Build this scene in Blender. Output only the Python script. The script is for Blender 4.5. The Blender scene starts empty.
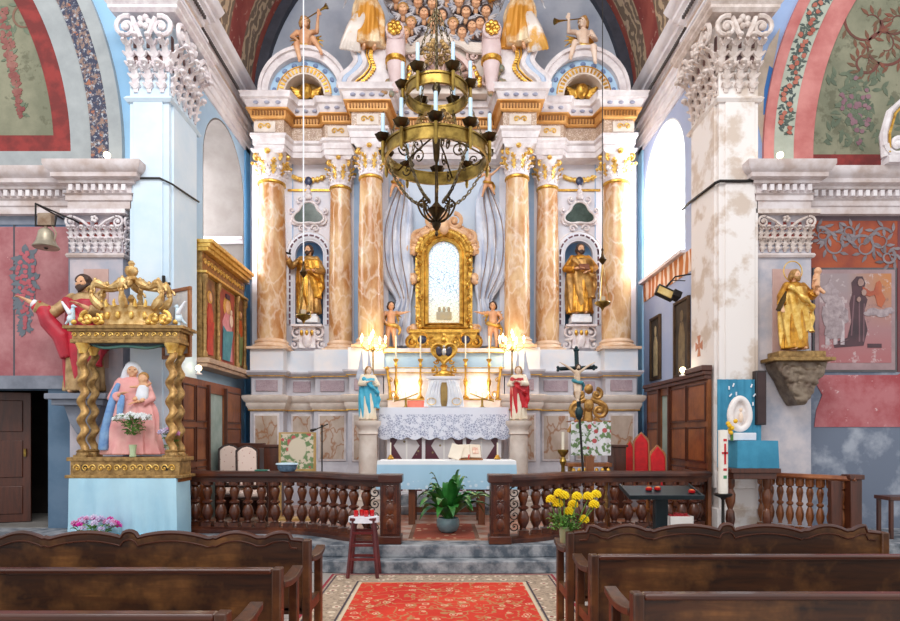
import bpy, math, random
from math import sin, cos, pi, radians as R
from mathutils import Vector, Matrix, noise
random.seed(7)
SC = bpy.context.scene
COL = SC.collection

# ------------------------------------------------------------------ camera, world, lights, exposure
F = 600.0
CX, CY, EYE = 444.0, 435.0, 1.65
cam_d = bpy.data.cameras.new('camera'); cam = bpy.data.objects.new('camera', cam_d); COL.objects.link(cam)
cam_d.sensor_width = 36.0; cam_d.lens = 36.0 * F / 900.0
cam_d.shift_x = (450 - CX) / 900.0; cam_d.shift_y = (CY - 310.5) / 900.0
cam.location = (0, 0, EYE); cam.rotation_euler = (pi / 2, 0, 0)
cam_d.clip_end = 200
SC.camera = cam
SC.view_settings.view_transform = 'Standard'; SC.view_settings.look = 'None'
SC.view_settings.gamma = 1.0; SC.view_settings.use_curve_mapping = False
SC.view_settings.exposure = 0.0
W = bpy.data.worlds.new('daylight'); SC.world = W; W.use_nodes = True
W.node_tree.nodes['Background'].inputs[0].default_value = (0.97, 0.98, 1.0, 1)
W.node_tree.nodes['Background'].inputs[1].default_value = 1.05

def light(name, kind, loc, energy, color=(1, 1, 1), size=1.0, size_y=None, rot=(0, 0, 0), radius=.05):
    d = bpy.data.lights.new(name, kind); d.energy = energy; d.color = color
    if kind == 'AREA':
        d.size = size
        if size_y: d.shape = 'RECTANGLE'; d.size_y = size_y
    elif kind == 'POINT': d.shadow_soft_size = radius
    o = bpy.data.objects.new(name, d); COL.objects.link(o); o.location = loc; o.rotation_euler = rot
    return o
# daylight through the two arched windows of the chancel
light('daylight_window_left', 'AREA', (-4.80, 10.97, 6.0), 110, (1, .98, .95), 1.9, 2.3, (0, -pi / 2, 0))
light('daylight_window_right', 'AREA', (4.80, 10.97, 6.0), 180, (1, .98, .95), 1.9, 2.3, (0, pi / 2, 0))
# added soft area light above the nave, brightens lunette and vault
light('nave_fill_light', 'AREA', (-1.5, 0.5, 11.0), 760, (1, .985, .97), 7, 3, (R(62), 0, 0))
# warm glow of the candelabra beside the high altar and the lit shelf
light('candelabrum_glow', 'POINT', (-1.27, 10.72, 3.25), 15, (1, .66, .3), radius=.12)
light('candelabrum_glow', 'POINT', (1.22, 10.72, 3.25), 15, (1, .66, .3), radius=.12)
light('altar_lamp_glow', 'POINT', (-.62, 10.75, 2.55), 5, (1, .85, .6), radius=.1)
light('altar_lamp_glow', 'POINT', (.62, 10.75, 2.55), 5, (1, .85, .6), radius=.1)

# ------------------------------------------------------------------ helpers
def P(px, py, d):
    return Vector(((px - CX) * d / F, d, EYE + (CY - py) * d / F))
def PX(px, d): return (px - CX) * d / F
def PZ(py, d): return EYE + (CY - py) * d / F

class MB:
    def __init__(s): s.v = []; s.f = []; s.m = []; s.mi = 0
    def add(s, vs, fs):
        n = len(s.v); s.v += [tuple(p) for p in vs]
        for f in fs: s.f.append([i + n for i in f]); s.m.append(s.mi)
        return s
    def box(s, x0, x1, y0, y1, z0, z1):
        return s.add([(x0, y0, z0), (x1, y0, z0), (x1, y1, z0), (x0, y1, z0), (x0, y0, z1), (x1, y0, z1), (x1, y1, z1), (x0, y1, z1)],
                     [(0, 3, 2, 1), (4, 5, 6, 7), (0, 1, 5, 4), (1, 2, 6, 5), (2, 3, 7, 6), (3, 0, 4, 7)])
    def cbox(s, c, sz, M=None):
        a, b, d = sz[0] / 2, sz[1] / 2, sz[2] / 2
        vs = [Vector(q) for q in [(-a, -b, -d), (a, -b, -d), (a, b, -d), (-a, b, -d), (-a, -b, d), (a, -b, d), (a, b, d), (-a, b, d)]]
        if M is not None: vs = [M @ q for q in vs]
        return s.add([q + Vector(c) for q in vs], [(0, 3, 2, 1), (4, 5, 6, 7), (0, 1, 5, 4), (1, 2, 6, 5), (2, 3, 7, 6), (3, 0, 4, 7)])
    def loft(s, rings, close=True, caps=True, loop=False):
        n = len(rings[0]); vs = [p for r in rings for p in r]; fs = []
        m = len(rings)
        for i in range(m if loop else m - 1):
            a = i * n; b = ((i + 1) % m) * n
            for j in range(n if close else n - 1):
                k = (j + 1) % n
                fs.append((a + j, a + k, b + k, b + j))
        if caps and close and not loop:
            fs.append(tuple(reversed(range(n)))); fs.append(tuple(range((m - 1) * n, m * n)))
        return s.add(vs, fs)
    def lathe(s, prof, c=(0, 0, 0), seg=20, sx=1, sy=1, fold=0, nf=8, tw=0, axis='z', caps=True):
        rings = []
        for r, z in prof:
            ring = []
            for j in range(seg):
                t = 2 * pi * j / seg
                rr = max(r, 1e-4) * (1 + (fold * sin(nf * t + tw * z) if fold else 0))
                p = (rr * cos(t) * sx, rr * sin(t) * sy, z)
                if axis == 'y': p = (p[0], p[2], p[1])
                elif axis == 'x': p = (p[2], p[0], p[1])
                ring.append((p[0] + c[0], p[1] + c[1], p[2] + c[2]))
            if axis == 'y': ring.reverse()
            rings.append(ring)
        return s.loft(rings, caps=caps)
    def ell(s, c, r, M=None, seg=14, rg=9):
        if isinstance(r, (int, float)): r = (r, r, r)
        rings = []
        for i in range(rg + 1):
            a = -pi / 2 + pi * i / rg
            ring = []
            for j in range(seg):
                t = 2 * pi * j / seg
                ca = max(cos(a), .02)
                p = Vector((r[0] * ca * cos(t), r[1] * ca * sin(t), r[2] * sin(a)))
                if M is not None: p = M @ p
                ring.append(p + Vector(c))
            rings.append(ring)
        return s.loft(rings)
    def tube(s, pts, rad, seg=8, closed=False, flat=1.0, up=None):
        pts = [Vector(p) for p in pts]; n = len(pts)
        if isinstance(rad, (int, float)): rad = [rad] * n
        rings = []; prev = None
        for i, p in enumerate(pts):
            a = pts[(i - 1) % n] if (i > 0 or closed) else p
            b = pts[(i + 1) % n] if (i < n - 1 or closed) else p
            t = (b - a)
            if t.length < 1e-9: t = Vector((0, 0, 1))
            t.normalize()
            if prev is None:
                u = Vector(up) if up is not None else (Vector((0, 0, 1)) if abs(t.z) < .9 else Vector((1, 0, 0)))
            else: u = prev
            u = u - t * u.dot(t)
            if u.length < 1e-6: u = t.orthogonal()
            u.normalize(); prev = u
            w = t.cross(u)
            rings.append([p + (u * cos(2 * pi * j / seg) * flat + w * sin(2 * pi * j / seg)) * rad[i] for j in range(seg)])
        return s.loft(rings, loop=closed)
    def cap(s, p0, p1, r0, r1=None, seg=10):
        "a rounded, tapering limb"
        r1 = r0 if r1 is None else r1
        p0 = Vector(p0); p1 = Vector(p1); d = p1 - p0; L = d.length
        if L < 1e-6: return s.ell(p0, r0)
        d /= L
        pts, rr = [], []
        for k in (-1, -.7, -.35): pts.append(p0 + d * r0 * k); rr.append(r0 * math.sqrt(max(1 - k * k, .01)))
        for k in (0, .33, .66, 1): pts.append(p0 + d * L * k); rr.append(r0 + (r1 - r0) * k)
        for k in (.35, .7, 1): pts.append(p1 + d * r1 * k); rr.append(r1 * math.sqrt(max(1 - k * k, .01)))
        return s.tube(pts, rr, seg)
    def sweep(s, prof, path, closed=False, caps=True):
        "moulding: prof = [(out, z)], path = plan polyline [(x, y)]; out lies to the right of the walking direction"
        n = len(path); rings = []
        P2 = [Vector((p[0], p[1])) for p in path]
        for i in range(n):
            def nrm(a, b):
                d = (b - a).normalized(); return Vector((d.y, -d.x))
            ns = []
            if i > 0 or closed: ns.append(nrm(P2[i - 1], P2[i]))
            if i < n - 1 or closed: ns.append(nrm(P2[i], P2[(i + 1) % n]))
            if len(ns) == 2:
                m = ns[0] + ns[1]
                m = m / max(1 + ns[0].dot(ns[1]), .15)
            else: m = ns[0]
            rings.append([(P2[i].x + m.x * o, P2[i].y + m.y * o, z) for o, z in prof])
        return s.loft(rings, loop=closed, caps=caps)
    def prism(s, pts, y0, y1, plane='xz'):
        "outline extruded in depth"
        def q(a, b, c):
            return (a, c, b) if plane == 'xz' else ((c, a, b) if plane == 'yz' else (a, b, c))
        n = len(pts)
        vs = [q(a, b, y0) for a, b in pts] + [q(a, b, y1) for a, b in pts]
        fs = [tuple(range(n)), tuple(reversed(range(n, 2 * n)))]
        for i in range(n): k = (i + 1) % n; fs.append((k, i, i + n, k + n))
        return s.add(vs, fs)
    def arc(s, cx, cz, r0, r1, a0, a1, y0, y1, n=24, plane='xz'):
        "a slab bent along an arc"
        rings = []
        for i in range(n + 1):
            t = a0 + (a1 - a0) * i / n
            q = [(cx + r * cos(t), y, cz + r * sin(t)) for r, y in ((r0, y0), (r1, y0), (r1, y1), (r0, y1))]
            if plane == 'yz': q = [(b, a, c) for a, b, c in q]
            rings.append(q)
        return s.loft(rings)
    def xf(s, M, start=0):
        for i in range(start, len(s.v)): s.v[i] = tuple(M @ Vector(s.v[i]))
        return s
    def join(s, o, M=None):
        vs = o.v if M is None else [tuple(M @ Vector(p)) for p in o.v]
        n = len(s.v); s.v += vs
        for f, m in zip(o.f, o.m): s.f.append([i + n for i in f]); s.m.append(m + s.mi if s.mi else m)
        return s
    def build(s, name, mat, parent=None, loc=None, rot=None, voxel=0, smooth=2, ang=38, label=None, bevel=0, kind=None):
        me = bpy.data.meshes.new(name); me.from_pydata(s.v, [], s.f)
        mats = mat if isinstance(mat, (list, tuple)) else [mat]
        for m in mats: me.materials.append(m)
        if len(mats) > 1: me.polygons.foreach_set('material_index', s.m)
        me.update()
        me.polygons.foreach_set('use_smooth', [True] * len(me.polygons))
        if not voxel: me.set_sharp_from_angle(angle=R(ang))
        o = bpy.data.objects.new(name, me); COL.objects.link(o)
        if parent is not None: o.parent = parent
        if loc is not None: o.location = loc
        if rot is not None: o.rotation_euler = rot
        if voxel:
            m = o.modifiers.new('remesh', 'REMESH'); m.mode = 'VOXEL'; m.voxel_size = voxel; m.use_smooth_shade = True
            if smooth: m = o.modifiers.new('smooth', 'SMOOTH'); m.factor = .5; m.iterations = smooth
        if bevel:
            m = o.modifiers.new('bevel', 'BEVEL'); m.width = bevel; m.segments = 2; m.limit_method = 'ANGLE'; m.angle_limit = R(40)
        if label: o['label'] = label
        if kind: o['kind'] = kind
        return o

def thing(name, label, cat, loc=(0, 0, 0), rz=0, group=None):
    o = bpy.data.objects.new(name, None); COL.objects.link(o); o.empty_display_size = .1
    o.location = loc; o.rotation_euler = (0, 0, rz); o['label'] = label; o['category'] = cat
    if group: o['group'] = group
    return o
def tag(o, label, cat, group=None):
    o['label'] = label; o['category'] = cat
    if group: o['group'] = group
    return o
def struct(o): o['kind'] = 'structure'; return o
def dup(o, loc=None, rz=None, label=None, parent=None, first=True):
    c = o.copy(); COL.objects.link(c)
    if parent is not None: c.parent = parent
    if loc is not None: c.location = loc
    if rz is not None: c.rotation_euler = (0, 0, rz)
    if label: c['label'] = label
    for ch in list(o.children): dup(ch, parent=c)
    return c
def smoothstep(a, b, x):
    t = min(max((x - a) / (b - a), 0), 1); return t * t * (3 - 2 * t)

# ------------------------------------------------------------------ materials
MATS = {}
def srgb(h):
    h = h.lstrip('#'); c = [int(h[i:i + 2], 16) / 255 for i in (0, 2, 4)]
    return tuple((x / 12.92 if x <= .04045 else ((x + .055) / 1.055) ** 2.4) for x in c) + (1,)
class NT:
    def __init__(s, name):
        s.m = bpy.data.materials.new(name); s.m.use_nodes = True; s.t = s.m.node_tree
        s.b = s.t.nodes['Principled BSDF']; s.co = s.t.nodes.new('ShaderNodeTexCoord').outputs['Object']
    def n(s, typ, ins=None, **kw):
        o = s.t.nodes.new(typ)
        for k, v in kw.items(): setattr(o, k, v)
        for k, v in (ins or {}).items():
            if isinstance(v, bpy.types.NodeSocket): s.t.links.new(v, o.inputs[k])
            else: o.inputs[k].default_value = v
        return o
    def map(s, scale=(1, 1, 1), rot=(0, 0, 0), loc=(0, 0, 0)):
        return s.n('ShaderNodeMapping', {0: s.co, 'Scale': scale, 'Rotation': rot, 'Location': loc}).outputs[0]
    def noise(s, scale=5, detail=4, rough=.55, vec=None, dist=0):
        return s.n('ShaderNodeTexNoise', {'Vector': vec or s.co, 'Scale': scale, 'Detail': detail, 'Roughness': rough, 'Distortion': dist}).outputs[0]
    def voro(s, scale=5, vec=None, feature='F1', out=0, rnd=1):
        return s.n('ShaderNodeTexVoronoi', {'Vector': vec or s.co, 'Scale': scale, 'Randomness': rnd}, feature=feature).outputs[out]
    def wave(s, scale, vec=None, dist=0, axis='X', typ='BANDS', ds=1):
        w = s.n('ShaderNodeTexWave', {'Vector': vec or s.co, 'Scale': scale, 'Distortion': dist, 'Detail Scale': ds}, wave_type=typ)
        if typ == 'BANDS': w.bands_direction = axis
        else: w.rings_direction = axis
        return w.outputs['Fac']
    def step(s, x, a, b=None):
        b = a + .02 if b is None else b
        return s.n('ShaderNodeMapRange', {0: x, 1: a, 2: b, 3: 0.0, 4: 1.0}).outputs[0]
    def math(s, op, a, b=0.0):
        return s.n('ShaderNodeMath', {0: a, 1: b}, operation=op).outputs[0]
    def mix(s, f, a, b, typ='MIX'):
        o = s.t.nodes.new('ShaderNodeMix'); o.data_type = 'RGBA'; o.blend_type = typ
        for i, v in ((0, f), (6, a), (7, b)):
            if isinstance(v, bpy.types.NodeSocket): s.t.links.new(v, o.inputs[i])
            else: o.inputs[i].default_value = v if i == 0 else (srgb(v) if isinstance(v, str) else v)
        return o.outputs[2]
    def sep(s, v=None): 
        o = s.n('ShaderNodeSeparateXYZ', {0: v or s.co}); return o.outputs[0], o.outputs[1], o.outputs[2]
    def done(s, col, rough=.6, metal=0, bump=None, bs=.3, bd=.01, emit=None, es=0, coat=0, trans=0, alpha=None):
        def put(k, v):
            if isinstance(v, bpy.types.NodeSocket): s.t.links.new(v, s.b.inputs[k])
            else: s.b.inputs[k].default_value = srgb(v) if isinstance(v, str) else v
        put('Base Color', col); put('Roughness', rough); put('Metallic', metal)
        if coat: put('Coat Weight', coat); s.b.inputs['Coat Roughness'].default_value = .15
        if trans: put('Transmission Weight', trans)
        if alpha is not None: put('Alpha', alpha)
        if bump is not None:
            b = s.n('ShaderNodeBump', {'Height': bump, 'Strength': bs, 'Distance': bd}); s.t.links.new(b.outputs[0], s.b.inputs['Normal'])
        if emit is not None: put('Emission Color', emit); s.b.inputs['Emission Strength'].default_value = es
        return s.m
def plain(name, c1, c2=None, rough=.6, metal=0, scale=4, bs=.15, bd=.004, coat=0, sharp=(.35, .65), bscale=None):
    if name in MATS: return MATS[name]
    t = NT(name); nz = t.noise(scale, 5, .6)
    col = t.mix(t.step(nz, *sharp), c1, c2 or c1)
    MATS[name] = t.done(col, rough, metal, t.noise(bscale or scale * 6, 3), bs, bd, coat=coat)
    return MATS[name]
def marble(name, base, alt, vein, vscale=2.2, rough=.25, vw=.03, z=.35, amt=1.0):
    t = NT(name)
    v = t.map((1, 1, z))
    w = t.noise(vscale * 1.3, 5, .6, v)
    vec = t.n('ShaderNodeVectorMath', {0: v, 1: t.n('ShaderNodeTexNoise', {'Vector': v, 'Scale': vscale, 'Detail': 4.0}).outputs[1]}, operation='ADD').outputs[0]
    c = t.mix(t.step(w, .38, .62), base, alt)
    d = t.voro(vscale * 1.6, vec, 'DISTANCE_TO_EDGE')
    ve = t.math('MULTIPLY', t.math('SUBTRACT', 1.0, t.step(d, 0.0, vw)), amt)
    return t.done(t.mix(ve, c, vein), rough)
def wood(name, c1, c2, axis='X', rough=.35, sc=1.0, coat=.2, c3=None):
    t = NT(name)
    k = {'X': (1, 9, 9), 'Y': (9, 1, 9), 'Z': (9, 9, 1)}[axis]
    v = t.map(tuple(x * sc for x in k))
    n1 = t.noise(2.2, 6, .65, v, .6); n2 = t.noise(.7, 4, .6)
    c = t.mix(t.step(n1, .3, .7), c1, c2)
    if c3: c = t.mix(t.math('MULTIPLY', t.step(t.noise(1.6, 5, .65), .46, .64), t.step(n1, .25, .6)), c, c3)
    return t.done(c, t.math('ADD', t.math('MULTIPLY', n2, .3), rough - .12), 0, n1, .25, .004, coat=coat)

white = plain('white_stucco', '#ebe5e6', '#cdc3c4', .55, scale=4.5)
cream = plain('cream_stone', '#e8ddd3', '#cfc0b4', .6, scale=3)
greyw = plain('grey_white_stone', '#cfcdd4', '#b4b1ba', .6, scale=2.5)
capwhite = plain('capital_stucco', '#f2eeee', '#cdbfc4', .5, scale=9, sharp=(.3, .7))
palebl = plain('pale_blue_paint', '#b4d2ea', '#a5c6e2', .65, scale=1.5)
skyblue = plain('sky_blue_paint', '#8fc6e8', '#a9d3ec', .65, scale=1.2)
lavblue = plain('lavender_blue_paint', '#b3c0de', '#a7b7da', .65, scale=1.5)
deepbl = plain('deep_blue_paint', '#5c9fd0', '#6aa9d6', .6, scale=2)
gold = plain('gilding', '#ecbc58', '#a8762a', .3, .75, scale=11, bs=.4, bd=.01)
goldlt = plain('pale_gilding', '#f4d07a', '#d3a03e', .35, .55, scale=14, bs=.4, bd=.008)
goldol = plain('old_gilding', '#b8935a', '#7d5f34', .45, .4, scale=16, bs=.5, bd=.01)
brass = plain('brass', '#b8994e', '#6c5526', .3, .85, scale=8, bs=.1)
bronze = plain('dark_bronze', '#5b4524', '#2c2214', .4, .8, scale=10)
iron = plain('black_iron', '#22201f', '#2f2b29', .5, .5, scale=6)
skin = plain('carved_skin', '#e6b78f', '#d49a72', .5, scale=8)
skinpale = plain('pale_carved_skin', '#f0dccb', '#e2c3aa', .5, scale=6)
hairm = plain('brown_hair', '#4b3020', '#33201a', .6, scale=20, bs=.5)
hairlt = plain('light_hair', '#b98a4c', '#8c6432', .6, scale=20, bs=.5)
colmar = marble('orange_marble', '#b07742', '#d8b488', '#eee0d0', 2.2, .25, .12, .5, .42)
panelmar = marble('panel_marble', '#cdbdb0', '#b09a88', '#a0622e', 2.0, .3, .07, .6, .8)
friezemar = marble('frieze_marble', '#b79c86', '#a38672', '#efe0d0', 5, .35, .05, 1.0)
pinkpanel = marble('pink_marble', '#b3a0a8', '#a48f97', '#7f666e', 5, .3, .03, 1.0)
darkstone = plain('dark_green_marble', '#2c3d36', '#41524a', .2, scale=8)
pewwood = wood('pew_wood', '#4c2a14', '#20110a', 'X', .42, c3='#8c5c30', coat=.08)
pewend = wood('pew_end_wood', '#5c3318', '#2a160c', 'Z', .42, c3='#8c5a2e', coat=.08)
railwood = wood('rail_wood', '#5c2a16', '#280f08', 'Z', .3, 2.4, c3='#94562c', coat=.2)
raildark = wood('rail_top_wood', '#4a2114', '#28100a', 'X', .32, c3='#6e3a20', coat=.2)
panwood = wood('panelling_wood', '#8a4a22', '#5a2a12', 'Z', .4, c3='#a35f2c')
pandark = wood('dark_panelling_wood', '#5c2c18', '#3a1a0e', 'Z', .4)
oak = wood('oak_wood', '#9a5c2c', '#6e3b18', 'Z', .4, c3='#b87a40')
stepst = plain('step_stone', '#a0a2a6', '#4f5862', .65, scale=5.5, sharp=(.38, .62), bs=.5, bd=.012)
# ------------------------------------------------------------------ setting
def sweepm(mb, prof, path, s):
    if s > 0: path = [(-x, y) for x, y in reversed(path)]
    return mb.sweep(prof, path)
def mir(pts, s): return [(x * -s if s > 0 else x, z) for x, z in pts] if s > 0 else pts
def bxs(mb, s, x0, x1, y0, y1, z0, z1):
    "box given for the left side (negative x); mirrored for s=+1"
    if s > 0: x0, x1 = -x1, -x0
    return mb.box(x0, x1, y0, y1, z0, z1)

# floor
t = NT('nave_floor'); br = t.n('ShaderNodeTexBrick', {'Vector': t.co, 'Color1': srgb('#a39a94'), 'Color2': srgb('#8d8580'), 'Mortar': srgb('#5d5855'), 'Scale': 1.0, 'Mortar Size': .01, 'Brick Width': .9, 'Row Height': .6})
navefl = t.done(t.mix(t.math('MULTIPLY', t.noise(3), .5), br.outputs[0], '#c2b8b0'), .45, 0, t.noise(9), .15)
t = NT('chancel_tiles'); ch = t.n('ShaderNodeTexChecker', {'Vector': t.map((3.3, 3.3, 3.3), (0, 0, pi / 4)), 'Color1': srgb('#b9785a'), 'Color2': srgb('#cbb3a4'), 'Scale': 1.0})
chanfl = t.done(t.mix(t.math('MULTIPLY', t.noise(2), .45), ch.outputs[0], '#8d6a5a'), .3, 0)
mb = MB(); mb.box(-9, 9, -6, 12.6, -.3, 0)
struct(mb.build('floor', navefl))
def edge(y_side, y_mid, half):
    pts = []
    for i in range(25):
        u = -1 + 2 * i / 24; x = u * 9
        if abs(x) < half: y = y_mid
        else:
            k = smoothstep(half, 2.35, abs(x)); y = y_mid + (y_side - y_mid) * k
        pts.append((x, y))
    xs = sorted(set([-9, -5, -2.4, 2.4, 5, 9] + [i * .12 - 2.4 for i in range(41)]))
    out = []
    for x in xs:
        a = abs(x); k = smoothstep(half, 2.4, a)
        out.append((x, y_mid + (y_side - y_mid) * k))
    return out
for nm, ys, ym, hf, z0, z1 in (('floor_step', 7.25, 7.12, .75, 0.001, .15), ('floor_step', 7.41, 7.34, .65, .15, .30)):
    mb = MB(); pts = edge(ys, ym, hf); mb.prism(pts + [(9, 12.5), (-9, 12.5)], z0, z1, 'xy')
    struct(mb.build(nm, stepst, bevel=.012))
mb = MB(); pts = [(x, y + .33) for x, y in edge(8.3, 7.34, .65) if abs(x) <= 4.01]
mb.prism([(-3.99, 8.6)] + [p for p in pts if abs(p[0]) < 3.9] + [(3.99, 8.6), (3.99, 12.29), (-3.99, 12.29)], .301, .312, 'xy')
struct(mb.build('floor_tiles', chanfl))

# back wall with painted sky lunette, vault
t = NT('lunette_sky'); skyw = t.done(t.mix(t.step(t.noise(.9, 5, .6), .35, .68), '#8f98ab', '#bcc3ce'), .7)
mb = MB(); mb.box(-5, 5, 12.3, 12.8, 0, 13.5); struct(mb.build('wall_back', skyw))
t = NT('painted_vault')
x, y, z = t.sep()
v = t.voro(2.2, t.map((1, 1.0, 1)), 'SMOOTH_F1')
scroll = t.step(t.wave(1.6, None, 9, 'Z', 'RINGS', 2), .62, .7)
c = t.mix(t.step(t.noise(1.6, 4), .4, .6), '#8d3f38', '#a9564a')
band = t.step(t.math('PINGPONG', t.math('ADD', y, .1), .62), .30, .33)
c = t.mix(band, c, '#7d6a58')
c = t.mix(t.math('MULTIPLY', scroll, band), c, '#c3ab8c')
c = t.mix(t.math('MULTIPLY', t.step(t.noise(7, 5), .6, .64), .5), c, '#d8b8a4')
vaultm = t.done(c, .75)
mb = MB(); mb.arc(0, 8.45, 3.86, 4.1, 0, pi, 8.4, 12.3, 48); struct(mb.build('ceiling', vaultm))
mb = MB(); mb.arc(0, 8.45, 3.66, 3.858, 0, pi, 12.16, 12.299, 48); struct(mb.build('trim_1', plain('dark_arch_band', '#3c3f4c', '#2b2d38', .6)))

cl_white = greyw
for s, side in ((-1, 'left'), (1, 'right')):
    # chancel side wall with arched window recess
    wm = palebl if s < 0 else lavblue
    mb = MB(); y0, y1, zb, zs = 9.95, 11.99, 4.72, 6.3; yc = (y0 + y1) / 2; rr = (y1 - y0) / 2
    bxs(mb, s, -5.0, -4, 9.21, 12.3, 0, zb)
    bxs(mb, s, -5.0, -4, 9.21, y0, zb, zs); bxs(mb, s, -5.0, -4, y1, 12.3, zb, zs)
    ar = [(yc + rr * cos(a), zs + rr * sin(a)) for a in [pi * i / 20 for i in range(21)]]
    out = [(12.3, zs)] + ar + [(9.21, zs), (9.21, 8.5), (12.3, 8.5)]
    mb.prism([(a, b) for a, b in out], (-5.0 if s < 0 else 4), (-4 if s < 0 else 5.0), 'yz')
    wall = struct(mb.build('wall_' + side + '_chancel', wm))
    # window itself
    mb = MB(); bxs(mb, s, -4.98, -4.94, y0, y1, zb, 7.35)
    t = NT('window_glass_' + side); gl = t.done('#dfe9f2', .3, emit='#eef4ff', es=1.6)
    win = struct(mb.build('window_1' if s < 0 else 'window_2', gl))
    mb = MB()
    for i in range(5): yy = y0 + (y1 - y0) * i / 4; bxs(mb, s, -4.94, -4.9, yy - .03, yy + .03, zb, 7.3)
    for i in range(6): zz = zb + 2.5 * i / 5; bxs(mb, s, -4.94, -4.9, y0, y1, zz - .02, zz + .02)
    mb.build('window_frame', iron, win)
    # inside of the recess: stone lining, impost ledge
    jm = plain('shaded_reveal_left', '#767170', '#6c6664', .8) if s < 0 else plain('lit_reveal_right', '#eef3f6', '#dfe8ee', .7)  # shade and light put into the colour: grey left lining, white right
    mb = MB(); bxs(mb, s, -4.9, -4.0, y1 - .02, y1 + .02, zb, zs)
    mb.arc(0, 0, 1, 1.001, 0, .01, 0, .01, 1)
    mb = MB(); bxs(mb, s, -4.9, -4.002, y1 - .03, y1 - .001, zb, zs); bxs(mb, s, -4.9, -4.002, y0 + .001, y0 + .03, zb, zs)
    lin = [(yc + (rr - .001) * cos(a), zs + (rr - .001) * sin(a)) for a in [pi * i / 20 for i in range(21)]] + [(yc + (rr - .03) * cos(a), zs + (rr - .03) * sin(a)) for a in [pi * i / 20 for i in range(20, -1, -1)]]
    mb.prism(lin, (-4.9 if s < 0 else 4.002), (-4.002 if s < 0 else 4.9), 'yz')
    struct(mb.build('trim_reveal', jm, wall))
    mb = MB(); bxs(mb, s, -4.9, -4.0, y1 - .09, y1 - .03, 5.45, 5.52); bxs(mb, s, -4.9, -4.0, y1 - .12, y1 - .03, 5.52, 5.58)
    bxs(mb, s, -4.9, -3.9, y0 - .05, y1 + .05, zb - .06, zb)
    struct(mb.build('trim_ledge', greyw if s < 0 else white, wall))
    # outer jamb arris painted lighter strip beside altarpiece
    mb = MB(); bxs(mb, s, -4.0, -3.97, 12.02, 12.3, .3, 7.6); struct(mb.build('trim_corner', deepbl if s < 0 else skyblue, wall))
    # painted frieze under the window
    fo = NT('sill_frieze_' + side); X_, Y_, Z_ = fo.sep()
    wv = fo.step(fo.wave(1.4, fo.map((1, 1.0, .35)), 4, 'Y', 'BANDS', 3), .55, .62)
    sm = fo.done(fo.mix(wv, '#c9793c' if s > 0 else '#b84a38', '#f1dccb'), .7)
    mb = MB(); bxs(mb, s, -4.0, -3.985, y0 - .3, y1, 4.3 if s > 0 else 4.52, zb - .06); struct(mb.build('painted_frieze', sm, wall))

    # pier at the chancel arch
    pm = plain('left_pier_paint', '#c6dcec', '#dbe8f2', .6, scale=1.2) if s < 0 else plain('right_pier_paint', '#e9e2de', '#cdbcae', .65, scale=2.2, sharp=(.5, .6))
    mb = MB(); bxs(mb, s, -4.40, -3.85, 8.4, 8.72, 0.3, 7.6); bxs(mb, s, -4.01, -3.85, 8.7, 9.35, .3, 7.6)
    bxs(mb, s, -4.34, -3.93, 8.37, 8.41, .9, 6.3); bxs(mb, s, -3.86, -3.82, 8.48, 9.27, .9, 6.3)
    bxs(mb, s, -4.44, -3.80, 8.34, 9.4, .3, .62)
    mb.xf(Matrix(), 0)
    pier = struct(mb.build('trim_pier_' + side, pm, bevel=.008))
    mb = MB(); sweepm(mb, [(0, 6.3), (.03, 6.3), (.06, 6.34), (.03, 6.38), (.0, 6.38)], [(-4.4, 8.72), (-4.4, 8.4), (-3.85, 8.4), (-3.85, 9.35), (-4, 9.35)], s)
    struct(mb.build('trim_necking', pm, pier))

    # main cornice along the chancel
    path = [(-4.4, 8.72), (-4.4, 8.4), (-3.85, 8.4), (-3.85, 9.35), (-4, 9.35), (-4, 12.3)]
    mb = MB(); sweepm(mb, [(0, 7.62), (.05, 7.62), (.05, 7.72), (.08, 7.73), (.08, 7.82), (.13, 7.84), (.13, 7.88), (0, 7.88)], path, s)
    cor = struct(mb.build('trim_cornice_' + side, plain('cornice_white', '#f2eff2', '#dfdbe0', .55, scale=3)))
    mb = MB(); sweepm(mb, [(0, 7.36), (.03, 7.36), (.03, 7.46), (.055, 7.47), (.055, 7.60), (.08, 7.62), (0, 7.62)], [(-4, 9.36), (-4, 12.3)], s); struct(mb.build('trim_architrave', plain('cornice_white', ''), cor))
    mb = MB(); sweepm(mb, [(0, 7.88), (.05, 7.88), (.05, 8.06), (0, 8.06)], path, s); struct(mb.build('trim_frieze', plain('beige_frieze', '#d8c4b4', '#cbb3a2', .7), cor))
    mb = MB(); sweepm(mb, [(0, 8.06), (.08, 8.06), (.09, 8.13), (.15, 8.14), (.15, 8.2), (.21, 8.22), (.21, 8.29), (.25, 8.31), (.29, 8.38), (.32, 8.45), (0, 8.45)], path, s); struct(mb.build('trim_crown', plain('cornice_white', ''), cor))
    mb = MB()
    for i in range(60):
        yy = 9.5 + i * .046
        mb.cbox(((-3.84 if s < 0 else 3.84), yy, 8.11), (.04, .022, .05))
    for i in range(16): mb.cbox(((-3.7 if s < 0 else 3.7), 8.45 + i * .055, 8.11), (.04, .026, .05))
    struct(mb.build('trim_beads', plain('dark_beads', '#57504f'), cor))

    # transept wall facing the nave (lower part + upper part with painted arch)
    up = plain('left_upper_wall', '#a0c8e6', '#8fbcde', .7, scale=1.2) if s < 0 else plain('right_upper_wall', '#9db4da', '#8ea6d0', .7, scale=1.5)
    low = plain('left_low_wall', '#5f7890', '#4f6c86', .7, scale=1.6, sharp=(.42, .6)) if s < 0 else plain('right_low_wall', '#6c7688', '#a2a8b4', .7, scale=1.8, sharp=(.52, .66))
    mb = MB()
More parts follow.
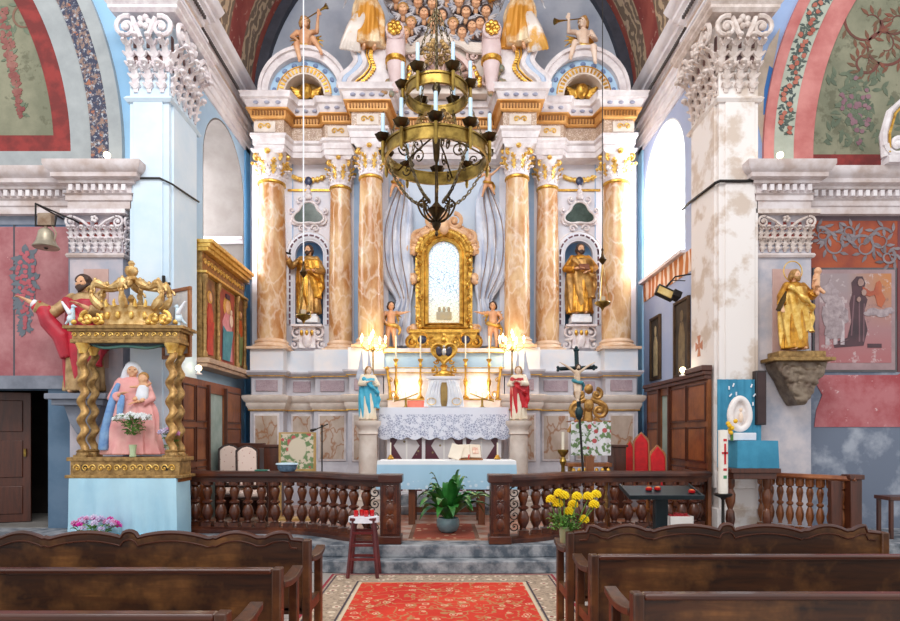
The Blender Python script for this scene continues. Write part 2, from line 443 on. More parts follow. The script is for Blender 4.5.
    if s < 0: mb.box(-9, -7.4, 8.7, 9.2, 0, 5); mb.box(-7.4, -5.74, 8.7, 9.2, 2.33, 5); mb.box(-5.74, -4.0, 8.7, 9.2, 0, 5)
    else: mb.box(4.0, 9, 8.7, 9.2, 0, 5)
    lw = struct(mb.build('wall_' + side, low))
    mb = MB(); bxs(mb, s, -9, -4.0, 8.7, 9.2, 5, 13.5); uw = struct(mb.build('wall_' + side + '_upper', up))
    # low entablature
    if s < 0: path = [(-9, 8.62), (-5.25, 8.62), (-5.25, 8.42), (-4.4, 8.42), (-4.4, 8.7)]
    else: path = [(-9, 8.62), (-5.12, 8.62), (-5.12, 8.42), (-4.4, 8.42), (-4.4, 8.7)]
    em = plain('entablature_stone', '#dcd3d4', '#b9a69e', .6, scale=3.5)
    mb = MB(); sweepm(mb, [(-.1, 4.82), (.02, 4.82), (.02, 4.92), (.04, 4.93), (.04, 5.0), (.07, 5.02), (-.1, 5.02)], path, s)
    ent = struct(mb.build('trim_entablature_' + side, em))
    mb = MB(); sweepm(mb, [(-.1, 5.02), (.03, 5.02), (.03, 5.14), (.10, 5.15), (.10, 5.19), (.17, 5.21), (.17, 5.27), (.21, 5.3), (.24, 5.36), (.24, 5.42), (-.1, 5.42)], path, s)
    struct(mb.build('trim_crown', em, ent))
    mb = MB(); xx = -9
    while xx < -4.42:
        f = 8.42 if xx > path[1][0] - .03 else 8.62
        bxs(mb, s, xx, xx + .055, f - .085, f - .02, 5.055, 5.14); xx += .105
    struct(mb.build('trim_dentils', plain('dentil_stone', '#efe9ea', '#d8d0d2'), ent))
    mb = MB(); bxs(mb, s, -9, -4.4, 8.5, 8.56, 5.05, 5.145); 
    # low pilaster
    pc = plain('low_pilaster_' + side, '#c9bcc0' if s < 0 else '#cfc6c8', '#a5a7b4', .65, scale=3)
    mb = MB(); x0, x1 = (-5.3, -4.55) if s < 0 else (-5.2, -4.45)
    bxs(mb, s, x0, x1, 8.5, 8.7, .3, 4.82); pil = struct(mb.build('trim_pilaster_' + side, pc))
    mb = MB(); bxs(mb, s, x0 + .2, x1 - .2, 8.49, 8.5, 2.6, 4.0); struct(mb.build('trim_panel', plain('pilaster_panel', '#c9a9a0', '#bd9a92', .7, scale=5), pil))
    mb = MB(); sweepm(mb, [(-.05, 4.16), (.03, 4.16), (.045, 4.19), (.03, 4.22), (-.05, 4.22)], [(x0, 8.7), (x0, 8.5), (x1, 8.5), (x1, 8.7)], s); struct(mb.build('trim_necking', em, pil))

# ---- painted arches on the upper transept walls
YW = 8.7
def ringp(name, mat, cx, r0, r1, proud, parent, a0, a1):
    mb = MB(); mb.arc(PX(cx, YW), PZ(155, YW), r0 * YW / F, r1 * YW / F, a0, a1, YW - proud, YW + .001, 40)
    return struct(mb.build(name, mat, parent))
wl = bpy.data.objects['wall_left_upper']; wr = bpy.data.objects['wall_right_upper']
ag = plain('grey_arch', '#a5aaab', '#94999b', .7, scale=3)
t = NT('floral_arch_left'); c = t.mix(t.step(t.noise(11, 5, .75), .50, .56), '#363a50', '#8d7468'); c = t.mix(t.step(t.noise(17, 4, .7, t.map((1, 1, 1), loc=(7, 3, 1))), .56, .60), c, '#a9adb5'); c = t.mix(t.step(t.noise(9, 4, .7, t.map((1, 1, 1), loc=(3, 8, 5))), .60, .64), c, '#a0674e')
fl1 = t.done(c, .7)
redp = plain('painted_red_band', '#8f2f2b', '#6f2422', .7, scale=3, sharp=(.4, .55))
t = NT('lunette_green'); n1 = t.noise(1.3, 5, .65); c = t.mix(t.step(n1, .4, .62), '#72735e', '#8b8972'); c = t.mix(t.math('MULTIPLY', t.step(t.noise(3.5, 6, .7), .56, .62), .6), c, '#53523e')
grn = t.done(c, .75)
for nm, m, r0, r1, pr in (('painted_ring', ag, 372, 385, .08), ('floral_band', fl1, 353, 372, .05), ('painted_ring', ag, 332, 353, .03), ('painted_ring', redp, 315, 332, .022)):
    ringp(nm, m, -260, r0, r1, pr, wl, -.05, 1.1)
mb = MB(); cx, cz, r = PX(-260, YW), PZ(155, YW), 316 * YW / F
mb.prism([(cx + r * cos(a), cz + r * sin(a)) for a in [i * .04 for i in range(28)]] + [(-8.9, cz + 5), (-8.9, cz)], YW - .012, YW)
struct(mb.build('lunette_painting', grn, wl))
mb = MB(); mb.box(-8.9, PX(71, YW), YW - .02, YW - .0125, PZ(152, YW), PZ(136, YW)); struct(mb.build('painted_red_band', redp, wl))
mb = MB(); mb.box(-8.9, PX(93, YW), YW - .026, YW, 5.4, PZ(152, YW)); struct(mb.build('painted_grey_band', ag, wl))
pkr = plain('painted_pink_band', '#cc8680', '#b0605c', .7, scale=2.5)
pgr = plain('pale_green_band', '#b4b9ab', '#a2a798', .7, scale=4)
for nm, m, r0, r1, pr in (('painted_ring', pkr, 338, 348, .05), ('floral_band', pgr, 318, 338, .04), ('painted_ring', pkr, 298, 318, .03)):
    ringp(nm, m, 1110, r0, r1, pr, wr, pi - 1.1, pi + .05)
mb = MB(); cx, r = PX(1110, YW), 299 * YW / F
mb.prism([(cx - r * cos(a), cz + r * sin(a)) for a in [i * .04 for i in range(28)]] + [(8.9, cz + 5), (8.9, cz)], YW - .012, YW)
struct(mb.build('lunette_painting', grn, wr))
mb = MB(); mb.box(PX(808, YW), 8.9, YW - .02, YW - .0125, PZ(168, YW), PZ(155, YW)); struct(mb.build('painted_red_band', redp, wr))
# flaking patch of bare plaster + bright blue stroke on right wall
def splat(mb, x, z, r, y, n=9, wob=.3, asp=1, ang=0):
    pts = []
    for i in range(n):
        a = 2 * pi * i / n; q = r * (1 + random.uniform(-wob, wob)); px, pz = q * cos(a), q * sin(a) * asp
        pts.append((x + px * cos(ang) - pz * sin(ang), z + px * sin(ang) + pz * cos(ang)))
    mb.prism(pts, y - .004 - random.uniform(0, .004), y, 'xz')
def pxp(pts, d): return [(PX(a, d), PZ(b, d)) for a, b in pts]
def leafp(mb, x, z, a, L, w, y):
    "a painted leaf"
    pts = []
    for k, q in ((0, 0), (.25, .8), (.5, 1), (.8, .5), (1, 0), (.8, -.5), (.5, -1), (.25, -.8)):
        u, v = k * L, q * w / 2; pts.append((x + u * cos(a) - v * sin(a), z + u * sin(a) + v * cos(a)))
    mb.prism(pts, y - .002 - random.uniform(0, .004), y, 'xz')
mb = MB(); mb.prism(pxp([(764, 152), (757, 120), (757, 75), (769, 45), (780, 28), (776, 50), (772, 70), (768, 95), (766, 120), (762, 150)], YW), YW - .006, YW)
struct(mb.build('bare_plaster', plain('bare_plaster', '#c9b7a6', '#b3a290', .8), wr))
mb = MB(); mb.prism(pxp([(763, 115), (764, 90), (769, 66), (774, 70), (770, 92), (768, 114)], YW), YW - .01, YW - .005); struct(mb.build('blue_paint_stroke', plain('blue_stroke', '#2f6fb4'), wr))
# garland of leaves and roses in the arch band (right), fruit garland left, scrolls
mg = MB(); mf = MB()
for i in range(330):
    a = pi - (.06 + i * .00236); rr = (328 + random.uniform(-5.5, 5.5)) * YW / F
    x, z = PX(1110, YW) + rr * cos(a), PZ(155, YW) + rr * sin(a)
    leafp(mg, x, z, random.uniform(0, 6.3), .08, .034, YW - .041)
    if i % 6 == 2: splat(mf, x, z, .036, YW - .046, 8)
struct(mg.build('garland_leaves', plain('garland_dark', '#3f4a4c', '#4f5a50'), wr)); struct(mf.build('garland_roses', plain('garland_rose', '#b8705c', '#9c5040'), wr))
mg = MB(); mf = MB(); mr = MB()
for i in range(170):   # left lunette: hanging fruit and rubbed foliage
    u = i / 170; px = 2 + 21 * u + random.uniform(-6, 6) * (1 - .6 * u); py = 8 + 108 * u + random.uniform(-3, 3)
    (splat(mf, PX(px, YW), PZ(py, YW), .035, YW - .013, 7) if random.random() < .6 else leafp(mg, PX(px, YW), PZ(py, YW), random.uniform(0, 6), .1, .04, YW - .013))
def pscroll(mb, cx, cy, r, turns, a0, w, y, sg=1, leaves=0, lm=None):
    n = int(24 * turns); L = []; Rr = []
    for i in range(n + 1):
        u = i / n; a = a0 + sg * u * turns * 2 * pi; q = r * (1 - .78 * u); ww = w * (1 - .75 * u) / 2
        for arr, k in ((L, q + ww), (Rr, q - ww)): arr.append((PX(cx + k * cos(a), y), PZ(cy - k * sin(a), y)))
        if leaves and i % leaves == 0 and lm is not None: leafp(lm, L[-1][0], L[-1][1], a + sg * .9, w * .045, w * .016, y)
    for i in range(n):
        mb.add([(L[i][0], y, L[i][1]), (L[i + 1][0], y, L[i + 1][1]), (Rr[i + 1][0], y, Rr[i + 1][1]), (Rr[i][0], y, Rr[i][1]),
                (L[i][0], y - .004, L[i][1]), (L[i + 1][0], y - .004, L[i + 1][1]), (Rr[i + 1][0], y - .004, Rr[i + 1][1]), (Rr[i][0], y - .004, Rr[i][1])], [(4, 5, 6, 7), (0, 3, 2, 1)])
pscroll(mr, 25, 18, 16, 1.2, .5, 3, YW - .013, 1, 3, mg)
pscroll(mr, 47, 60, 8, 1, 2, 2, YW - .013, -1, 3, mg)
struct(mf.build('painted_fruit', plain('fruit_red', '#7a3a38', '#94655a'), wl)); struct(mg.build('painted_foliage', plain('foliage_green', '#5b6650', '#6f7a66'), wl)); struct(mr.build('painted_scroll', plain('scroll_brown', '#7a5a48'), wl))
mg = MB(); mf = MB(); mr = MB(); ml = MB()
for cx, cy, r, tn, a0, sg in ((884, 45, 24, 1.3, .2, -1), (868, 22, 26, .9, 2.4, 1), (896, 22, 15, 1, 3, 1), (865, 62, 13, 1.1, 0, -1)):
    pscroll(mr, cx, cy, r, tn, a0, 3.2, YW - .013, sg, 2, ml)
for i in range(120):
    px = random.gauss(855, 9); py = random.gauss(112, 16)
    (leafp(mg, PX(px, YW), PZ(py, YW), random.uniform(0, 6), .12, .05, YW - .013) if random.random() < .7 else splat(mf, PX(px, YW), PZ(py, YW), .035, YW - .014, 7))
for i in range(70):
    px = random.uniform(822, 895); py = random.uniform(70, 145)
    if math.hypot(px - 1110, py - 155) < 290: leafp(mg, PX(px, YW), PZ(py, YW), random.uniform(0, 6), .16, .06, YW - .013)
struct(mr.build('painted_scroll', plain('scroll_red', '#74382e', '#5f3a2e'), wr)); struct(ml.build('scroll_leaves', plain('scroll_leaf_red', '#7f4230', '#5f5038'), wr))
struct(mg.build('painted_foliage', plain('foliage_grey', '#66705a', '#4f5a48'), wr)); struct(mf.build('painted_fruit', plain('fruit_plum', '#7a5560', '#8d6a72'), wr))

# ---- lower left wall: pink fields, grey bands, floral drop, doorway
wl = bpy.data.objects['wall_left']; wr = bpy.data.objects['wall_right']
t = NT('pink_plaster'); c = t.mix(t.step(t.noise(1.7, 6, .65), .4, .62), '#9d5a5f', '#b67e80'); c = t.mix(t.step(t.noise(7, 5, .7), .68, .72), c, '#e2c4c0')
pinkw = t.done(c, .75)
slate = plain('slate_band', '#6f7684', '#8b909d', .7, scale=3)
def slab(name, mat, px0, px1, py0, py1, par, proud=.01, d=8.7):
    mb = MB(); mb.box(PX(px0, d), PX(px1, d), d - proud, d, PZ(py1, d), PZ(py0, d)); return struct(mb.build(name, mat, par))
slab('pink_field', pinkw, -60, 14, 227, 376, wl); slab('pink_field', pinkw, 15.2, 69, 227, 376, wl)
slab('grey_border', slate, -60, 90, 210, 225, wl, .012); slab('grey_border', slate, 69, 80, 225, 398, wl, .012)
slab('grey_border', plain('dark_line', '#4b4a52'), 13.8, 15.4, 225, 376, wl, .013)
slab('stone_ledge', plain('ledge_stone', '#8a8f9b', '#6e737f', .7), -60, 70, 376, 389, wl, .06)
mg = MB(); mf = MB()
for i in range(240):
    u = random.random(); w = 9 * math.sqrt(max(0, sin(pi * min(u * 1.05 + .12, 1)))) ; px = 26 + random.uniform(-w, w); py = 252 + 78 * u
    (splat(mf, PX(px, YW), PZ(py, YW), .03, YW - .017, 8) if random.random() < .3 else leafp(mg, PX(px, YW), PZ(py, YW), random.uniform(0, 6), .13, .06, YW - .0125))
mb = MB(); mb.prism(pxp([(26 + 9.5 * sin(a) * (1 if cos(a) > -.2 else .8), 290 - 40 * cos(a)) for a in [2 * pi * i / 24 for i in range(24)]], YW), YW - .0125, YW - .0101)
struct(mb.build('drop_ground', plain('drop_grey', '#7d7f86', '#8f8f92'), wl))
struct(mf.build('drop_roses', plain('drop_rose', '#b8606a', '#a04a52'), wl)); struct(mg.build('drop_leaves', plain('drop_leaf', '#5b636c', '#6a7078'), wl))
# dark room behind the doorway
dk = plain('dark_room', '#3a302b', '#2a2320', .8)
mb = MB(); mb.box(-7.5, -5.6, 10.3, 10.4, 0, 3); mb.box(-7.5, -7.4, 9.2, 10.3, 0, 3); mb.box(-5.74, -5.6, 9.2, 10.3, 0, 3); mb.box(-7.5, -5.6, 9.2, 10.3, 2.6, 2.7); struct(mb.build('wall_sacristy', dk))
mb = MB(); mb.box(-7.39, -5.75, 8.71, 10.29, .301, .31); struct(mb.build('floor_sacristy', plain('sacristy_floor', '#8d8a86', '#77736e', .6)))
def door(name, hx, ang, w, parent=None):
    mb = MB(); mb.box(0, w, -.025, .025, 0, 1.98)
    o = mb.build(name, pandark, None, (hx, 8.95, .32), (0, 0, ang)); struct(o)
    m2 = MB()
    for z0, z1 in ((.12, .55), (.68, 1.25), (1.38, 1.86)):
        m2.box(.1, w - .1, -.04, -.02, z0, z1)
    m2.build('door_panel', panwood if name == 'door_2' else pandark, o, bevel=.01)
    m2 = MB(); m2.box(w - .08, w - .05, -.07, -.025, 1.0, 1.12); m2.build('door_handle', brass, o)
    return o
door('door_1', -7.38, R(18), 1.05); door('door_2', -5.80, R(118), .7)

# ---- lower right wall: frescoes
t = NT('rose_plaster'); c = t.mix(t.step(t.noise(1.9, 6, .65), .4, .6), '#a3474c', '#b87074'); c = t.mix(t.step(t.noise(9, 6, .75), .62, .7), c, '#d9b9ba')
rosew = t.done(c, .75)
fr_or = plain('fresco_orange', '#a8522f', '#8a4030', .75, scale=3)
t = NT('fresco_scene'); X_, Y_, Z_ = t.sep(); zz = t.step(Z_, PZ(350, YW) - .1, PZ(290, YW)); c = t.mix(zz, '#a96a6c', '#9b8a8c')
xx = t.step(X_, PX(845, YW), PX(885, YW)); c = t.mix(t.math('MULTIPLY', t.math('MULTIPLY', xx, t.step(Z_, PZ(330, YW), PZ(285, YW))), .85), c, '#c07a3c')
c = t.mix(t.math('MULTIPLY', t.step(t.noise(6, 6, .7), .56, .62), .6), c, '#cbbcbc'); c = t.mix(t.math('MULTIPLY', t.step(t.noise(4, 6, .7), .6, .66), .45), c, '#6d5258')
frs = t.done(c, .75)
slab('fresco_field', fr_or, 811, 897, 221, 268, wr); slab('fresco_border', plain('fresco_dark', '#5a4a50', '#6a565c'), 806, 960, 213, 221, wr, .012)
slab('fresco_border', plain('fresco_wine', '#7d3438', '#6a3a40'), 806, 811, 221, 372, wr, .012)
slab('fresco_border', plain('fresco_wine', '#7d3438'), 897, 903, 221, 372, wr, .012)
slab('fresco_field', rosew, 903, 960, 221, 427, wr)
mb = MB(); mb.prism(pxp([(811, 375), (897, 375), (903, 372), (903, 427), (814, 427), (816, 410), (822, 395)], YW), YW - .01, YW); struct(mb.build('fresco_field', rosew, wr))
slab('fresco_frame', plain('frame_grey', '#4a4648', '#5f5a5c'), 812, 896, 268, 372, wr, .02); slab('fresco_field', plain('frame_pale', '#a58a8c', '#8f7678'), 814, 894, 270, 370, wr, .024)
slab('fresco_scene', frs, 818, 890, 274, 363, wr, .028)
Y2 = YW - .029
mb = MB()   # kneeling robed figure, altar, child on cloud
mb.prism(pxp([(850, 283), (855, 277), (861, 277), (864, 284), (861, 292), (866, 300), (862, 314), (866, 330), (862, 346), (833, 348), (832, 343), (846, 338), (850, 322), (848, 304), (851, 293)], YW), Y2 - .004, Y2)
mb.prism(pxp([(866, 344), (880, 344), (880, 348), (866, 348)], YW), Y2 - .005, Y2); struct(mb.build('painted_kneeler', plain('kneeler_paint', '#55383e', '#3f2e34'), wr))
mb = MB()
for a, b, q in ((859, 283, .045), (857, 300, .03), (862, 293, .035)): splat(mb, PX(a, YW), PZ(b, YW), q, Y2 - .006, 9, .1, 1.3)
struct(mb.build('painted_face', plain('face_paint', '#a98a80', '#8f6f68'), wr))
mb = MB()
for a0, b0, a1, b1 in ((852, 296, 849, 336), (857, 300, 857, 342), (862, 304, 861, 342), (846, 340, 834, 345)): mb.prism(pxp([(a0, b0), (a0 + 1.2, b0), (a1 + 1.6, b1), (a1, b1)], YW), Y2 - .006, Y2 - .001)
struct(mb.build('painted_fold', plain('fold_paint', '#7a5a60', '#6a4c52'), wr))
mb = MB(); mb.prism(pxp([(861, 287), (869, 292), (876, 290), (877, 294), (868, 297), (861, 295)], YW), Y2 - .007, Y2 - .001)
mb.prism(pxp([(875, 283), (878, 281), (880, 285), (880, 292), (884, 300), (880, 308), (876, 306), (874, 298), (872, 293)], YW), Y2 - .006, Y2); struct(mb.build('painted_child', plain('child_paint', '#9c4a38', '#b5623f'), wr))
mb = MB()
for a, b, q in ((872, 312, .09), (880, 314, .1), (887, 311, .08), (866, 314, .06)): splat(mb, PX(a, YW), PZ(b, YW), q, Y2 - .001, 12, .15, .6)
for a, b, q in ((828, 292, .11), (834, 306, .12), (826, 318, .1), (832, 330, .12), (843, 316, .06)): splat(mb, PX(a, YW), PZ(b, YW), q, Y2 - .001, 9, .35, 1.5)
struct(mb.build('painted_clouds', plain('cloud_paint', '#b5a4a6', '#8a7a7e', scale=12), wr))
mb = MB()
for a in (826, 834, 841): mb.prism(pxp([(a - 2, 345), (a - 2, 305), (a, 300), (a + 2, 305), (a + 2, 345)], YW), Y2 - .005, Y2 - .001)
struct(mb.build('painted_arcade', plain('arcade_paint', '#c9bcbe', '#a99a9e', scale=12), wr))
mb = MB(); ml = MB(); Y3 = YW - .011
for cx, cy, r, a0, sg in ((836, 245, 15, .3, 1), (864, 247, 13, 2.8, -1), (881, 240, 13, .6, 1), (822, 235, 8, 2, -1), (888, 257, 8, 1, -1), (848, 232, 8, 4, 1)):
    Y3 -= .0011; pscroll(mb, cx, cy, r, 1.2, a0, 3.0, Y3, sg, 3, ml)
struct(mb.build('painted_scroll', plain('grey_scroll', '#6f6468', '#8d8488'), wr)); struct(ml.build('scroll_leaves', plain('grey_scroll_leaf', '#8d8488', '#5f5458'), wr))
slab('flaked_plaster', plain('flaked_plaster', '#d9c5c2', '#c2b4b6', .8, scale=3), 770, 806, 395, 427, wr, .006)
slab('pilaster_band', plain('flaked_plaster', '#d9c5c2'), 754, 768, 300, 427, wr, .004)
# ------------------------------------------------------------------ ornament helpers
def acanthus(mb, c, n, r, z0, h, out, w, seg=6):
    "one curling leaf: c = point, n = outward plan direction"
    n = Vector((n[0], n[1], 0)).normalized(); c = Vector((c[0], c[1], 0)); pts = []; rad = []
    for k in range(8):
        u = k / 7
        o = r + out * (u ** 2.5) if u < .86 else r + out * .9
        z = z0 + h * (u if u < .86 else .86 - (u - .86) * 1.2)
        if u > .8: o = r + out * (1.0 + (u - .8) * .8)
        pts.append(c + n * o + Vector((0, 0, z))); rad.append(w * (.55 + .45 * sin(pi * min(u * 1.2, 1))) * (.55 if k == 7 else 1))
    mb.tube([p for p in pts], [q * .55 for q in rad], seg, flat=.45, up=n)
    sd = Vector((-n.y, n.x, 0))
    for k, ww in ((1, .8), (3, 1.0), (5, .85)):      # side lobes
        for s_ in (-1, 1):
            p = pts[k]; mb.tube([p, p + sd * s_ * w * ww * .6 + n * w * .12 + Vector((0, 0, h * .10)), p + sd * s_ * w * ww * .82 + n * w * .5 + Vector((0, 0, h * .13))], [w * .3, w * .30, w * .12], 5)
    tip = pts[6]; mb.ell(tip + n * w * .1, (w * .5, w * .5, w * .38), seg=8, rg=5)
def volute(mb, c, ax, r, w, turns=1.6, sg=1, up=(0, 0, 1), z0=0, a0=0, n=22, taper=.8):
    "flat spiral band: ax = direction of the spiral plane's horizontal axis"
    ax = Vector(ax).normalized(); up = Vector(up); c = Vector(c); nrm = ax.cross(up)
    pts, rad = [], []
    for i in range(n + 1):
        u = i / n; a = a0 + sg * turns * 2 * pi * u; q = r * (1 - .88 * u)
        pts.append(c + ax * q * cos(a) + up * q * sin(a)); rad.append(w * (1 - taper * u * .6))
    mb.tube(pts, rad, 6, up=nrm); mb.ell(c, w * 1.25, seg=8, rg=5)
def capital_round(c, r, z0, z1, white_m, gold_m, parent, squash=1.0):
    h = z1 - z0; x, y = c
    mw = MB(); mg = MB()
    mw.lathe([(r * .98, z0), (r * 1.1, z0 + .015), (r * 1.1, z0 + .04), (r * .96, z0 + .05), (r * .96, z0 + h * .5), (r * 1.1, z0 + h * .8), (r * 1.3, z0 + h * .9)], (x, y, 0), 20)
    q = r * 1.45
    rings = []
    for zz, k in ((z0 + h * .88, .93), (z0 + h * .93, 1.0), (z1, 1.04)):
        ring = []
        for j in range(4):
            a = pi / 4 + j * pi / 2; b = a + pi / 4
            ring.append((x + q * k * 1.25 * cos(a), y + q * k * 1.25 * sin(a), zz)); ring.append((x + q * k * .8 * cos(b), y + q * k * .8 * sin(b), zz))
        rings.append(ring)
    mw.loft(rings)
    for row, (zz, hh, oo, off) in enumerate(((z0 + .04, h * .42, r * .38, 0), (z0 + h * .22, h * .48, r * .5, pi / 8))):
        for j in range(8):
            a = j * pi / 4 + off
            acanthus(mw if row == 0 else mg, (x, y), (cos(a), sin(a)), r * .96, zz, hh, oo, r * .3)
    for j in range(4):
        a = pi / 4 + j * pi / 2; d = Vector((cos(a), sin(a), 0))
        volute(mg, Vector((x, y, z0 + h * .76)) + d * r * 1.32, d, r * .3, r * .1, 1.4, -1, a0=pi * .6)
    for j in range(4):
        b = j * pi / 2; mg.ell((x + r * 1.25 * cos(b), y + r * 1.25 * sin(b), z0 + h * .93), (r * .26, r * .26, r * .22), seg=8, rg=5)
    cp = mw.build('capital', white_m, parent); mg.build('gilded_leaf_trim', gold_m, cp); return cp

# ------------------------------------------------------------------ altarpiece
def mirp(half): return half + [(-x, y) for x, y in reversed(half)]
AP = thing('altarpiece', 'huge baroque altarpiece of painted stucco with orange marble columns filling the chancel end', 'altarpiece', (0, 0, 0))
ped = mirp([(-3.62, 12.25), (-3.62, 11.2), (-3.0, 11.2), (-3.0, 11.5), (-2.45, 11.5), (-2.45, 11.3), (-1.76, 11.3), (-1.76, 11.0), (-1.10, 11.0), (-1.10, 11.3)])
mb = MB(); mb.sweep([(-.6, .31), (.06, .31), (.06, .6), (.05, .62), (.05, .95), (.04, .98), (.02, 1.05), (0, 1.1), (0, 2.12), (-.6, 2.12)], ped)
pod = mb.build('podium', greyw, AP)
mb = MB(); mb.sweep([(-.5, 2.12), (.02, 2.12), (.04, 2.16), (.06, 2.2), (.06, 2.25), (.09, 2.28), (.12, 2.34), (.12, 2.38), (.05, 2.4), (-.5, 2.4)], ped); mb.build('podium_cornice', cream, pod)
mb = MB(); mb.sweep([(-.5, 2.4), (-.02, 2.4), (-.02, 2.72), (.0, 2.74), (.05, 2.77), (.09, 2.82), (.09, 2.85), (-.5, 2.85)], ped); mb.build('dado', greyw, AP)
mb = MB(); mb.sweep([(-.5, 2.85), (.0, 2.85), (.0, 3.26), (-.5, 3.26)], ped); mb.build('plinth_course', palebl if 0 else plain('plinth_paint', '#d5dde8', '#e9e4e4', .5, scale=2), AP)
mg = MB(); mg.sweep([(-.03, 2.745), (.035, 2.745), (.035, 2.765), (-.03, 2.765)], ped); mg.sweep([(.0, 2.105), (.03, 2.105), (.03, 2.125), (.0, 2.125)], ped); mg.build('gilded_trim', gold, AP)
for s in (-1, 1):
    for x0, x1, y in ((-3.62, -3.0, 11.2), (-2.98, -2.47, 11.5), (-2.45, -1.76, 11.3), (-1.76, -1.10, 11.0)):
        w = x1 - x0; a, b = x0 + w * .17, x1 - w * .17
        if s > 0: a, b = -b, -a
        mb = MB(); mb.box(a - .035, b + .035, y - .02, y, 1.16, 2.05); fr = mb.build('panel_frame', white, AP, bevel=.008)
        mb = MB(); mb.box(a, b, y - .026, y - .0, 1.2, 2.01); mb.build('marble_panel', panelmar, fr)
        mb = MB(); mb.box(a, b, y + .02 - .025, y + .02, 2.47, 2.68); mb.build('small_marble_panel', pinkpanel, AP, bevel=.006)

# columns
colspec = [(-3.30, 11.5, .275), (-2.02, 11.72, .225), (-1.37, 11.25, .24)]
cn = 0
for s in (-1, 1):
    for x, y, r in colspec:
        x = x * -s
        mb = MB()
        mb.lathe([(r * .98, 3.46), (r, 3.6), (r, 4.4), (r * .97, 5.2), (r * .9, 6.0), (r * .86, 6.44)], (x, y, 0), 32)
        c = mb.build('column', colmar, AP)
        mb = MB(); mb.box(x - r * 1.35, x + r * 1.35, y - r * 1.35, y + r * 1.35, 3.255, 3.30)
        mb.lathe([(r * 1.3, 3.3), (r * 1.36, 3.325), (r * 1.3, 3.355), (r * 1.16, 3.37), (r * 1.12, 3.39), (r * 1.18, 3.41), (r * 1.14, 3.435), (r * 1.02, 3.45), (r * 1.0, 3.47)], (x, y, 0), 32)
        mb.build('base', plain('column_base', '#e8cdb4', '#d8b08a', .4, scale=6), c)
        mb = MB(); mb.lathe([(r * .88, 6.40), (r * .97, 6.42), (r * .97, 6.45), (r * .86, 6.46)], (x, y, 0), 24); mb.build('gilded_ring', gold, c)
        capital_round((x, y), r * .86, 6.45, 7.0, capwhite, goldlt, c)

# entablature
ent = mirp([(-3.60, 12.25), (-3.60, 11.24), (-2.98, 11.24), (-2.90, 11.55), (-2.38, 11.55), (-2.30, 11.42), (-1.74, 11.42), (-1.74, 10.98), (-1.05, 10.98), (-.98, 11.6)])
mb = MB(); mb.sweep([(-.6, 7.0), (-.03, 7.0), (-.03, 7.1), (-.01, 7.11), (-.01, 7.22), (.03, 7.25), (.03, 7.3), (-.6, 7.3)], ent); en = mb.build('entablature', white, AP)
mb = MB(); mb.sweep([(-.6, 7.3), (-.04, 7.3), (-.04, 7.58), (-.6, 7.58)], ent); mb.build('frieze', friezemar, en)
mb = MB(); mb.sweep([(-.6, 7.58), (.0, 7.58), (.02, 7.6), (.03, 7.72), (.09, 7.73), (.09, 7.75), (-.6, 7.75)], ent); mb.build('gilded_moulding', plain('orange_gilt', '#dba562', '#c98d48', .45, .2, scale=5), en)
mb = MB(); mb.sweep([(-.6, 7.75), (.06, 7.75), (.08, 7.8), (.12, 7.88), (.17, 7.9), (.17, 7.96), (.2, 8.0), (-.6, 8.0)], ent); mb.build('cornice', white, en)
mg = MB(); mo = MB()
def along(path, step, fn):
    for i in range(len(path) - 1):
        a = Vector(path[i]); b = Vector(path[i + 1]); d = b - a; L = d.length
        if L < .2 or abs(d.x) < .2: continue
        n = max(int(L / step), 1); nr = Vector((d.y, -d.x)).normalized(); ang = math.atan2(d.y, d.x)
        for k in range(n): q = a + d * ((k + .5) / n); fn(q.x, q.y, nr, ang)
along(ent, .055, lambda x, y, n, a: mg.cbox((x + n.x * .04, y + n.y * .04, 7.665), (.026, .03, .075), Matrix.Rotation(a, 3, 'Z')))
along(ent, .17, lambda x, y, n, a: mo.ell((x + n.x * .1, y + n.y * .1, 7.83), (.055, .03, .03), seg=8, rg=5))
mg.build('dentil_pattern', plain('dark_gilt', '#8a5a24', '#6d4218', .5, .3), en)
mo.build('painted_oval_pattern', plain('grey_ovals', '#8c8fa6', '#a2a3b4', .5), en)
for s in (-1, 1):     # ornament blocks of the frieze over the columns
    for x, y in ((-3.37, 11.28), (-2.02, 11.46), (-1.4, 11.02)):
        x *= -s; mb = MB(); mb.box(x - .2, x + .2, y - .02, y + .03, 7.34, 7.54); pb = mb.build('frieze_panel', cream, en, bevel=.005)
        mb = MB(); volute(mb, (x - .07, y - .03, 7.44), (1, 0, 0), .06, .014, 1.3); volute(mb, (x + .07, y - .03, 7.44), (-1, 0, 0), .06, .014, 1.3); mb.build('frieze_scroll_pattern', goldlt, pb)

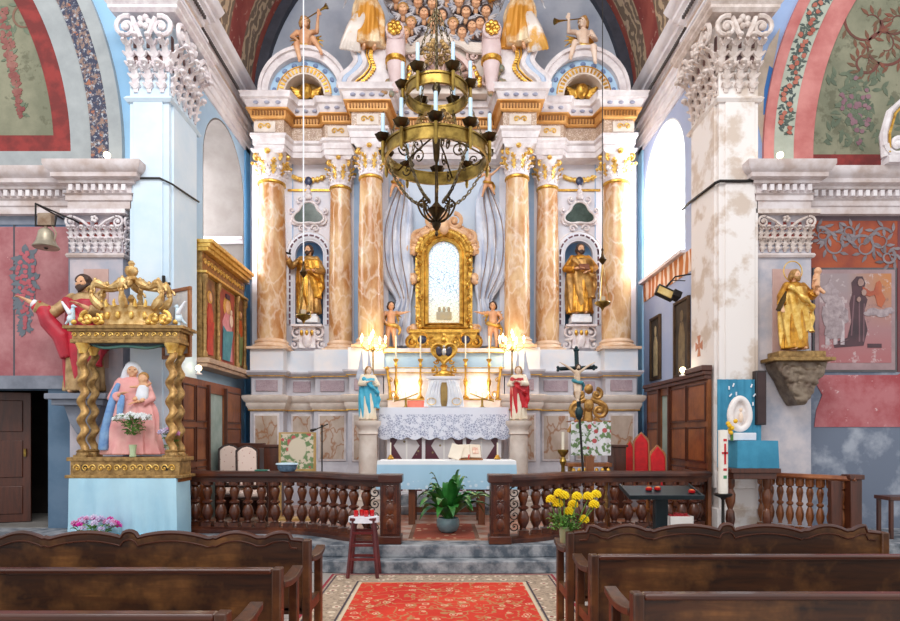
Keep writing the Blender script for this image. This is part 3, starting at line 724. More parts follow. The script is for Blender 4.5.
# bay walls with niches
baym = plain('bay_paint', '#d9dbe6', '#e5e0e6', .55, scale=2)
nicheb = plain('niche_blue', '#7fa9d2', '#94b8da', .6, scale=2)
NX, NW, NZ0, NZS = 2.67, .275, 3.83, 5.22
for s in (-1, 1):
    nx = NX * s
    mb = MB(); yb = 11.88
    X0, X1 = (-3.8, -1.1) if s < 0 else (1.1, 3.8)
    mb.box(X0, X1, yb, 12.0, 3.2, NZ0); mb.box(X0, nx - NW, yb, 12.0, NZ0, NZS); mb.box(nx + NW, X1, yb, 12.0, NZ0, NZS)
    ar = [(nx + NW * cos(a), NZS + NW * sin(a)) for a in [pi * i / 16 for i in range(17)]]
    mb.prism([(X1, NZS)] + ar + [(X0, NZS), (X0, 7.05), (X1, 7.05)], yb, 12.0)
    bay = mb.build('bay_wall', baym, AP)
    mb = MB()   # half-round niche shell
    rings = []
    for zz in (NZ0, NZS): rings.append([(nx + NW * cos(a), 11.99 + .26 * sin(a), zz) for a in [pi * i / 14 for i in range(15)]])
    for k in range(1, 7): e = pi / 2 * k / 6; rings.append([(nx + NW * cos(a) * cos(e), 11.99 + .26 * sin(a) * cos(e), NZS + NW * sin(e)) for a in [pi * i / 14 for i in range(15)]])
    mb.loft(rings, close=False, caps=False); mb.box(nx - NW, nx + NW, 11.88, 12.25, NZ0 - .03, NZ0)
    mb.build('niche', nicheb, bay)
    mb = MB(); path = [(nx + (NW + .1) * c_, z_) for c_, z_ in [(1, NZ0), (1, NZS)]] + [(nx + (NW + .1) * cos(a), NZS + (NW + .1) * sin(a)) for a in [pi * i / 14 for i in range(1, 14)]] + [(nx - (NW + .1), NZS), (nx - (NW + .1), NZ0)]
    mb.tube([(a, yb - .005, b) for a, b in path], .075, 8, flat=.35, up=(0, -1, 0)); fr = mb.build('niche_frame', plain('niche_white', '#e9eaf2', '#dcdfea', .5), bay)
    md = MB(); ms = [(nx - .375, NZ0 + .05 + k * .125, 0) for k in range(12)] + [(nx + .375, NZ0 + .05 + k * .125, 0) for k in range(12)] + [(nx + .375 * cos(a), NZS + .375 * sin(a), a - pi / 2) for a in [pi * (k + .5) / 10 for k in range(10)]]
    for x, z, a in ms: md.cbox((x, yb - .033, z), ((.03, .02, .085) if a == 0 else (.085, .02, .03)), Matrix.Rotation(-a if a else 0, 3, 'Y'))
    md.build('painted_dash_pattern', plain('dash_wine', '#5b3544', '#6d4250', .5), fr)
    mb = MB()  # outer thin moulding
    for r_ in (NW + .185,):
        pth = [(nx + r_, NZ0 - .05), (nx + r_, NZS)] + [(nx + r_ * cos(a), NZS + r_ * sin(a)) for a in [pi * i / 14 for i in range(1, 14)]] + [(nx - r_, NZS), (nx - r_, NZ0 - .05)]
        mb.tube([(a, yb, b) for a, b in pth], .018, 6)
    mb.build('niche_moulding', white, bay)
    # cartouche: dark three-lobed stone in a scrolled white frame
    zc = PZ(215, 11.85); mb = MB()
    def lob(k): return [(nx + .24 * k * (1 + .22 * cos(3 * (a - pi / 2))) * cos(a) * 1.05, zc + .19 * k * (1 + .2 * cos(3 * (a - pi / 2))) * sin(a)) for a in [2 * pi * i / 36 for i in range(36)]]
    mb.prism(lob(1.3), yb - .05, yb); ca = mb.build('cartouche', capwhite, bay, bevel=.01)
    mb = MB(); mb.prism(lob(.98), yb - .075, yb - .04); mb.build('dark_stone', darkstone, ca)
    mb = MB(); mb.tube([(a, yb - .07, b) for a, b in lob(1.08)], .025, 6, closed=True)
    for sx in (-1, 1):
        for dz, r_ in ((.30, .09), (.08, .08), (-.14, .1), (-.27, .08)):
            dx = {.30: .16, .08: .32, -.14: .27, -.27: .13}[dz]
            volute(mb, (nx + sx * dx, yb - .05, zc + dz), (sx, 0, 0), r_, .022, 1.3, 1 if dz > 0 else -1, a0=pi)
    for k in range(3): mb.ell((nx, yb - .07, zc + .34 + k * .09), (.075 - k * .02, .05, .06))
    mb.build('scrollwork', capwhite, ca)
    # garland with dark oval at the top
    zg = PZ(181, 11.85); mb = MB(); mo = MB()
    for i in range(15): u = -1 + i / 7; mb.ell((nx + u * .3, yb - .04, zg + .10 * abs(u) ** 2 - .02 + .04 * (1 - abs(u))), (.045, .04, .045 * (1 + .3 * sin(i * 3))), seg=8, rg=5)
    mo.ell((nx, yb - .07, zg - .02), (.075, .04, .09)); ga = mb.build('garland', goldlt, bay); mo.build('dark_oval', plain('slate_oval', '#3a4468', '#2c3450', .3), ga)
    mb = MB(); mb.box(min(nx - .42, nx + .42), nx + .42, yb - .03, yb, PZ(190, 11.85) - .02, PZ(190, 11.85) + .02); mb.build('gilded_trim', gold, bay)
    # console under the niche
    mb = MB(); z0, z1 = 3.30, 3.80
    mb.box(nx - .30, nx + .30, 11.62, yb, z1 - .04, z1); mb.box(nx - .16, nx + .16, 11.7, yb, z0 + .05, z1 - .04)
    for sx in (-1, 1):
        volute(mb, (nx + sx * .2, 11.74, z1 - .15), (sx, 0, 0), .12, .03, 1.4, -1, a0=pi / 2); volute(mb, (nx + sx * .27, 11.78, z0 + .12), (sx, 0, 0), .1, .028, 1.3, 1, a0=pi / 2)
        mb.tube([(nx + sx * .08, 11.72, z1 - .2), (nx + sx * .2, 11.74, z0 + .22), (nx + sx * .3, 11.78, z0 + .22)], [.03, .035, .02], 6)
    mb.ell((nx, 11.7, z0 + .2), (.1, .06, .15)); co = mb.build('console', capwhite, bay)
    mb = MB()
    for k in range(3): mb.ell((nx - .1 + k * .1, 11.66, z1 - .16), (.035, .03, .06), seg=8, rg=6)
    mb.build('gilded_leaf_trim', gold, co)
    # blue strips beside the columns
    mb = MB()
    for a, b in ((-3.0 + .0, -2.985), (-1.78, -1.62)): bxs(mb, s, a, b, yb - .02, yb + .01, 3.26, 7.0)
    mb.build('blue_pilaster_trim', plain('pilaster_blue', '#9db7d6', '#8cabce', .6), bay)

# centre field behind the window frame
mb = MB(); mb.box(-1.12, 1.12, 11.95, 12.1, 3.2, 7.1); cen = mb.build('centre_field', plain('centre_paint', '#b9c9dd', '#cdd6e2', .6, scale=1.5), AP)
mb = MB(); mb.box(-3.7, 3.7, 11.9, 12.28, 6.95, 8.0); mb.build('core_wall', cream, AP)

# arched pediments over the wings
for s in (-1, 1):
    cx = 2.6 * s; yf = 11.1
    mb = MB(); mb.arc(cx, 8.0, .66, .80, 0, pi, yf, 11.9, 32); mb.arc(cx, 8.0, .78, .84, 0, pi, yf - .05, 11.9, 32); pe = mb.build('arched_pediment', white, AP)
    mb = MB(); mb.arc(cx, 8.0, .50, .67, 0, pi, yf + .12, 11.9, 32); mb.build('pediment_band', palebl, pe)
    mb = MB()
    for k in range(9): a = pi * (k + .5) / 9; mb.ell((cx + .585 * cos(a), yf + .12, 8.0 + .585 * sin(a)), (.055, .035, .04), Matrix.Rotation(pi / 2 - a, 3, 'Y'), seg=8, rg=5)
    mb.build('painted_oval_pattern', plain('blue_ovals', '#7086b0', '#8497bb', .5), pe)
    mb = MB(); mb.arc(cx, 8.0, .36, .50, 0, pi, yf + .05, 11.9, 28); mb.build('inner_arch', cream, pe)
    mb = MB()
    for k in range(19): a = pi * (k + .5) / 19; mb.cbox((cx + .43 * cos(a), yf + .05, 8.0 + .43 * sin(a)), (.035, .03, .08), Matrix.Rotation(pi / 2 - a, 3, 'Y'))
    mb.tube([(cx + .50 * cos(a), yf + .05, 8.0 + .50 * sin(a)) for a in [pi * k / 20 for k in range(21)]], .014, 6); mb.build('gilded_dentil_pattern', gold, pe)
    mb = MB(); mb.arc(cx, 8.0, .0, .37, 0, pi, yf + .35, 11.9, 16); mb.build('pediment_field', goldol, pe)
    mb = MB()
    mb.ell((cx, yf + .22, 8.14), (.12, .12, .14)); mb.ell((cx, yf + .1, 8.13), (.02, .03, .025))
    for sx in (-1, 1): 
        for k in range(4): mb.cap((cx + sx * .1, yf + .25, 8.12 - k * .02), (cx + sx * (.28 - k * .03), yf + .22, 8.2 - k * .06), .045, .03)
    mb.build('gilded_cherub_head', gold, pe, voxel=.012)

# centre top: console scrolls, arched crown and clouds of cherubs
def pts3(pts, d, dy=0): return [(PX(a, d), d + dy, PZ(b, d)) for a, b in pts]
def catmull(pts, n=5):
    out = []
    P_ = [Vector(p) for p in pts]
    for i in range(len(P_) - 1):
        p0 = P_[max(i - 1, 0)]; p1 = P_[i]; p2 = P_[i + 1]; p3 = P_[min(i + 2, len(P_) - 1)]
        for k in range(n):
            t_ = k / n; out.append(.5 * ((2 * p1) + (p2 - p0) * t_ + (2 * p0 - 5 * p1 + 4 * p2 - p3) * t_ ** 2 + (3 * p1 - p0 - 3 * p2 + p3) * t_ ** 3))
    out.append(P_[-1]); return out
def mx(pts, s): return [((x if s < 0 else 888 - x), y) for x, y in pts]
stripeb = plain('stripe_blue', '#a9bcd6', '#bccbe0', .5)
for s in (-1, 1):
    d = 10.95
    S = catmull([Vector((a, b, 0)) for a, b in mx([(339, 87), (341, 77), (350, 69), (356, 60), (353, 50), (354, 42), (362, 38), (372, 39)], s)], 4)
    S2 = [(p.x, p.y) for p in S]
    poly = S2 + mx([(386, 44), (390, 60), (390, 88)], s)
    mb = MB(); mb.prism(pxp(poly, d), d + .02, 11.8); vo = mb.build('scrolled_pediment', white, AP)
    mb = MB()
    for off, m_ in ((0, 0), (9, 0)):
        mb.tube([(PX(a + (off if s < 0 else -off), d), d, PZ(b + off * .35, d)) for a, b in S2], .055, 8)
    mb.build('scroll_moulding', white, vo)
    mb = MB(); mb.tube([(PX(a + (4.5 if s < 0 else -4.5), d), d + .0, PZ(b + 1.6, d)) for a, b in S2], .05, 8); mb.build('scroll_stripe', stripeb, vo)
    mb = MB(); G = [(a + (14 if s < 0 else -14), b + 6) for a, b in S2]
    mb.tube([(PX(a, d), d, PZ(b, d)) for a, b in G if b < 88], .022, 6)
    G2 = [(a + (18 if s < 0 else -18), b + 8) for a, b in S2]
    for i in range(0, len(G2), 1):
        if G2[i][1] < 86: mb.cbox((PX(G2[i][0], d), d, PZ(G2[i][1], d)), (.07, .05, .035))
    mb.build('gilded_dentil_pattern', gold, vo)
    # console with a gilded rosette
    d = 10.75; cx, cz = PX(395 if s < 0 else 492, d), PZ(31, d)
    mb = MB(); mb.lathe([(.15, 10.68), (.17, 10.7), (.17, 11.3), (.15, 11.32)], (cx, 0, cz), 20, axis='y')
    mb.lathe([(.05, -1.02), (.09, -.95), (.13, -.7), (.17, -.45), (.18, -.25), (.165, -.1), (.15, 0)], (cx, 10.88, cz - .0), 16)
    con = mb.build('console_bracket', plain('bracket_paint', '#dcc8c8', '#cdb4b2', .5), AP)
    mb = MB(); mb.lathe([(.16, -.52), (.19, -.5), (.19, -.43), (.17, -.41)], (cx, 10.88, cz), 20); mb.build('gilded_band', gold, con)
    mb = MB()
    for k in range(7): a = 2 * pi * k / 7; mb.ell((cx + .085 * cos(a), 10.65, cz + .085 * sin(a)), (.055, .04, .055), seg=8, rg=6)
    mb.ell((cx, 10.62, cz), .05); mb.build('gilded_rosette', gold, con)
    mb = MB()
    for k in range(14):
        q = random.random(); mb.ell((cx + random.uniform(-.14, .12) + (.12 if s > 0 else -.1), 10.9, cz - .55 - .5 * q), (.06, .05, .07), seg=8, rg=5)
    mb.build('fruit_swag', plain('swag_green', '#6c7a6c', '#a87a4c', .5, scale=12), con)

d = 11.15
mb = MB()
for off, rr in ((0, .055), (4.2, .04), (8, .05)):
    pts = catmull([(PX(a, d), d - .03 * off / 4, PZ(b + off, d)) for a, b in [(402, 46), (414, 45), (424, 39), (442, 35), (460, 39), (470, 45), (484, 46)]], 5)
    mb.tube(pts, rr, 8)
mb.prism(pxp([(402, 46), (414, 45), (424, 39), (442, 35), (460, 39), (470, 45), (484, 46), (490, 92), (398, 92)], d), d + .05, 11.9)
crn = mb.build('crown_arch', cream, AP)
mb = MB(); cx, cz = PX(443, d), PZ(86, d)
for k in range(11): a = pi * (k + .5) / 11; mb.tube([(cx, d - .02, cz + .02), (cx + .3 * cos(a), d - .09, cz + .3 * sin(a)), (cx + .52 * cos(a), d - .02, cz + .52 * sin(a))], [.02, .05, .045], 6)
mb.build('shell', plain('shell_paint', '#c9a48c', '#8d6f70', .5, scale=5), crn)
mb = MB()
for sx in (-1, 1):
    X = lambda q: PX(443 + sx * q, d)
    volute(mb, (X(30), d - .03, PZ(57, d)), (sx, 0, 0), .13, .028, 1.6, -1, a0=-pi / 2)
    mb.tube([(X(30), d - .03, PZ(65, d)), (X(33), d - .04, PZ(75, d)), (X(28), d - .03, PZ(84, d))], [.03, .045, .03], 6)
    volute(mb, (X(44), d - .03, PZ(82, d)), (sx, 0, 0), .11, .03, 1.4, 1, a0=pi / 2)
mb.arc(cx, cz, .52, .6, 0, pi, d - .12, d, 24); mb.build('scroll_trim', plain('pinkish_stucco', '#dcc3bd', '#c9a99f', .5, scale=6), crn)
mb = MB()
for px, py in ((411, 72), (409, 80), (475, 74), (478, 82)):
    for k in range(5): mb.ell((PX(px + random.uniform(-2, 2), d), d - .05, PZ(py + random.uniform(-4, 4), d)), (.05, .04, .06), seg=8, rg=5)
mb.ell((PX(450, d), d - .12, PZ(68, d)), (.14, .05, .04), Matrix.Rotation(R(20), 3, 'Y')); mb.build('gilded_leaf_trim', gold, crn)
# clouds and cherub heads
mb = MB(); random.seed(21)
for i in range(64):
    px = random.uniform(392, 497); py = random.uniform(-14, 40 - abs(px - 444) * .12); q = random.uniform(.09, .19)
    mb.ell((PX(px, 11.3), 11.35 + random.uniform(-.12, .1), PZ(py, 11.3)), (q * 1.25, q * .8, q * .8), seg=10, rg=6)
cl = mb.build('carved_cloud', plain('cloud_stucco', '#8f8b94', '#b9aca8', .6, scale=5, sharp=(.4, .6)), AP)
heads = [(424, 14), (442, 16), (453, 25), (466, 13), (432, 4), (476, 3), (411, 24), (459, 2), (447, -4), (472, 27), (418, 3), (403, 10), (486, 12), (480, 24), (433, 24), (396, -2), (491, -3), (405, 34), (462, 33)]
for hx, hy in heads:
    c = Vector((PX(hx, 11.05), 11.05, PZ(hy, 11.05))); mb = MB()
    mb.ell(c, (.085, .085, .10)); mb.ell(c + Vector((0, -.085, -.01)), (.016, .02, .02)); mb.ell(c + Vector((0, -.07, -.055)), (.025, .02, .015)); mb.ell(c + Vector((-.045, -.06, -.025)), (.03, .025, .03)); mb.ell(c + Vector((.045, -.06, -.025)), (.03, .025, .03))
    mb.cap(c, c + Vector((0, .08, -.12)), .05)
    h = mb.build('cherub_head', skin, AP, voxel=.009)
    mb = MB()
    for sx in (-1, 1): mb.ell(c + Vector((sx * .030, -.074, .012)), (.012, .008, .008), seg=8, rg=5)
    mb.build('eyes', plain('relief_eyes', '#2a1d18'), h)
    mb = MB()
    for k in range(9): a = pi * k / 8; mb.ell(c + Vector((.075 * cos(a), .0, .035 + .075 * sin(a))), .036, seg=8, rg=5)
    mb.ell(c + Vector((0, .04, .03)), (.085, .07, .09)); mb.build('curls', hairlt if hx % 2 else hairm, h)
    mb = MB()
    for sx in (-1, 1):
        for k in range(4): mb.cap(c + Vector((sx * .06, .03, -.08)), c + Vector((sx * (.2 - k * .03), .03, -.02 - k * .05)), .03, .018, seg=6)
    mb.build('wing', plain('wing_grey', '#8f96a8', '#c2b8b4', .5, scale=8), h)

# drapery held up beside the window (folded cloth)
t = NT('drape_cloth'); drm = t.done(t.mix(t.step(t.noise(3), .4, .6), '#dfe2ec', '#c3cbdc'), .6)
for s in (-1, 1):
    d = 11.75
    prof = [(178, 401, 3), (190, 402, 6), (205, 400, 11), (225, 397, 14), (250, 396, 15), (270, 397, 15), (285, 400, 12), (297, 403, 8), (303, 403, 7), (315, 400, 10), (330, 397, 12), (346, 396, 12)]
    rings = []; pr = catmull([Vector(p) for p in prof], 5)
    for py, px, hw in pr:
        pxx = px if s < 0 else 888 - px; w = hw * 1.12 * d / F; ring = []
        for j in range(56):
            a = 2 * pi * j / 56; u = cos(a)
            fold = sin(u * 13 * (-s) + (py - 180) * .055) * .5 + .3 * sin(u * 23 - (py - 180) * .03 * s)
            ring.append((PX(pxx, d) + w * u, d + .06 - (.12 + .09 * fold) * max(sin(a), 0) + .02 * min(sin(a), 0) * -1, PZ(py, d)))
        rings.append(ring)
    mb = MB(); mb.loft(rings); dr = mb.build('drapery', drm, AP, ang=80)
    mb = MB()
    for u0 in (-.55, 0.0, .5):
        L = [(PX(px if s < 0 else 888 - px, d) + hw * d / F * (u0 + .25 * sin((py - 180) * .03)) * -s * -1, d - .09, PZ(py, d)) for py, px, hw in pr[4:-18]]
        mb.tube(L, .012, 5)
    mb.build('drapery_fold_shade', plain('fold_shadow_gilt', '#7a6a70', '#927c6c', .5), dr)  # thin dark lines painting the shade along the folds

# golden frame of the central window
d = 11.72; ox0, ox1, oz0, ozs = -.30, .30, PZ(322, d), PZ(256, d)
def archpts(e, zb=None, n=14, top=1.0):
    r_ = .30 + e; zb = oz0 - e if zb is None else zb
    return [(r_, zb), (r_, ozs)] + [(r_ * cos(a), ozs + (r_ * top) * sin(a)) for a in [pi * i / n for i in range(1, n)]] + [(-r_, ozs), (-r_, zb)]
t = NT('stained_glass'); v1 = t.voro(16, None, 'F1', 1); v2 = t.voro(9, t.map((1, 1, .6)), 'F1', 1)
sx_, sy_, sz_ = t.sep(); base = t.step(sz_, oz0 + .65, oz0 + .05)
c = t.mix(.35, '#dfeefa', v1); c = t.mix(.72, c, '#e6f3fb'); c = t.mix(t.step(t.voro(16, None, 'DISTANCE_TO_EDGE'), .07, .03), c, '#7fa3b8')
c = t.mix(t.math('MULTIPLY', base, .55), c, '#f0dc9c')
glass = t.done(c, .2, emit=c, es=.38)
mb = MB(); mb.prism(archpts(0), d + .06, d + .08); gl = mb.build('stained_glass', glass, AP)
mb = MB(); mb.box(-.15, .15, d + .02, d + .059, oz0 + .06, oz0 + .2)
for k in range(-1, 2): mb.lathe([(.02, 0), (.03, .05), (.02, .1)], (k * .09, d + .04, oz0 + .2), 8)
mb.build('glass_pedestal', plain('glass_ochre', '#b9a77a', '#a8a08c', .5), gl)
mb = MB()
mb.tube([(a, d, b) for a, b in archpts(.04)] + [], .045, 8, closed=True); mb.tube([(a, d - .02, b) for a, b in archpts(.12)], .05, 8, closed=True)
of = archpts(.26, oz0 - .16); mb.prism(of, d + .085, d + .16)
gf = mb.build('window_frame', gold, AP)
mb = MB(); random.seed(5)
ap = catmull([(a, d - .03, b) for a, b in archpts(.16, oz0 - .1)], 7)
for i, p in enumerate(ap):
    if i % 3 == 0:
        sx = 1 if p.x > 0 else -1; volute(mb, p + Vector((0, random.uniform(-.03, .02), 0)), (sx, 0, random.uniform(-.4, .4)), random.uniform(.07, .1), .024, 1.2, random.choice((1, -1)), a0=random.uniform(0, 6), n=14)
    elif i % 3 == 1: mb.ell(p + Vector((0, -.03, 0)), (.05, .05, .065), seg=8, rg=6)
mb.build('gilded_scroll_pattern', gold, gf)
mb = MB()
mb2 = MB()
for p in catmull([(a, d - .02, b) for a, b in archpts(.215, oz0 - .12)], 9):
    q = Vector((random.uniform(-.03, .03), random.uniform(-.03, .0), random.uniform(-.03, .03))); mb2.ell(p + q, (random.uniform(.025, .045), .03, random.uniform(.03, .06)), Matrix.Rotation(random.uniform(0, 3), 3, 'Y'), seg=8, rg=5)
mb2.build('gilded_leaf_trim', goldlt, gf)
ap = catmull([(a, d + .04, b) for a, b in archpts(.30, oz0 - .14)], 6)
for i, p in enumerate(ap):
    if i % 4 == 0:
        sx = 1 if p.x > 0 else -1
        mb.ell(p, (.09, .05, .12), seg=8, rg=6); volute(mb, p + Vector((sx * .05, -.02, .0)), (sx, 0, 0), .1, .03, 1.3, random.choice((1, -1)), a0=pi, n=14)
mb.build('outer_scroll_trim', plain('rosy_gilt', '#d9a878', '#e2bb9a', .45, .2, scale=9), gf)
mb = MB()      # crest
for sx in (-1, 1):
    volute(mb, (sx * .2, d - .05, ozs + .66), (sx, 0, 0), .16, .045, 1.5, -1, a0=pi / 2); volute(mb, (sx * .5, d, ozs + .35), (sx, 0, 0), .14, .04, 1.4, -1, a0=pi / 2)
    mb.cap((sx * .12, d - .03, ozs + .55), (sx * .4, d, ozs + .42), .05, .07)
mb.ell((0, d - .08, ozs + .55), (.12, .08, .16)); mb.ell((0, d - .08, ozs + .78), (.08, .06, .1)); mb.build('crest', plain('rosy_gilt', '#d9a878'), gf)
mb = MB()     # sill ledge with dark cartouches
z0 = oz0 - .2
mb.box(-.68, .68, d - .16, d + .2, z0 - .03, z0 + .03); mb.box(-.64, .64, d - .1, d + .2, z0 - .36, z0 - .03)
for sx in (-1, 1):
    volute(mb, (sx * .44, d - .14, z0 - .17), (sx, 0, 0), .16, .035, 1.2, 1, a0=pi / 2); volute(mb, (sx * .62, d - .12, z0 - .22), (sx, 0, 0), .12, .04, 1.3, -1, a0=pi / 2)
    volute(mb, (sx * .22, d - .14, z0 - .22), (sx, 0, 0), .13, .035, 1.3, -1, a0=pi / 2)
sl = mb.build('sill_ornament', gold, gf)
mb = MB()
for sx in (-1, 1): mb.ell((sx * .42, d - .13, z0 - .17), (.1, .06, .085))
mb.build('dark_cartouche', plain('dark_blue_cartouche', '#2f3550', '#232840', .3), sl)

# retable shelves between the inner pedestals
mb = MB(); mb.box(-1.1, 1.1, 11.05, 11.95, 2.85, 3.16); mb.build('retable_step', palebl, AP)
mb = MB(); mb.box(-1.12, 1.12, 11.0, 11.95, 3.16, 3.24); mb.box(-1.1, 1.1, 11.4, 11.95, 3.24, 3.3); mb.box(-1.12, 1.12, 10.98, 11.95, 2.79, 2.86); mb.build('retable_ledge', white, AP)
mb = MB(); mb.box(-1.1, 1.1, 11.02, 11.9, .9, 2.8); mb.build('retable_back', white, AP)
mg = MB()
for z in (3.15, 2.78, 2.87): mg.box(-1.11, 1.11, 10.97, 10.985, z, z + .018)
mg.build('gilded_trim', gold, AP)

# ---- big capitals of the side piers and the low pilasters (setting)
def cap_faces(name, faces, z0, z1, out, wleaf, m, mg_, parent, vol=True):
    mw = MB(); md = MB(); h = z1 - z0
    for (x0, y0), (x1, y1), (nx, ny) in faces:
        L = math.hypot(x1 - x0, y1 - y0); n = max(2, round(L / (wleaf * 1.9)))
        for row, (zz, hh, oo) in enumerate(((z0 + .02, h * .4, out * .6), (z0 + h * .3, h * .42, out))):
            for k in range(n + row):
                u = (k + .5 - .5 * row) / n; u = min(max(u, .04), .96)
                acanthus(mw, (x0 + (x1 - x0) * u, y0 + (y1 - y0) * u), (nx, ny), .01, zz, hh, oo, wleaf)
        d_ = Vector((x1 - x0, y1 - y0, 0)).normalized(); nn = Vector((nx, ny, 0))
        for u, sg in ((.06, -1), (.94, 1)):
            p = Vector((x0 + (x1 - x0) * u, y0 + (y1 - y0) * u, z0 + h * .80)) + nn * out * .8
            volute(mw, p, d_ * sg, h * .15, h * .035, 1.6, -1, a0=pi * .6)
            mw.tube([p - d_ * sg * h * .08 + Vector((0, 0, h * .13)), p - d_ * sg * L * .22 + Vector((0, 0, h * .02)), p - d_ * sg * L * .36 + Vector((0, 0, -h * .14))], [h * .03, h * .04, h * .03], 6)
        p = Vector(((x0 + x1) / 2, (y0 + y1) / 2, z0 + h * .88)) + nn * out * .7
        for k in range(5): a = 2 * pi * k / 5; mw.ell(p + d_ * h * .06 * cos(a) + Vector((0, 0, h * .06 * sin(a))), h * .045, seg=8, rg=5)
        for k in range(n): # strips between the leaves: painted shade on piers, red paint on pilasters
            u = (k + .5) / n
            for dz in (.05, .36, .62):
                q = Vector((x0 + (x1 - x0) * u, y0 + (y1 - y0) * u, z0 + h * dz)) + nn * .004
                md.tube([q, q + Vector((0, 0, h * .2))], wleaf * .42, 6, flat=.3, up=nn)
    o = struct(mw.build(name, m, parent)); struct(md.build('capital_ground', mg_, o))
    return o
for s, side in ((-1, 'left'), (1, 'right')):
    S_ = lambda x: x * -s if s > 0 else x
    sx = -s  # inward x direction
    m = capwhite if s < 0 else plain('right_capital', '#e6dad4', '#b9a79c', .6, scale=9, sharp=(.3, .7))
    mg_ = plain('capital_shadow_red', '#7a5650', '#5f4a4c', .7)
    k = 1 if s < 0 else -1
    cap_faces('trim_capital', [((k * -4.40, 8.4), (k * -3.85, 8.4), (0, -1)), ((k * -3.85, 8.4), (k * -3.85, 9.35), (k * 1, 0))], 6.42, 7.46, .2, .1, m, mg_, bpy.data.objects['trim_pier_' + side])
    mb = MB(); sweepm(mb, [(0, 7.46), (.16, 7.46), (.2, 7.5), (.2, 7.54), (.24, 7.58), (.24, 7.62), (0, 7.62)], [(-4.4, 8.72), (-4.4, 8.4), (-3.85, 8.4), (-3.85, 9.35), (-4, 9.35)], s); struct(mb.build('trim_abacus', m, bpy.data.objects['trim_pier_' + side]))
    x0, x1 = ((-5.3, -4.55) if s < 0 else (4.45, 5.2))
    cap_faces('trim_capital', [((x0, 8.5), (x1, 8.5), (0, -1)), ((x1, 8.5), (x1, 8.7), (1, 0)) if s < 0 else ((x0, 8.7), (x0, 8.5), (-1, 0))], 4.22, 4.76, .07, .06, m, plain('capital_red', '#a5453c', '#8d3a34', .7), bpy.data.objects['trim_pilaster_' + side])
    mb = MB(); mb.box(x0 - .08, x1 + .08, 8.4, 8.7, 4.76, 4.82); struct(mb.build('trim_abacus', m, bpy.data.objects['trim_pilaster_' + side]))
# ------------------------------------------------------------------ figures
def hand(mb, w, d, H, side, spread=.25):
    "palm and five fingers; w = wrist, d = pointing direction, H = body height"
    w = Vector(w); d = Vector(d).normalized(); u = d.cross(Vector((0, 0, 1)))
    if u.length < .2: u = Vector((1, 0, 0)).cross(d)
    u.normalize(); n = d.cross(u); k = H
    pc = w + d * .030 * k
    mb.ell(pc, (.022 * k, .012 * k, .028 * k), Matrix((u, n, d)).transposed(), seg=8, rg=6)
    for i, L in enumerate((.030, .036, .038, .032)):
        o = (i - 1.5) * .0105 * k; b = w + d * .052 * k + u * o; t_ = b + (d + u * (i - 1.5) * .08 + n * .2).normalized() * L * .55 * k; e = t_ + (d + n * .7).normalized() * L * .5 * k
        mb.tube([b - d * .012 * k, t_, e], [.0062 * k, .0056 * k, .0045 * k], 6)
    b = w + d * .02 * k - u * side * .018 * k; mb.tube([b, b + (d * .6 - u * side).normalized() * .022 * k, b + (d - u * side * .4).normalized() * .04 * k], [.0075 * k, .006 * k, .005 * k], 6)

def head(mb, c, r, yaw=0, tilt=0):
    M = Matrix.Rotation(yaw, 3, 'Z') @ Matrix.Rotation(tilt, 3, 'X'); c = Vector(c)
    q = lambda x, y, z: c + M @ Vector((x * r, y * r, z * r))
    mb.ell(c, (r * .78, r * .9, r), M); mb.ell(q(0, -.30, -.55), (r * .48, r * .5, r * .42), M)      # skull, jaw
    mb.tube([q(0, -.80, .14), q(0, -1.03, -.16), q(0, -.95, -.24)], [r * .07, r * .12, r * .10], 6)    # nose
    mb.ell(q(0, -.80, -.46), (r * .2, r * .09, r * .06), M, seg=8, rg=5); mb.ell(q(0, -.76, -.56), (r * .16, r * .09, r * .06), M, seg=8, rg=5)   # lips
    mb.ell(q(0, -.70, -.86), (r * .18, r * .15, r * .14), M, seg=8, rg=5)
    mb.tube([q(-.5, -.68, .2), q(0, -.88, .2), q(.5, -.68, .2)], r * .10, 6)
    for s_ in (-1, 1): mb.ell(q(s_ * .80, .02, -.08), (r * .1, r * .18, r * .24), M, seg=8, rg=5); mb.ell(q(s_ * .42, -.66, -.28), (r * .24, r * .2, r * .22), M, seg=8, rg=5)
    return q, M

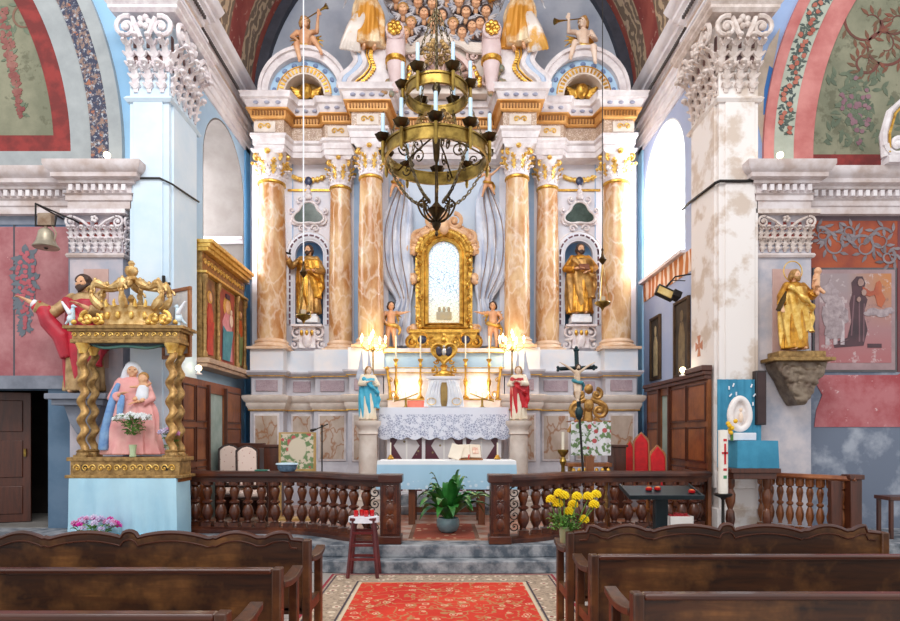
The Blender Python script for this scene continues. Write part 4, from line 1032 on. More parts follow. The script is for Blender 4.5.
DEF_ARMS = (((-.20, .0, .64), (-.12, -.14, .62)), ((.20, .0, .64), (.12, -.14, .60)))
eyem = plain('dark_eyes', '#1c1614', None, .3)
def figure(name, label, cat, loc, H, rz=0, arms=DEF_ARMS, legs=None, robe=None, mantle=None, skinm=skin, hair=hairm, beard=False,
           hd=(0, 0, 0), yaw=0, tilt=0, hs=1.0, fat=1.0, group=None, nude=False, lean=(0, 0), robew=1.0, hem=.02, cloth=None, seated=False, folds=.1, parent=None, veil=None, longhair=False, vox=1.0, sash=None):
    t = thing(name, label, cat, loc, rz, group) if parent is None else parent
    V = lambda p: Vector(p) * H
    lx, ly = lean; sh = .80; f = fat
    hr = .068 * hs; neck = Vector((lx, ly, .845)); hc = Vector((lx + hd[0], ly - .012 + hd[1], .845 + hr * 1.15 + hd[2]))
    mb = MB(); q, M = head(mb, V(hc), hr * H, yaw, tilt)
    mb.cap(V(neck) - V((0, 0, .05)), V(hc) - V((0, -.01, .02)), .034 * H * f, .032 * H * f)
    shl = [Vector((lx - .105 * f, ly, sh)), Vector((lx + .105 * f, ly, sh))]
    pel = Vector((0, 0, .50))
    for i in (0, 1):
        e, h_ = Vector(arms[i][0]), Vector(arms[i][1]); bare = nude or robe is None
        if bare: mb.cap(V(shl[i]), V(e), .036 * H * f, .029 * H * f)
        mb.cap(V(e), V(h_), .029 * H * f, .019 * H * f); hand(mb, V(h_), V(h_ - e), H * (1.1 if fat < 1.2 else 1.25), 1 if i else -1)
    if nude:
        mb.cap(V((lx - .055, ly, .77)), V((lx + .055, ly, .77)), .055 * H * f); mb.cap(V((lx, ly, .76)), V((0, 0, .60)), .082 * H * f, .078 * H * f); mb.cap(V((0, -.01, .60)), V((0, 0, .50)), .080 * H * f, .082 * H * f)
        lg = legs or (((-.07, -.02, .28), (-.07, 0, .03)), ((.07, -.04, .28), (.08, 0, .03)))
    else:
        lg = legs or (((-.06, -.02, .25), (-.06, -.03, .03)), ((.06, -.03, .25), (.06, -.05, .03)))
        mb.cap(V((lx, ly, .76)), V(pel), .07 * H, .07 * H)
    for i, (kn, ft) in enumerate(lg):
        kn, ft = Vector(kn), Vector(ft); hp = Vector(((-.045 if i == 0 else .045) * f, 0, .49))
        mb.cap(V(hp), V(kn), .062 * H * f, .043 * H * f); mb.cap(V(kn), V(ft), .042 * H * f, .024 * H * f)
        fd = Vector((0, -1, 0)) if not seated else Vector((0, -.8, -.6)); mb.cap(V(ft) + fd * .0, V(ft) + fd * .075 * H + Vector((0, 0, -.008 * H)), .024 * H, .018 * H)
    body = mb.build('body', skinm, t, voxel=.0085 * H * vox)
    mb = MB()
    for s_ in (-1, 1): mb.ell(q(s_ * .3, -.80, .02), (.11 * hr * H, .08 * hr * H, .07 * hr * H), M, seg=8, rg=5)
    mb.build('eyes', eyem, body)
    if hair is not None:
        mb = MB(); r = hr * H
        mb.ell(q(0, .16, .22), (r * .86, r * .92, r * .92), M)
        for k in range(9): a = pi * (k / 8); mb.ell(q(.8 * cos(a), -.32 + .1 * sin(a), .3 + .62 * sin(a)), r * .24, seg=8, rg=5)
        n_ = 3 if longhair else 1
        for s_ in (-1, 1):
            mb.tube([q(s_ * .72, .0, .3), q(s_ * .88, .12, -.3), q(s_ * (.8 if n_ > 1 else .7), .3, -.8 if n_ < 3 else -1.2), q(s_ * .7, .3, -1.0 if n_ < 3 else -1.7)], [r * .25, r * .28, r * .24, r * .12], 8)
        mb.tube([q(0, .6, .3), q(0, .9, -.4), q(0, .75, -1.1 if n_ < 3 else -1.6)], [r * .6, r * .55, r * .3], 10)
        if beard:
            mb.ell(q(0, -.62, -.80), (r * .5, r * .34, r * .42), M); mb.tube([q(0, -.72, -.9), q(.04, -.74, -1.35)], [r * .34, r * .14], 8)
            for s_ in (-1, 1): mb.tube([q(s_ * .7, -.3, -.25), q(s_ * .5, -.62, -.72)], [r * .14, r * .24], 6)
            mb.tube([q(-.34, -.8, -.44), q(0, -.98, -.34), q(.34, -.8, -.44)], r * .08, 6)
        mb.build('hair', hair, body, voxel=.012 * H)
    if robe is not None:
        mb = MB(); rings = []; n = 64
        spec = [(.845, .045, .04), (.825, .085, .06), (.80, .128, .07), (.76, .135, .078), (.70, .122, .08), (.62, .108, .078), (.58, .110, .08), (.52, .128, .09), (.42, .14, .098), (.30, .145, .105), (.18, .152, .112), (.08, .158, .12), (hem, .165, .125)]
        sp = catmull([Vector(s_) for s_ in spec], 3)
        for z_, rx, ry in sp:
            k = smoothstep(.80, .3, z_); cx = lx * smoothstep(.4, .85, z_); cy = ly * smoothstep(.4, .85, z_); cx += robew * 0
            ring = []
            for j in range(n):
                a = 2 * pi * j / n; fo = 1 + folds * (.25 + k) * (.6 * sin(9 * a + 4.5 * z_ + sin(a * 2) * 1.5) + .4 * sin(15 * a - 7 * z_))
                w = robew if z_ < .6 else 1 + (robew - 1) * .4
                ring.append(V((cx + rx * w * fo * cos(a), cy + ry * w * fo * sin(a), z_)))
            rings.append(ring)
        mb.loft(rings)
        for i in (0, 1):
            e, h_ = Vector(arms[i][0]), Vector(arms[i][1]); m_ = e + (h_ - e) * .72
            mb.cap(V(shl[i]), V(e), .047 * H, .046 * H); mb.tube([V(e), V(e + (h_ - e) * .4) - V((0, 0, .008)), V(m_) - V((0, 0, .014))], [.045 * H, .05 * H, .056 * H], 12)
        mb.build('robe', robe, t, voxel=.0095 * H * vox)
    if mantle is not None:
        mb = MB(); rings = []; n = 56
        for k in range(22):
            u = k / 21; z_ = .83 - .62 * u; rings.append(ring := [])
            for j in range(n):
                a = 2 * pi * j / n; fo = 1 + folds * 1.1 * sin(8 * a + 9 * z_) * (.3 + u); slope = (.10 * cos(a) + .05 * sin(a)) * (1 if u > .1 else u * 10) * u * 1.6
                rr = (.05 + .10 * smoothstep(0, .1, u) + .022 * u) * (1 + .12 * sin(pi * u))
                ring.append(V((lx * (1 - u) + .02 * u + rr * fo * cos(a) * 1.02 * robew, ly * (1 - u) + .02 + rr * .70 * fo * sin(a) * robew, z_ + slope)))
        mb.loft(rings)
        # opening at the front shows the robe: a fold swung across from shoulder to hip
        mb.tube(catmull([V((-.12, -.06, .78)), V((-.03, -.13, .66)), V((.08, -.15, .56)), V((.16, -.10, .50)), V((.19, -.05, .38)), V((.17, -.08, .22))], 4), [x * H for x in [.03 + .014 * sin(i * 1.3) for i in range(21)]], 8)
        mb.build('mantle', mantle, t, voxel=.011 * H * vox)
    if sash is not None:
        mb = MB(); mb.tube(catmull([V((-.11 * f, -.02, .56)), V((0, -.105 * f, .5)), V((.12 * f, -.02, .50)), V((.0, .09 * f, .52)), V((-.11 * f, -.01, .56))], 5), [.045 * H * (1 + .2 * sin(i)) for i in range(21)], 8)
        mb.tube(catmull([V((.10 * f, .02, .52)), V((.17 * f, .03, .42)), V((.14 * f, .04, .30))], 4), [.045 * H, .05 * H, .05 * H, .045 * H, .04 * H, .03 * H, .03 * H, .025 * H, .02 * H], 8)
        mb.build('loincloth', sash, t, voxel=.012 * H)
    if veil is not None:
        mb = MB(); r = hr * H
        mb.ell(q(0, .2, .25), (r * 1.0, r * 1.0, r * 1.0), M)
        for s_ in (-1, 1): mb.tube([q(s_ * .7, 0, .5), q(s_ * 1.0, .15, -.3), q(s_ * 1.1, .2, -1.2), q(s_ * 1.5, .3, -2.0)], [r * .25, r * .3, r * .4, r * .4], 8)
        mb.tube([q(0, .6, .2), q(0, 1.0, -.8), q(0, 1.0, -2.2)], [r * .8, r * .9, r * 1.3], 10)
        mb.build('veil', veil, body, voxel=.012 * H)
    return t
def wings(t, H, m, z=.74, spread=.22, up=.28, n=7, down=.2, lift=.0):
    for s_ in (-1, 1):
        mb = MB()
        for k in range(n):
            u = k / (n - 1); a = R(80 - 125 * u)
            base = Vector((s_ * .03, .07, z)); mid = base + Vector((s_ * spread * .5, .05, up * .55 * (1 - u * .4)))
            tip = mid + Vector((s_ * spread * (.35 + .5 * sin(pi * min(u + .2, 1))), .03, (up * .7) * (1 - u) - down * u * 1.4))
            mb.tube([base * H, mid * H, tip * H], [.025 * H, .034 * H, .012 * H], 8, flat=.35, up=(0, 1, 0))
        mb.build('wing', m, t, voxel=.009 * H)

goldcloth = plain('gilded_cloth', '#e3a63c', '#9a6420', .32, .65, scale=7, bs=.5, bd=.01)
goldcloth2 = plain('brown_gilt_cloth', '#d0a05a', '#85602e', .4, .5, scale=6, bs=.5, bd=.01)
whitecl = plain('white_cloth', '#eef0f4', '#d6dae4', .7, scale=5)
# saints in the niches
def plinthed(t, w, h, m, d=.3, name='plinth'):
    mb = MB(); mb.box(-w, w, -d / 2, d / 2, -h, -h * .3); mb.box(-w * .85, w * .85, -d * .42, d * .42, -h * .3, .005); return mb.build(name, m, t, bevel=.008)
t = figure('saint_statue', 'gilded saint in the niche reaching out one arm with a small staff, darker in tone', 'statue', (-2.67 + .02, 11.78, 4.0), 1.38, 0,
       arms=(((-.24, -.04, .68), (-.30, -.14, .82)), ((.20, -.02, .62), (.06, -.15, .60))), robe=goldcloth2, mantle=goldcloth, skinm=skin, hair=hairm, beard=True, yaw=R(-20), robew=1.05)
plinthed(t, .2, .16, whitecl)
mb = MB(); mb.tube([(-.48, -.26, 1.18), (-.30, -.2, 1.14)], [.03, .014], 8); mb.build('dark_staff', iron, t)
t = figure('saint_statue', 'bearded gilded saint in the niche holding an open book at his waist', 'statue', (2.67, 11.78, 4.0), 1.40, 0,
       arms=(((-.21, -.02, .64), (-.05, -.16, .62)), ((.21, -.02, .66), (.07, -.15, .58))), robe=goldcloth, mantle=goldcloth2, skinm=skin, hair=hairm, beard=True, yaw=R(10), robew=1.12)
plinthed(t, .2, .16, whitecl)
mb = MB(); mb.cbox((0.02, -.26, .88), (.2, .03, .14), Matrix.Rotation(R(-30), 3, 'X')); mb.build('book', plain('brown_book', '#6b3a22'), t, bevel=.006)

# trumpet cherubs seated on the arched pediments
def trumpet(t, p0, p1, H, m):
    p0, p1 = Vector(p0) * H, Vector(p1) * H; d_ = (p1 - p0)
    mb = MB(); mb.tube([p0, p0 + d_ * .6, p0 + d_ * .85, p1], [.008 * H, .01 * H, .02 * H, .05 * H], 10); mb.build('trumpet', m, t)
H = 1.14
for s in (-1, 1):
    m = -s
    A = (((-.19 * 1, -.1, .66), (-.10, -.2, .56)), ((.22, -.10, .74), (.26, -.20, .92))) if s < 0 else (((-.26, -.10, .74), (-.28, -.2, .86)), ((.2, -.05, .64), (.08, -.2, .6)))
    L = (((-.08, -.24, .44), (-.02, -.26, .18)), ((.18, -.2, .56), (.32, -.2, .33))) if s < 0 else (((-.18, -.2, .5), (-.26, -.22, .24)), ((.12, -.22, .42), (.14, -.24, .16)))
    t = figure('cherub_statue', 'cherub seated on the ' + ('arched pediment blowing an upward tilted trumpet, brown curls' if s < 0 else 'arched pediment with pale skin and golden hair blowing a slim trumpet'), 'statue',
               (2.62 * s, 11.3, 8.80 - .42 * H), H, 0, arms=A, legs=L, nude=True, skinm=skin if s < 0 else skinpale, hair=hairlt, hs=1.35, fat=1.2, yaw=R(35 if s < 0 else -45), seated=True, sash=goldlt, group=None)
    hx = .06 if s < 0 else -.06
    trumpet(t, (hx, -.14, .93), (.42, -.26, 1.05) if s < 0 else (-.52, -.26, .80), H, brass)
    wings(t, H, gold, .72, .2, .1, 5, .2)

# large draped angels on the scrolled pediments
for s in (-1, 1):
    t = figure('angel_statue', ('angel in yellow and white drapery standing on the scrolled pediment, arm swung outwards' if s < 0 else 'angel in yellow drapery over the scrolled pediment, brown wrap at the hips'), 'statue',
               (PX(368 if s < 0 else 520, 10.9), 10.95, 8.62), 1.55, R(-15 * s), arms=(((-.25, -.05, .7), (-.40, -.1, .66)), ((.22, -.06, .68), (.34, -.12, .74))), robe=plain('yellow_cloth', '#cf8f34', '#e6d0ac', .45, .25, scale=2.2, sharp=(.45, .58)), skinm=skin, hair=hairlt, robew=1.3, folds=.16, hem=.05, lean=(.03 * s, 0))
    wings(t, 1.55, whitecl, .75, .3, .3, 6)
    mb = MB()
    for k in range(6): mb.tube(catmull([Vector((s * (.05 + .03 * k), -.12, .62)), Vector((s * (.16 + .035 * k), -.15, .35)), Vector((s * (.2 + .05 * k), -.1, .1)), Vector((s * (.16 + .07 * k), -.05, -.05))], 4), [.045, .05, .055, .06, .06, .06, .055, .05, .05, .045, .04, .035, .03], 8)
    mb.build('swirling_drapery', plain('white_gilt_cloth', '#d8cdc4', '#c8923c', .45, .15, scale=3, sharp=(.5, .6)), t, voxel=.016)

# cherubs beside the window
for s in (-1, 1):
    d = 11.45; H = .86
    A = (((-.20, -.04, .66), (-.10, -.16, .56)), ((.20, -.10, .76), (.36, -.14, .78)))
    if s > 0: A = tuple(((-e[0], e[1], e[2]), (-h_[0], h_[1], h_[2])) for e, h_ in reversed(A))
    t = figure('cherub_statue', ('standing cherub beside the golden window frame, above the turquoise cloaked angel' if s < 0 else 'standing cherub beside the golden window frame, above the red cloaked angel'), 'statue',
               (PX(391 if s < 0 else 493, d), d, 3.30), H, 0, arms=A, nude=True, skinm=skin, hair=hairm, hs=1.3, fat=1.15, yaw=R(20 if s < 0 else -20), sash=goldlt)
    wings(t, H, gold, .74, .16, .1, 5, .15); mb = MB(); mb.lathe([(.13, -.03), (.15, -.02), (.13, .02)], seg=12); mb.build('base', gold, t)
# small pale cherubs at the top of the drapery, holding it up
for s in (-1, 1):
    d = 11.55; H = .62
    A = (((-.22, -.06, .86), (-.36, -.1, .98)), ((.22, -.06, .70), (.34, -.1, .60)))
    if s < 0: pass
    else: A = tuple(((-e[0], e[1], e[2]), (-h_[0], h_[1], h_[2])) for e, h_ in reversed(A))
    t = figure('cherub_statue', ('small cherub holding up the folded cloth between column and chandelier, arm raised, legs dangling' if s < 0 else 'small cherub holding up the folded cloth with a gold trumpet shaped scarf, legs dangling'), 'statue',
               (PX(396 if s < 0 else 488, d), d, PZ(200, d)), H, 0, arms=A, nude=True, skinm=skin, hair=hairm, hs=1.3, fat=1.2, legs=(((-.12, -.08, .32), (-.18, .0, .12)), ((.1, -.12, .34), (.2, -.04, .16))), sash=gold)
# statues of angels on round pedestals beside the altar
turq = plain('turquoise_mantle', '#2fa3c7', '#58bcd8', .4, scale=5); redm = plain('red_mantle', '#d2202c', '#a8141f', .4, scale=5)
crm = plain('cream_robe', '#efe3cf', '#dfcfb4', .5, scale=5)
for s in (-1, 1):
    X = -1.29 if s < 0 else 1.27; d = 10.2
    t = thing('round_pedestal', 'white round stone pedestal under the ' + ('turquoise' if s < 0 else 'red') + ' cloaked angel', 'pedestal', (X, d, .45))
    mb = MB(); mb.lathe([(.16, .22), (.158, .8), (.15, 1.22)], seg=28); mb.build('shaft', cream, t)
    mb = MB(); mb.box(-.23, .23, -.23, .23, -.137, .08); mb.lathe([(.22, .08), (.23, .12), (.2, .16), (.17, .2), (.165, .23)], seg=28); mb.build('base', cream, t)
    mb = MB(); mb.lathe([(.155, 1.20), (.175, 1.22), (.16, 1.25), (.165, 1.3), (.2, 1.35), (.22, 1.38), (.22, 1.44), (.0, 1.445)], seg=28); mb.build('capital', cream, t)
    A = (((-.17, -.05, .66), (-.04, -.15, .70)), ((.17, -.05, .66), (.05, -.15, .70)))
    t = figure('angel_statue', ('angel with turquoise mantle and tall grey wings praying on a round pedestal' if s < 0 else 'angel with red mantle and tall grey wings on a round pedestal'), 'statue', (X, d, 1.90), .92, R(25 * -s), arms=A, robe=crm, mantle=turq if s < 0 else redm, skinm=skinpale, hair=hairlt, robew=.95, yaw=R(10))
    plinthed(t, .12, .005, crm, .2, 'base')
    mb = MB()
    for s_ in (-1, 1):
        m2 = MB()
        for k in range(6):
            u = k / 5; m2.tube([Vector((s_ * .04, .12, .62)), Vector((s_ * (.08 + .05 * u), .17, .85 - .1 * u)), Vector((s_ * (.06 + .07 * u), .16, 1.20 - .45 * u))], [.04, .05, .014], 8, flat=.3, up=(0, 1, 0))
        m2.build('wing', plain('statue_wing', '#c2c6d2', '#a9b0c2', .5, scale=8), t, voxel=.009)

# ------------------------------------------------------------------ high altar
white2 = plain('altar_marble', '#ece8ea', '#dcd8dc', .35)
HA = thing('high_altar', 'white marble high altar with inlaid dark red front under a lace cloth', 'altar', (0, 10.6, .0))
mb = MB(); mb.box(-1.02, 1.02, -.55, .35, .314, .45); mb.box(-.99, .99, -.2, .35, .45, .60); mb.build('altar_step', stepst, HA, bevel=.01)
mb = MB(); mb.box(-1.0, 1.0, .05, .36, .6, 2.08); mb.build('body', white2, HA)
t = NT('inlaid_front'); X_, Y_, Z_ = t.sep(); ca_ = t.math('ABSOLUTE', t.math('SUBTRACT', t.math('PINGPONG', X_, .33), 0.0))
c = t.mix(t.step(t.math('ADD', t.math('MULTIPLY', ca_, 1.6), t.math('PINGPONG', t.math('ADD', Z_, .1), .26)), .36, .37), '#d9d3d3', '#5b2634'); c = t.mix(t.step(t.math('PINGPONG', X_, .33), .015, .012), c, '#efece8')
c = t.mix(t.step(t.voro(5), .12, .1), c, '#8c7a52')
mb = MB(); mb.box(-.98, .98, .0, .06, .62, 1.60); mb.build('front_panel', t.done(c, .3), HA)
mb = MB()
for x in (-.98, -.36, .36, .98): mb.box(x - .03, x + .03, -.03, .02, .62, 1.62)
mb.box(-1.0, 1.0, -.03, .03, .60, .66); mb.build('front_frame', white2, HA, bevel=.005)
mb = MB(); mb.box(-1.1, 1.1, -.06, .37, 2.04, 2.12); mb.build('tabletop', white2, HA, bevel=.01)
mb = MB(); mb.box(-1.02, 1.02, .22, .37, 2.12, 2.30); mb.build('shelf', plain('shelf_marble', '#e7c9b8', '#f2e6da', .4), HA, bevel=.008)
mb = MB(); mb.box(-1.03, 1.03, .21, .225, 2.28, 2.305); mb.build('gilded_trim', gold, HA)
mb = MB(); mb.box(-.66, -.22, .205, .222, 2.14, 2.27); mb.build('red_hanging', plain('red_hanging', '#cf5a50', '#e08070', .6), HA)
# lace cloth: white band above, lace with scalloped hem
def clothmesh(w0, w1, y0, y1, ztop, drop, scal=0, nsc=9, amp=.012, th=.004, sidefall=0, flare=.02, top=True):
    mb = MB(); nx = 96
    def row(z_, k, thk, y):
        return [((w0 + (w1 - w0) * i / nx) * (1 + flare * k), y - thk - amp * k * (1 + sin(i * .55 + 2 * sin(i * .13))), z_ if k < 1 else z_ - scal * abs(sin(pi * nsc * i / nx)) ) for i in range(nx + 1)]
    F_ = [row(ztop, 0, th, y0)] + [row(ztop - drop * k / 6, k / 6, th, y0) for k in range(1, 7)]
    if top: F_ = [[(p[0], y1, ztop) for p in F_[0]]] + F_
    B_ = [[(p[0], p[1] + .006, p[2] - (.006 if abs(p[2] - ztop) < 1e-6 else 0)) for p in r] for r in F_]
    n = nx + 1
    for rows, flip in ((F_, 0), (B_, 1)):
        vs = [p for r in rows for p in r]; fs = []
        for i in range(len(rows) - 1):
            for j in range(nx):
                q_ = (i * n + j, (i + 1) * n + j, (i + 1) * n + j + 1, i * n + j + 1); fs.append(tuple(reversed(q_)) if flip else q_)
        mb.add(vs, fs)
    return mb
t = NT('lace'); v1 = t.voro(26, t.map((1, 1, 1)), 'DISTANCE_TO_EDGE'); X_, Y_, Z_ = t.sep()
hole = t.math('MULTIPLY', t.step(v1, .09, .12), t.step(t.noise(9, 2), .42, .46)); inz = t.step(Z_, 2.02, 2.0)
c = t.mix(t.math('MULTIPLY', hole, inz), '#e6eaf6', '#a4abc4')
lace = t.done(c, .8)
mb = clothmesh(-1.13, 1.13, 10.50, 10.8, 2.135, .52, .05, 9, .014)
o = tag(mb.build('altar_cloth', lace, None, ang=60), 'white lace cloth with scalloped hem hanging over the front of the high altar', 'cloth')
# tabernacle with veil
t = thing('tabernacle', 'small tabernacle with two white veils parted over a golden door', 'tabernacle', (0, 10.72, 2.14))
mb = MB(); mb.box(-.28, .28, -.1, .09, 0, .5); mb.box(-.32, .32, -.13, .095, .5, .55); mb.build('body', white2, t, bevel=.008)
mb = MB(); mb.box(-.06, .06, -.115, -.1, .02, .44); mb.build('door', plain('tabernacle_door', '#a88a52', '#7d6238', .4, .5), t)
for s_ in (-1, 1):
    rings = []
    for k in range(9):
        u = k / 8; cx = s_ * (.13 + .07 * u + .03 * sin(pi * u)); w = .09 + .06 * u; rings.append([(cx + w * cos(a) * (1 + .06 * sin(9 * a)), -.13 + .045 * sin(a) * (1 + .25 * sin(11 * a)), .47 - .46 * u) for a in [2 * pi * j / 40 for j in range(40)]])
    mb = MB(); mb.loft(list(reversed(rings))); mb.build('veil', whitecl, t)
    mb = MB(); mb.tube([(s_ * .22 + .08 * cos(a), -.19, .10 + .06 * sin(a)) for a in [2 * pi * k / 12 for k in range(12)]], .006, 5, closed=True); mb.build('embroidery_pattern', goldlt, t)
# reliquary on top
t = thing('reliquary', 'ornate golden reliquary with dark heart shaped glass above the tabernacle', 'reliquary', (0, 10.72, 2.69))
mb = MB(); mb.lathe([(.20, 0), (.20, .03), (.15, .05), (.13, .09), (.05, .12), (.045, .17), (.08, .19), (.04, .22)], seg=24, sy=.6)
for s_ in (-1, 1): volute(mb, (s_ * .18, -.04, .12), (s_, 0, 0), .07, .02, 1.3, 1, a0=pi / 2)
bs_ = mb.build('base', gold, t)
hp = [(.2 * 16 / 17 * sin(a) ** 3 * 1.0, .43 + .185 * (13 * cos(a) - 5 * cos(2 * a) - 2 * cos(3 * a) - cos(4 * a)) / 15) for a in [2 * pi * k / 40 for k in range(40)]]
mb = MB(); mb.prism([(a * 1.1, b) for a, b in reversed(hp)], -.03, .03)
mb.tube([(a * 1.15, -.03, b) for a, b in hp], .03, 8, closed=True)
for s_ in (-1, 1): volute(mb, (s_ * .2, -.03, .56), (s_, 0, 0), .07, .02, 1.3, 1, a0=pi); volute(mb, (s_ * .13, -.03, .27), (s_, 0, 0), .05, .016, 1.3, -1, a0=0)
mb.ell((0, -.02, .66), (.06, .04, .06)); mb.ell((0, -.02, .74), (.03, .03, .05)); fr = mb.build('frame', gold, t)
mb = MB()
for s_ in (-1, 1): mb.ell((s_ * .085, -.045, .45), (.06, .02, .09), Matrix.Rotation(s_ * R(12), 3, 'Y'))
mb.build('dark_glass', plain('dark_relic_glass', '#2b2c3c', '#3c3547', .15), fr)
mb = MB(); mb.ell((0, -.06, .44), (.04, .03, .07)); mb.ell((0, -.06, .53), .025); mb.build('relic', plain('silver_relic', '#d8d4d0', '#b7b3b0', .3, .7), fr)

# candlesticks
candlem = plain('candle_wax', '#f4ecdc', '#efe4cc', .5)
def candlestick(loc, label, h=.42, ch=.5, r=.06, name='altar_candlestick', group=None, m=gold):
    t = thing(name, label, 'candlestick', loc, 0, group)
    mb = MB(); mb.lathe([(r, 0), (r * 1.05, .015), (r * .7, .04), (r * .3, .07), (r * .28, h * .3), (r * .6, h * .38), (r * .65, h * .45), (r * .3, h * .52), (r * .25, h * .78), (r * .5, h * .84), (r * .25, h * .9), (r * .75, h * .97), (r * .75, h)], seg=16); mb.build('stem', m, t)
    mb = MB(); mb.lathe([(r * .2, h), (r * .2, h + ch), (.002, h + ch + .004)], seg=10); mb.build('candle', candlem, t)
    return t
names = ['outermost golden candlestick on the ledge near the turquoise angel', 'golden candlestick on the ledge between the turquoise angel\'s candelabrum and the reliquary', 'golden candlestick on the ledge just right of the reliquary', 'outermost golden candlestick on the ledge near the red angel']
for (px, lab) in zip((396, 420.5, 465.5, 489), names): candlestick((PX(px, 11.05), 11.12, 3.24 if 0 else 2.86), lab, .36, .42, .065) if 0 else None
for (px, lab) in zip((396, 420.5, 465.5, 489), names): candlestick((PX(px, 10.9), 10.895, 2.31), lab, .72, .42, .065)
# branched candle holders with five bulbs in a rising row
bulbm = NT('lit_bulb').done('#fff3d0', .3, emit='#ffdf9a', es=14)
for s in (-1, 1):
    t = thing('branched_candle_holder', 'low brass holder with a rising row of five lights, ' + ('over the red hanging' if s < 0 else 'above the open missal'), 'candle holder', (s * .68, 10.68, 2.125))
    mb = MB(); mb.lathe([(.09, 0), (.085, .015), (.03, .03), (.02, .06), (.02, .16)], seg=14)
    a = Vector((s * .22, 0, .12)); b = Vector((s * -.22, 0, .27)); mb.tube([a, (a + b) / 2 + Vector((0, 0, -.015)), b], .012, 6); mb.tube([(0, 0, .15), (a + b) / 2], .014, 6); st = mb.build('stand', brass, t)
    for k in range(5):
        p = a + (b - a) * k / 4; mb = MB(); mb.lathe([(.022, 0), (.01, .012), (.009, .10), (.001, .102)], (p.x, p.y, p.z), 8); c_ = mb.build('candle_tube', candlem, t)
        mb = MB(); mb.lathe([(.006, .10), (.010, .112), (.007, .128), (.001, .145)], (p.x, p.y, p.z), 8); mb.build('bulb', bulbm, c_)
# golden posts framing the lit panel
for s in (-1, 1):
    t = thing('altar_card_stand', 'slim golden leaning stand at the ' + ('turquoise' if s < 0 else 'red') + ' angel\'s end of the altar shelf', 'stand', (s * .97, 10.86, 2.306))
    mb = MB(); mb.tube([(0, 0, 0), (s * .02, .02, .25), (s * .06, .04, .52)], [.03, .025, .022], 6); mb.ell((s * .06, .04, .55), (.04, .03, .04)); mb.build('post', gold, t)
    mb = MB(); volute(mb, (s * -.06, 0, .08), (s, 0, 0), .06, .014, 1.3, 1); volute(mb, (s * .0, 0.02, .34), (s, 0, 0), .05, .012, 1.3, 1); mb.build('scroll_trim', gold, t)
# lit candelabra on poles
for s in (-1, 1):
    X = PX(373 if s < 0 else 512, 10.64)
    t = thing('pole_candelabrum', 'golden candelabrum with a cluster of lit bulbs on a thin pole behind the ' + ('turquoise' if s < 0 else 'red') + ' angel', 'candelabrum', (X, 10.64, .31))
    zz = 2.86
    mb = MB(); mb.lathe([(.14, 0), (.14, .02), (.05, .05), (.018, .1), (.015, 1.2), (.03, 1.22), (.015, 1.25), (.013, zz - .05), (.04, zz), (.02, zz + .05)], seg=12); mb.build('pole', brass, t)
    for k in range(7):
        a = 2 * pi * k / 7 + .2; r_ = .0 if k == 6 else .22; e = Vector((r_ * cos(a), r_ * sin(a), zz + (.20 if k == 6 else .10)))
        if k == 6: pts = [(0, 0, zz), e]
        else: pts = [(0, 0, zz + .02), (r_ * .5 * cos(a), r_ * .5 * sin(a), zz - .03), (r_ * cos(a), r_ * sin(a), zz + .04), e]
        mb = MB(); mb.tube(pts, .008, 6); mb.lathe([(.024, 0), (.026, .01), (.01, .015)], tuple(e), 8); ar = mb.build('arm', gold, t)
        mb = MB(); mb.lathe([(.009, 0), (.009, .07)], tuple(e), 8); mb.lathe([(.008, .07), (.022, .09), (.016, .12), (.001, .16)], tuple(e), 8); mb.build('bulb', bulbm, ar)

# ------------------------------------------------------------------ front altar table
t = thing('altar_table', 'plain wooden altar table hidden under a pale blue cloth in front of the high altar', 'table', (.04, 9.25, .312))
mb = MB(); mb.box(-.98, .98, -.33, .33, .90, .945); mb.build('tabletop', oak, t, bevel=.005)
for sx in (-1, 1):
    for sy in (-1, 1): mb = MB(); mb.box(sx * .52 - .05, sx * .52 + .05, sy * .26 - .05, sy * .26 + .05, 0, .9); mb.build('leg', wood('table_leg_wood', '#7a4426', '#55301c', 'Z', .4) if (sx, sy) == (-1, -1) else bpy.data.materials['table_leg_wood'], t, bevel=.006)
mb = MB(); mb.box(-.5, .5, -.02, .02, .15, .23); mb.build('stretcher', bpy.data.materials['table_leg_wood'], t)
t = NT('table_cloth'); X_, Y_, Z_ = t.sep(); c = t.mix(t.step(Z_, 1.20, 1.22), '#a9cfe6', '#eef2f6'); c = t.mix(t.math('MULTIPLY', t.math('MULTIPLY', t.step(t.voro(12), .32, .28), t.step(Z_, .98, .96)), .5), c, '#eef4fa')
tc = t.done(c, .8)
mb = clothmesh(-.99, 1.07, 8.90, 9.60, 1.265, .42, .0, 1, .012, flare=.02)
tag(mb.build('table_cloth', tc, None, ang=60), 'pale blue and white cloth covering the front altar table', 'tablecloth')
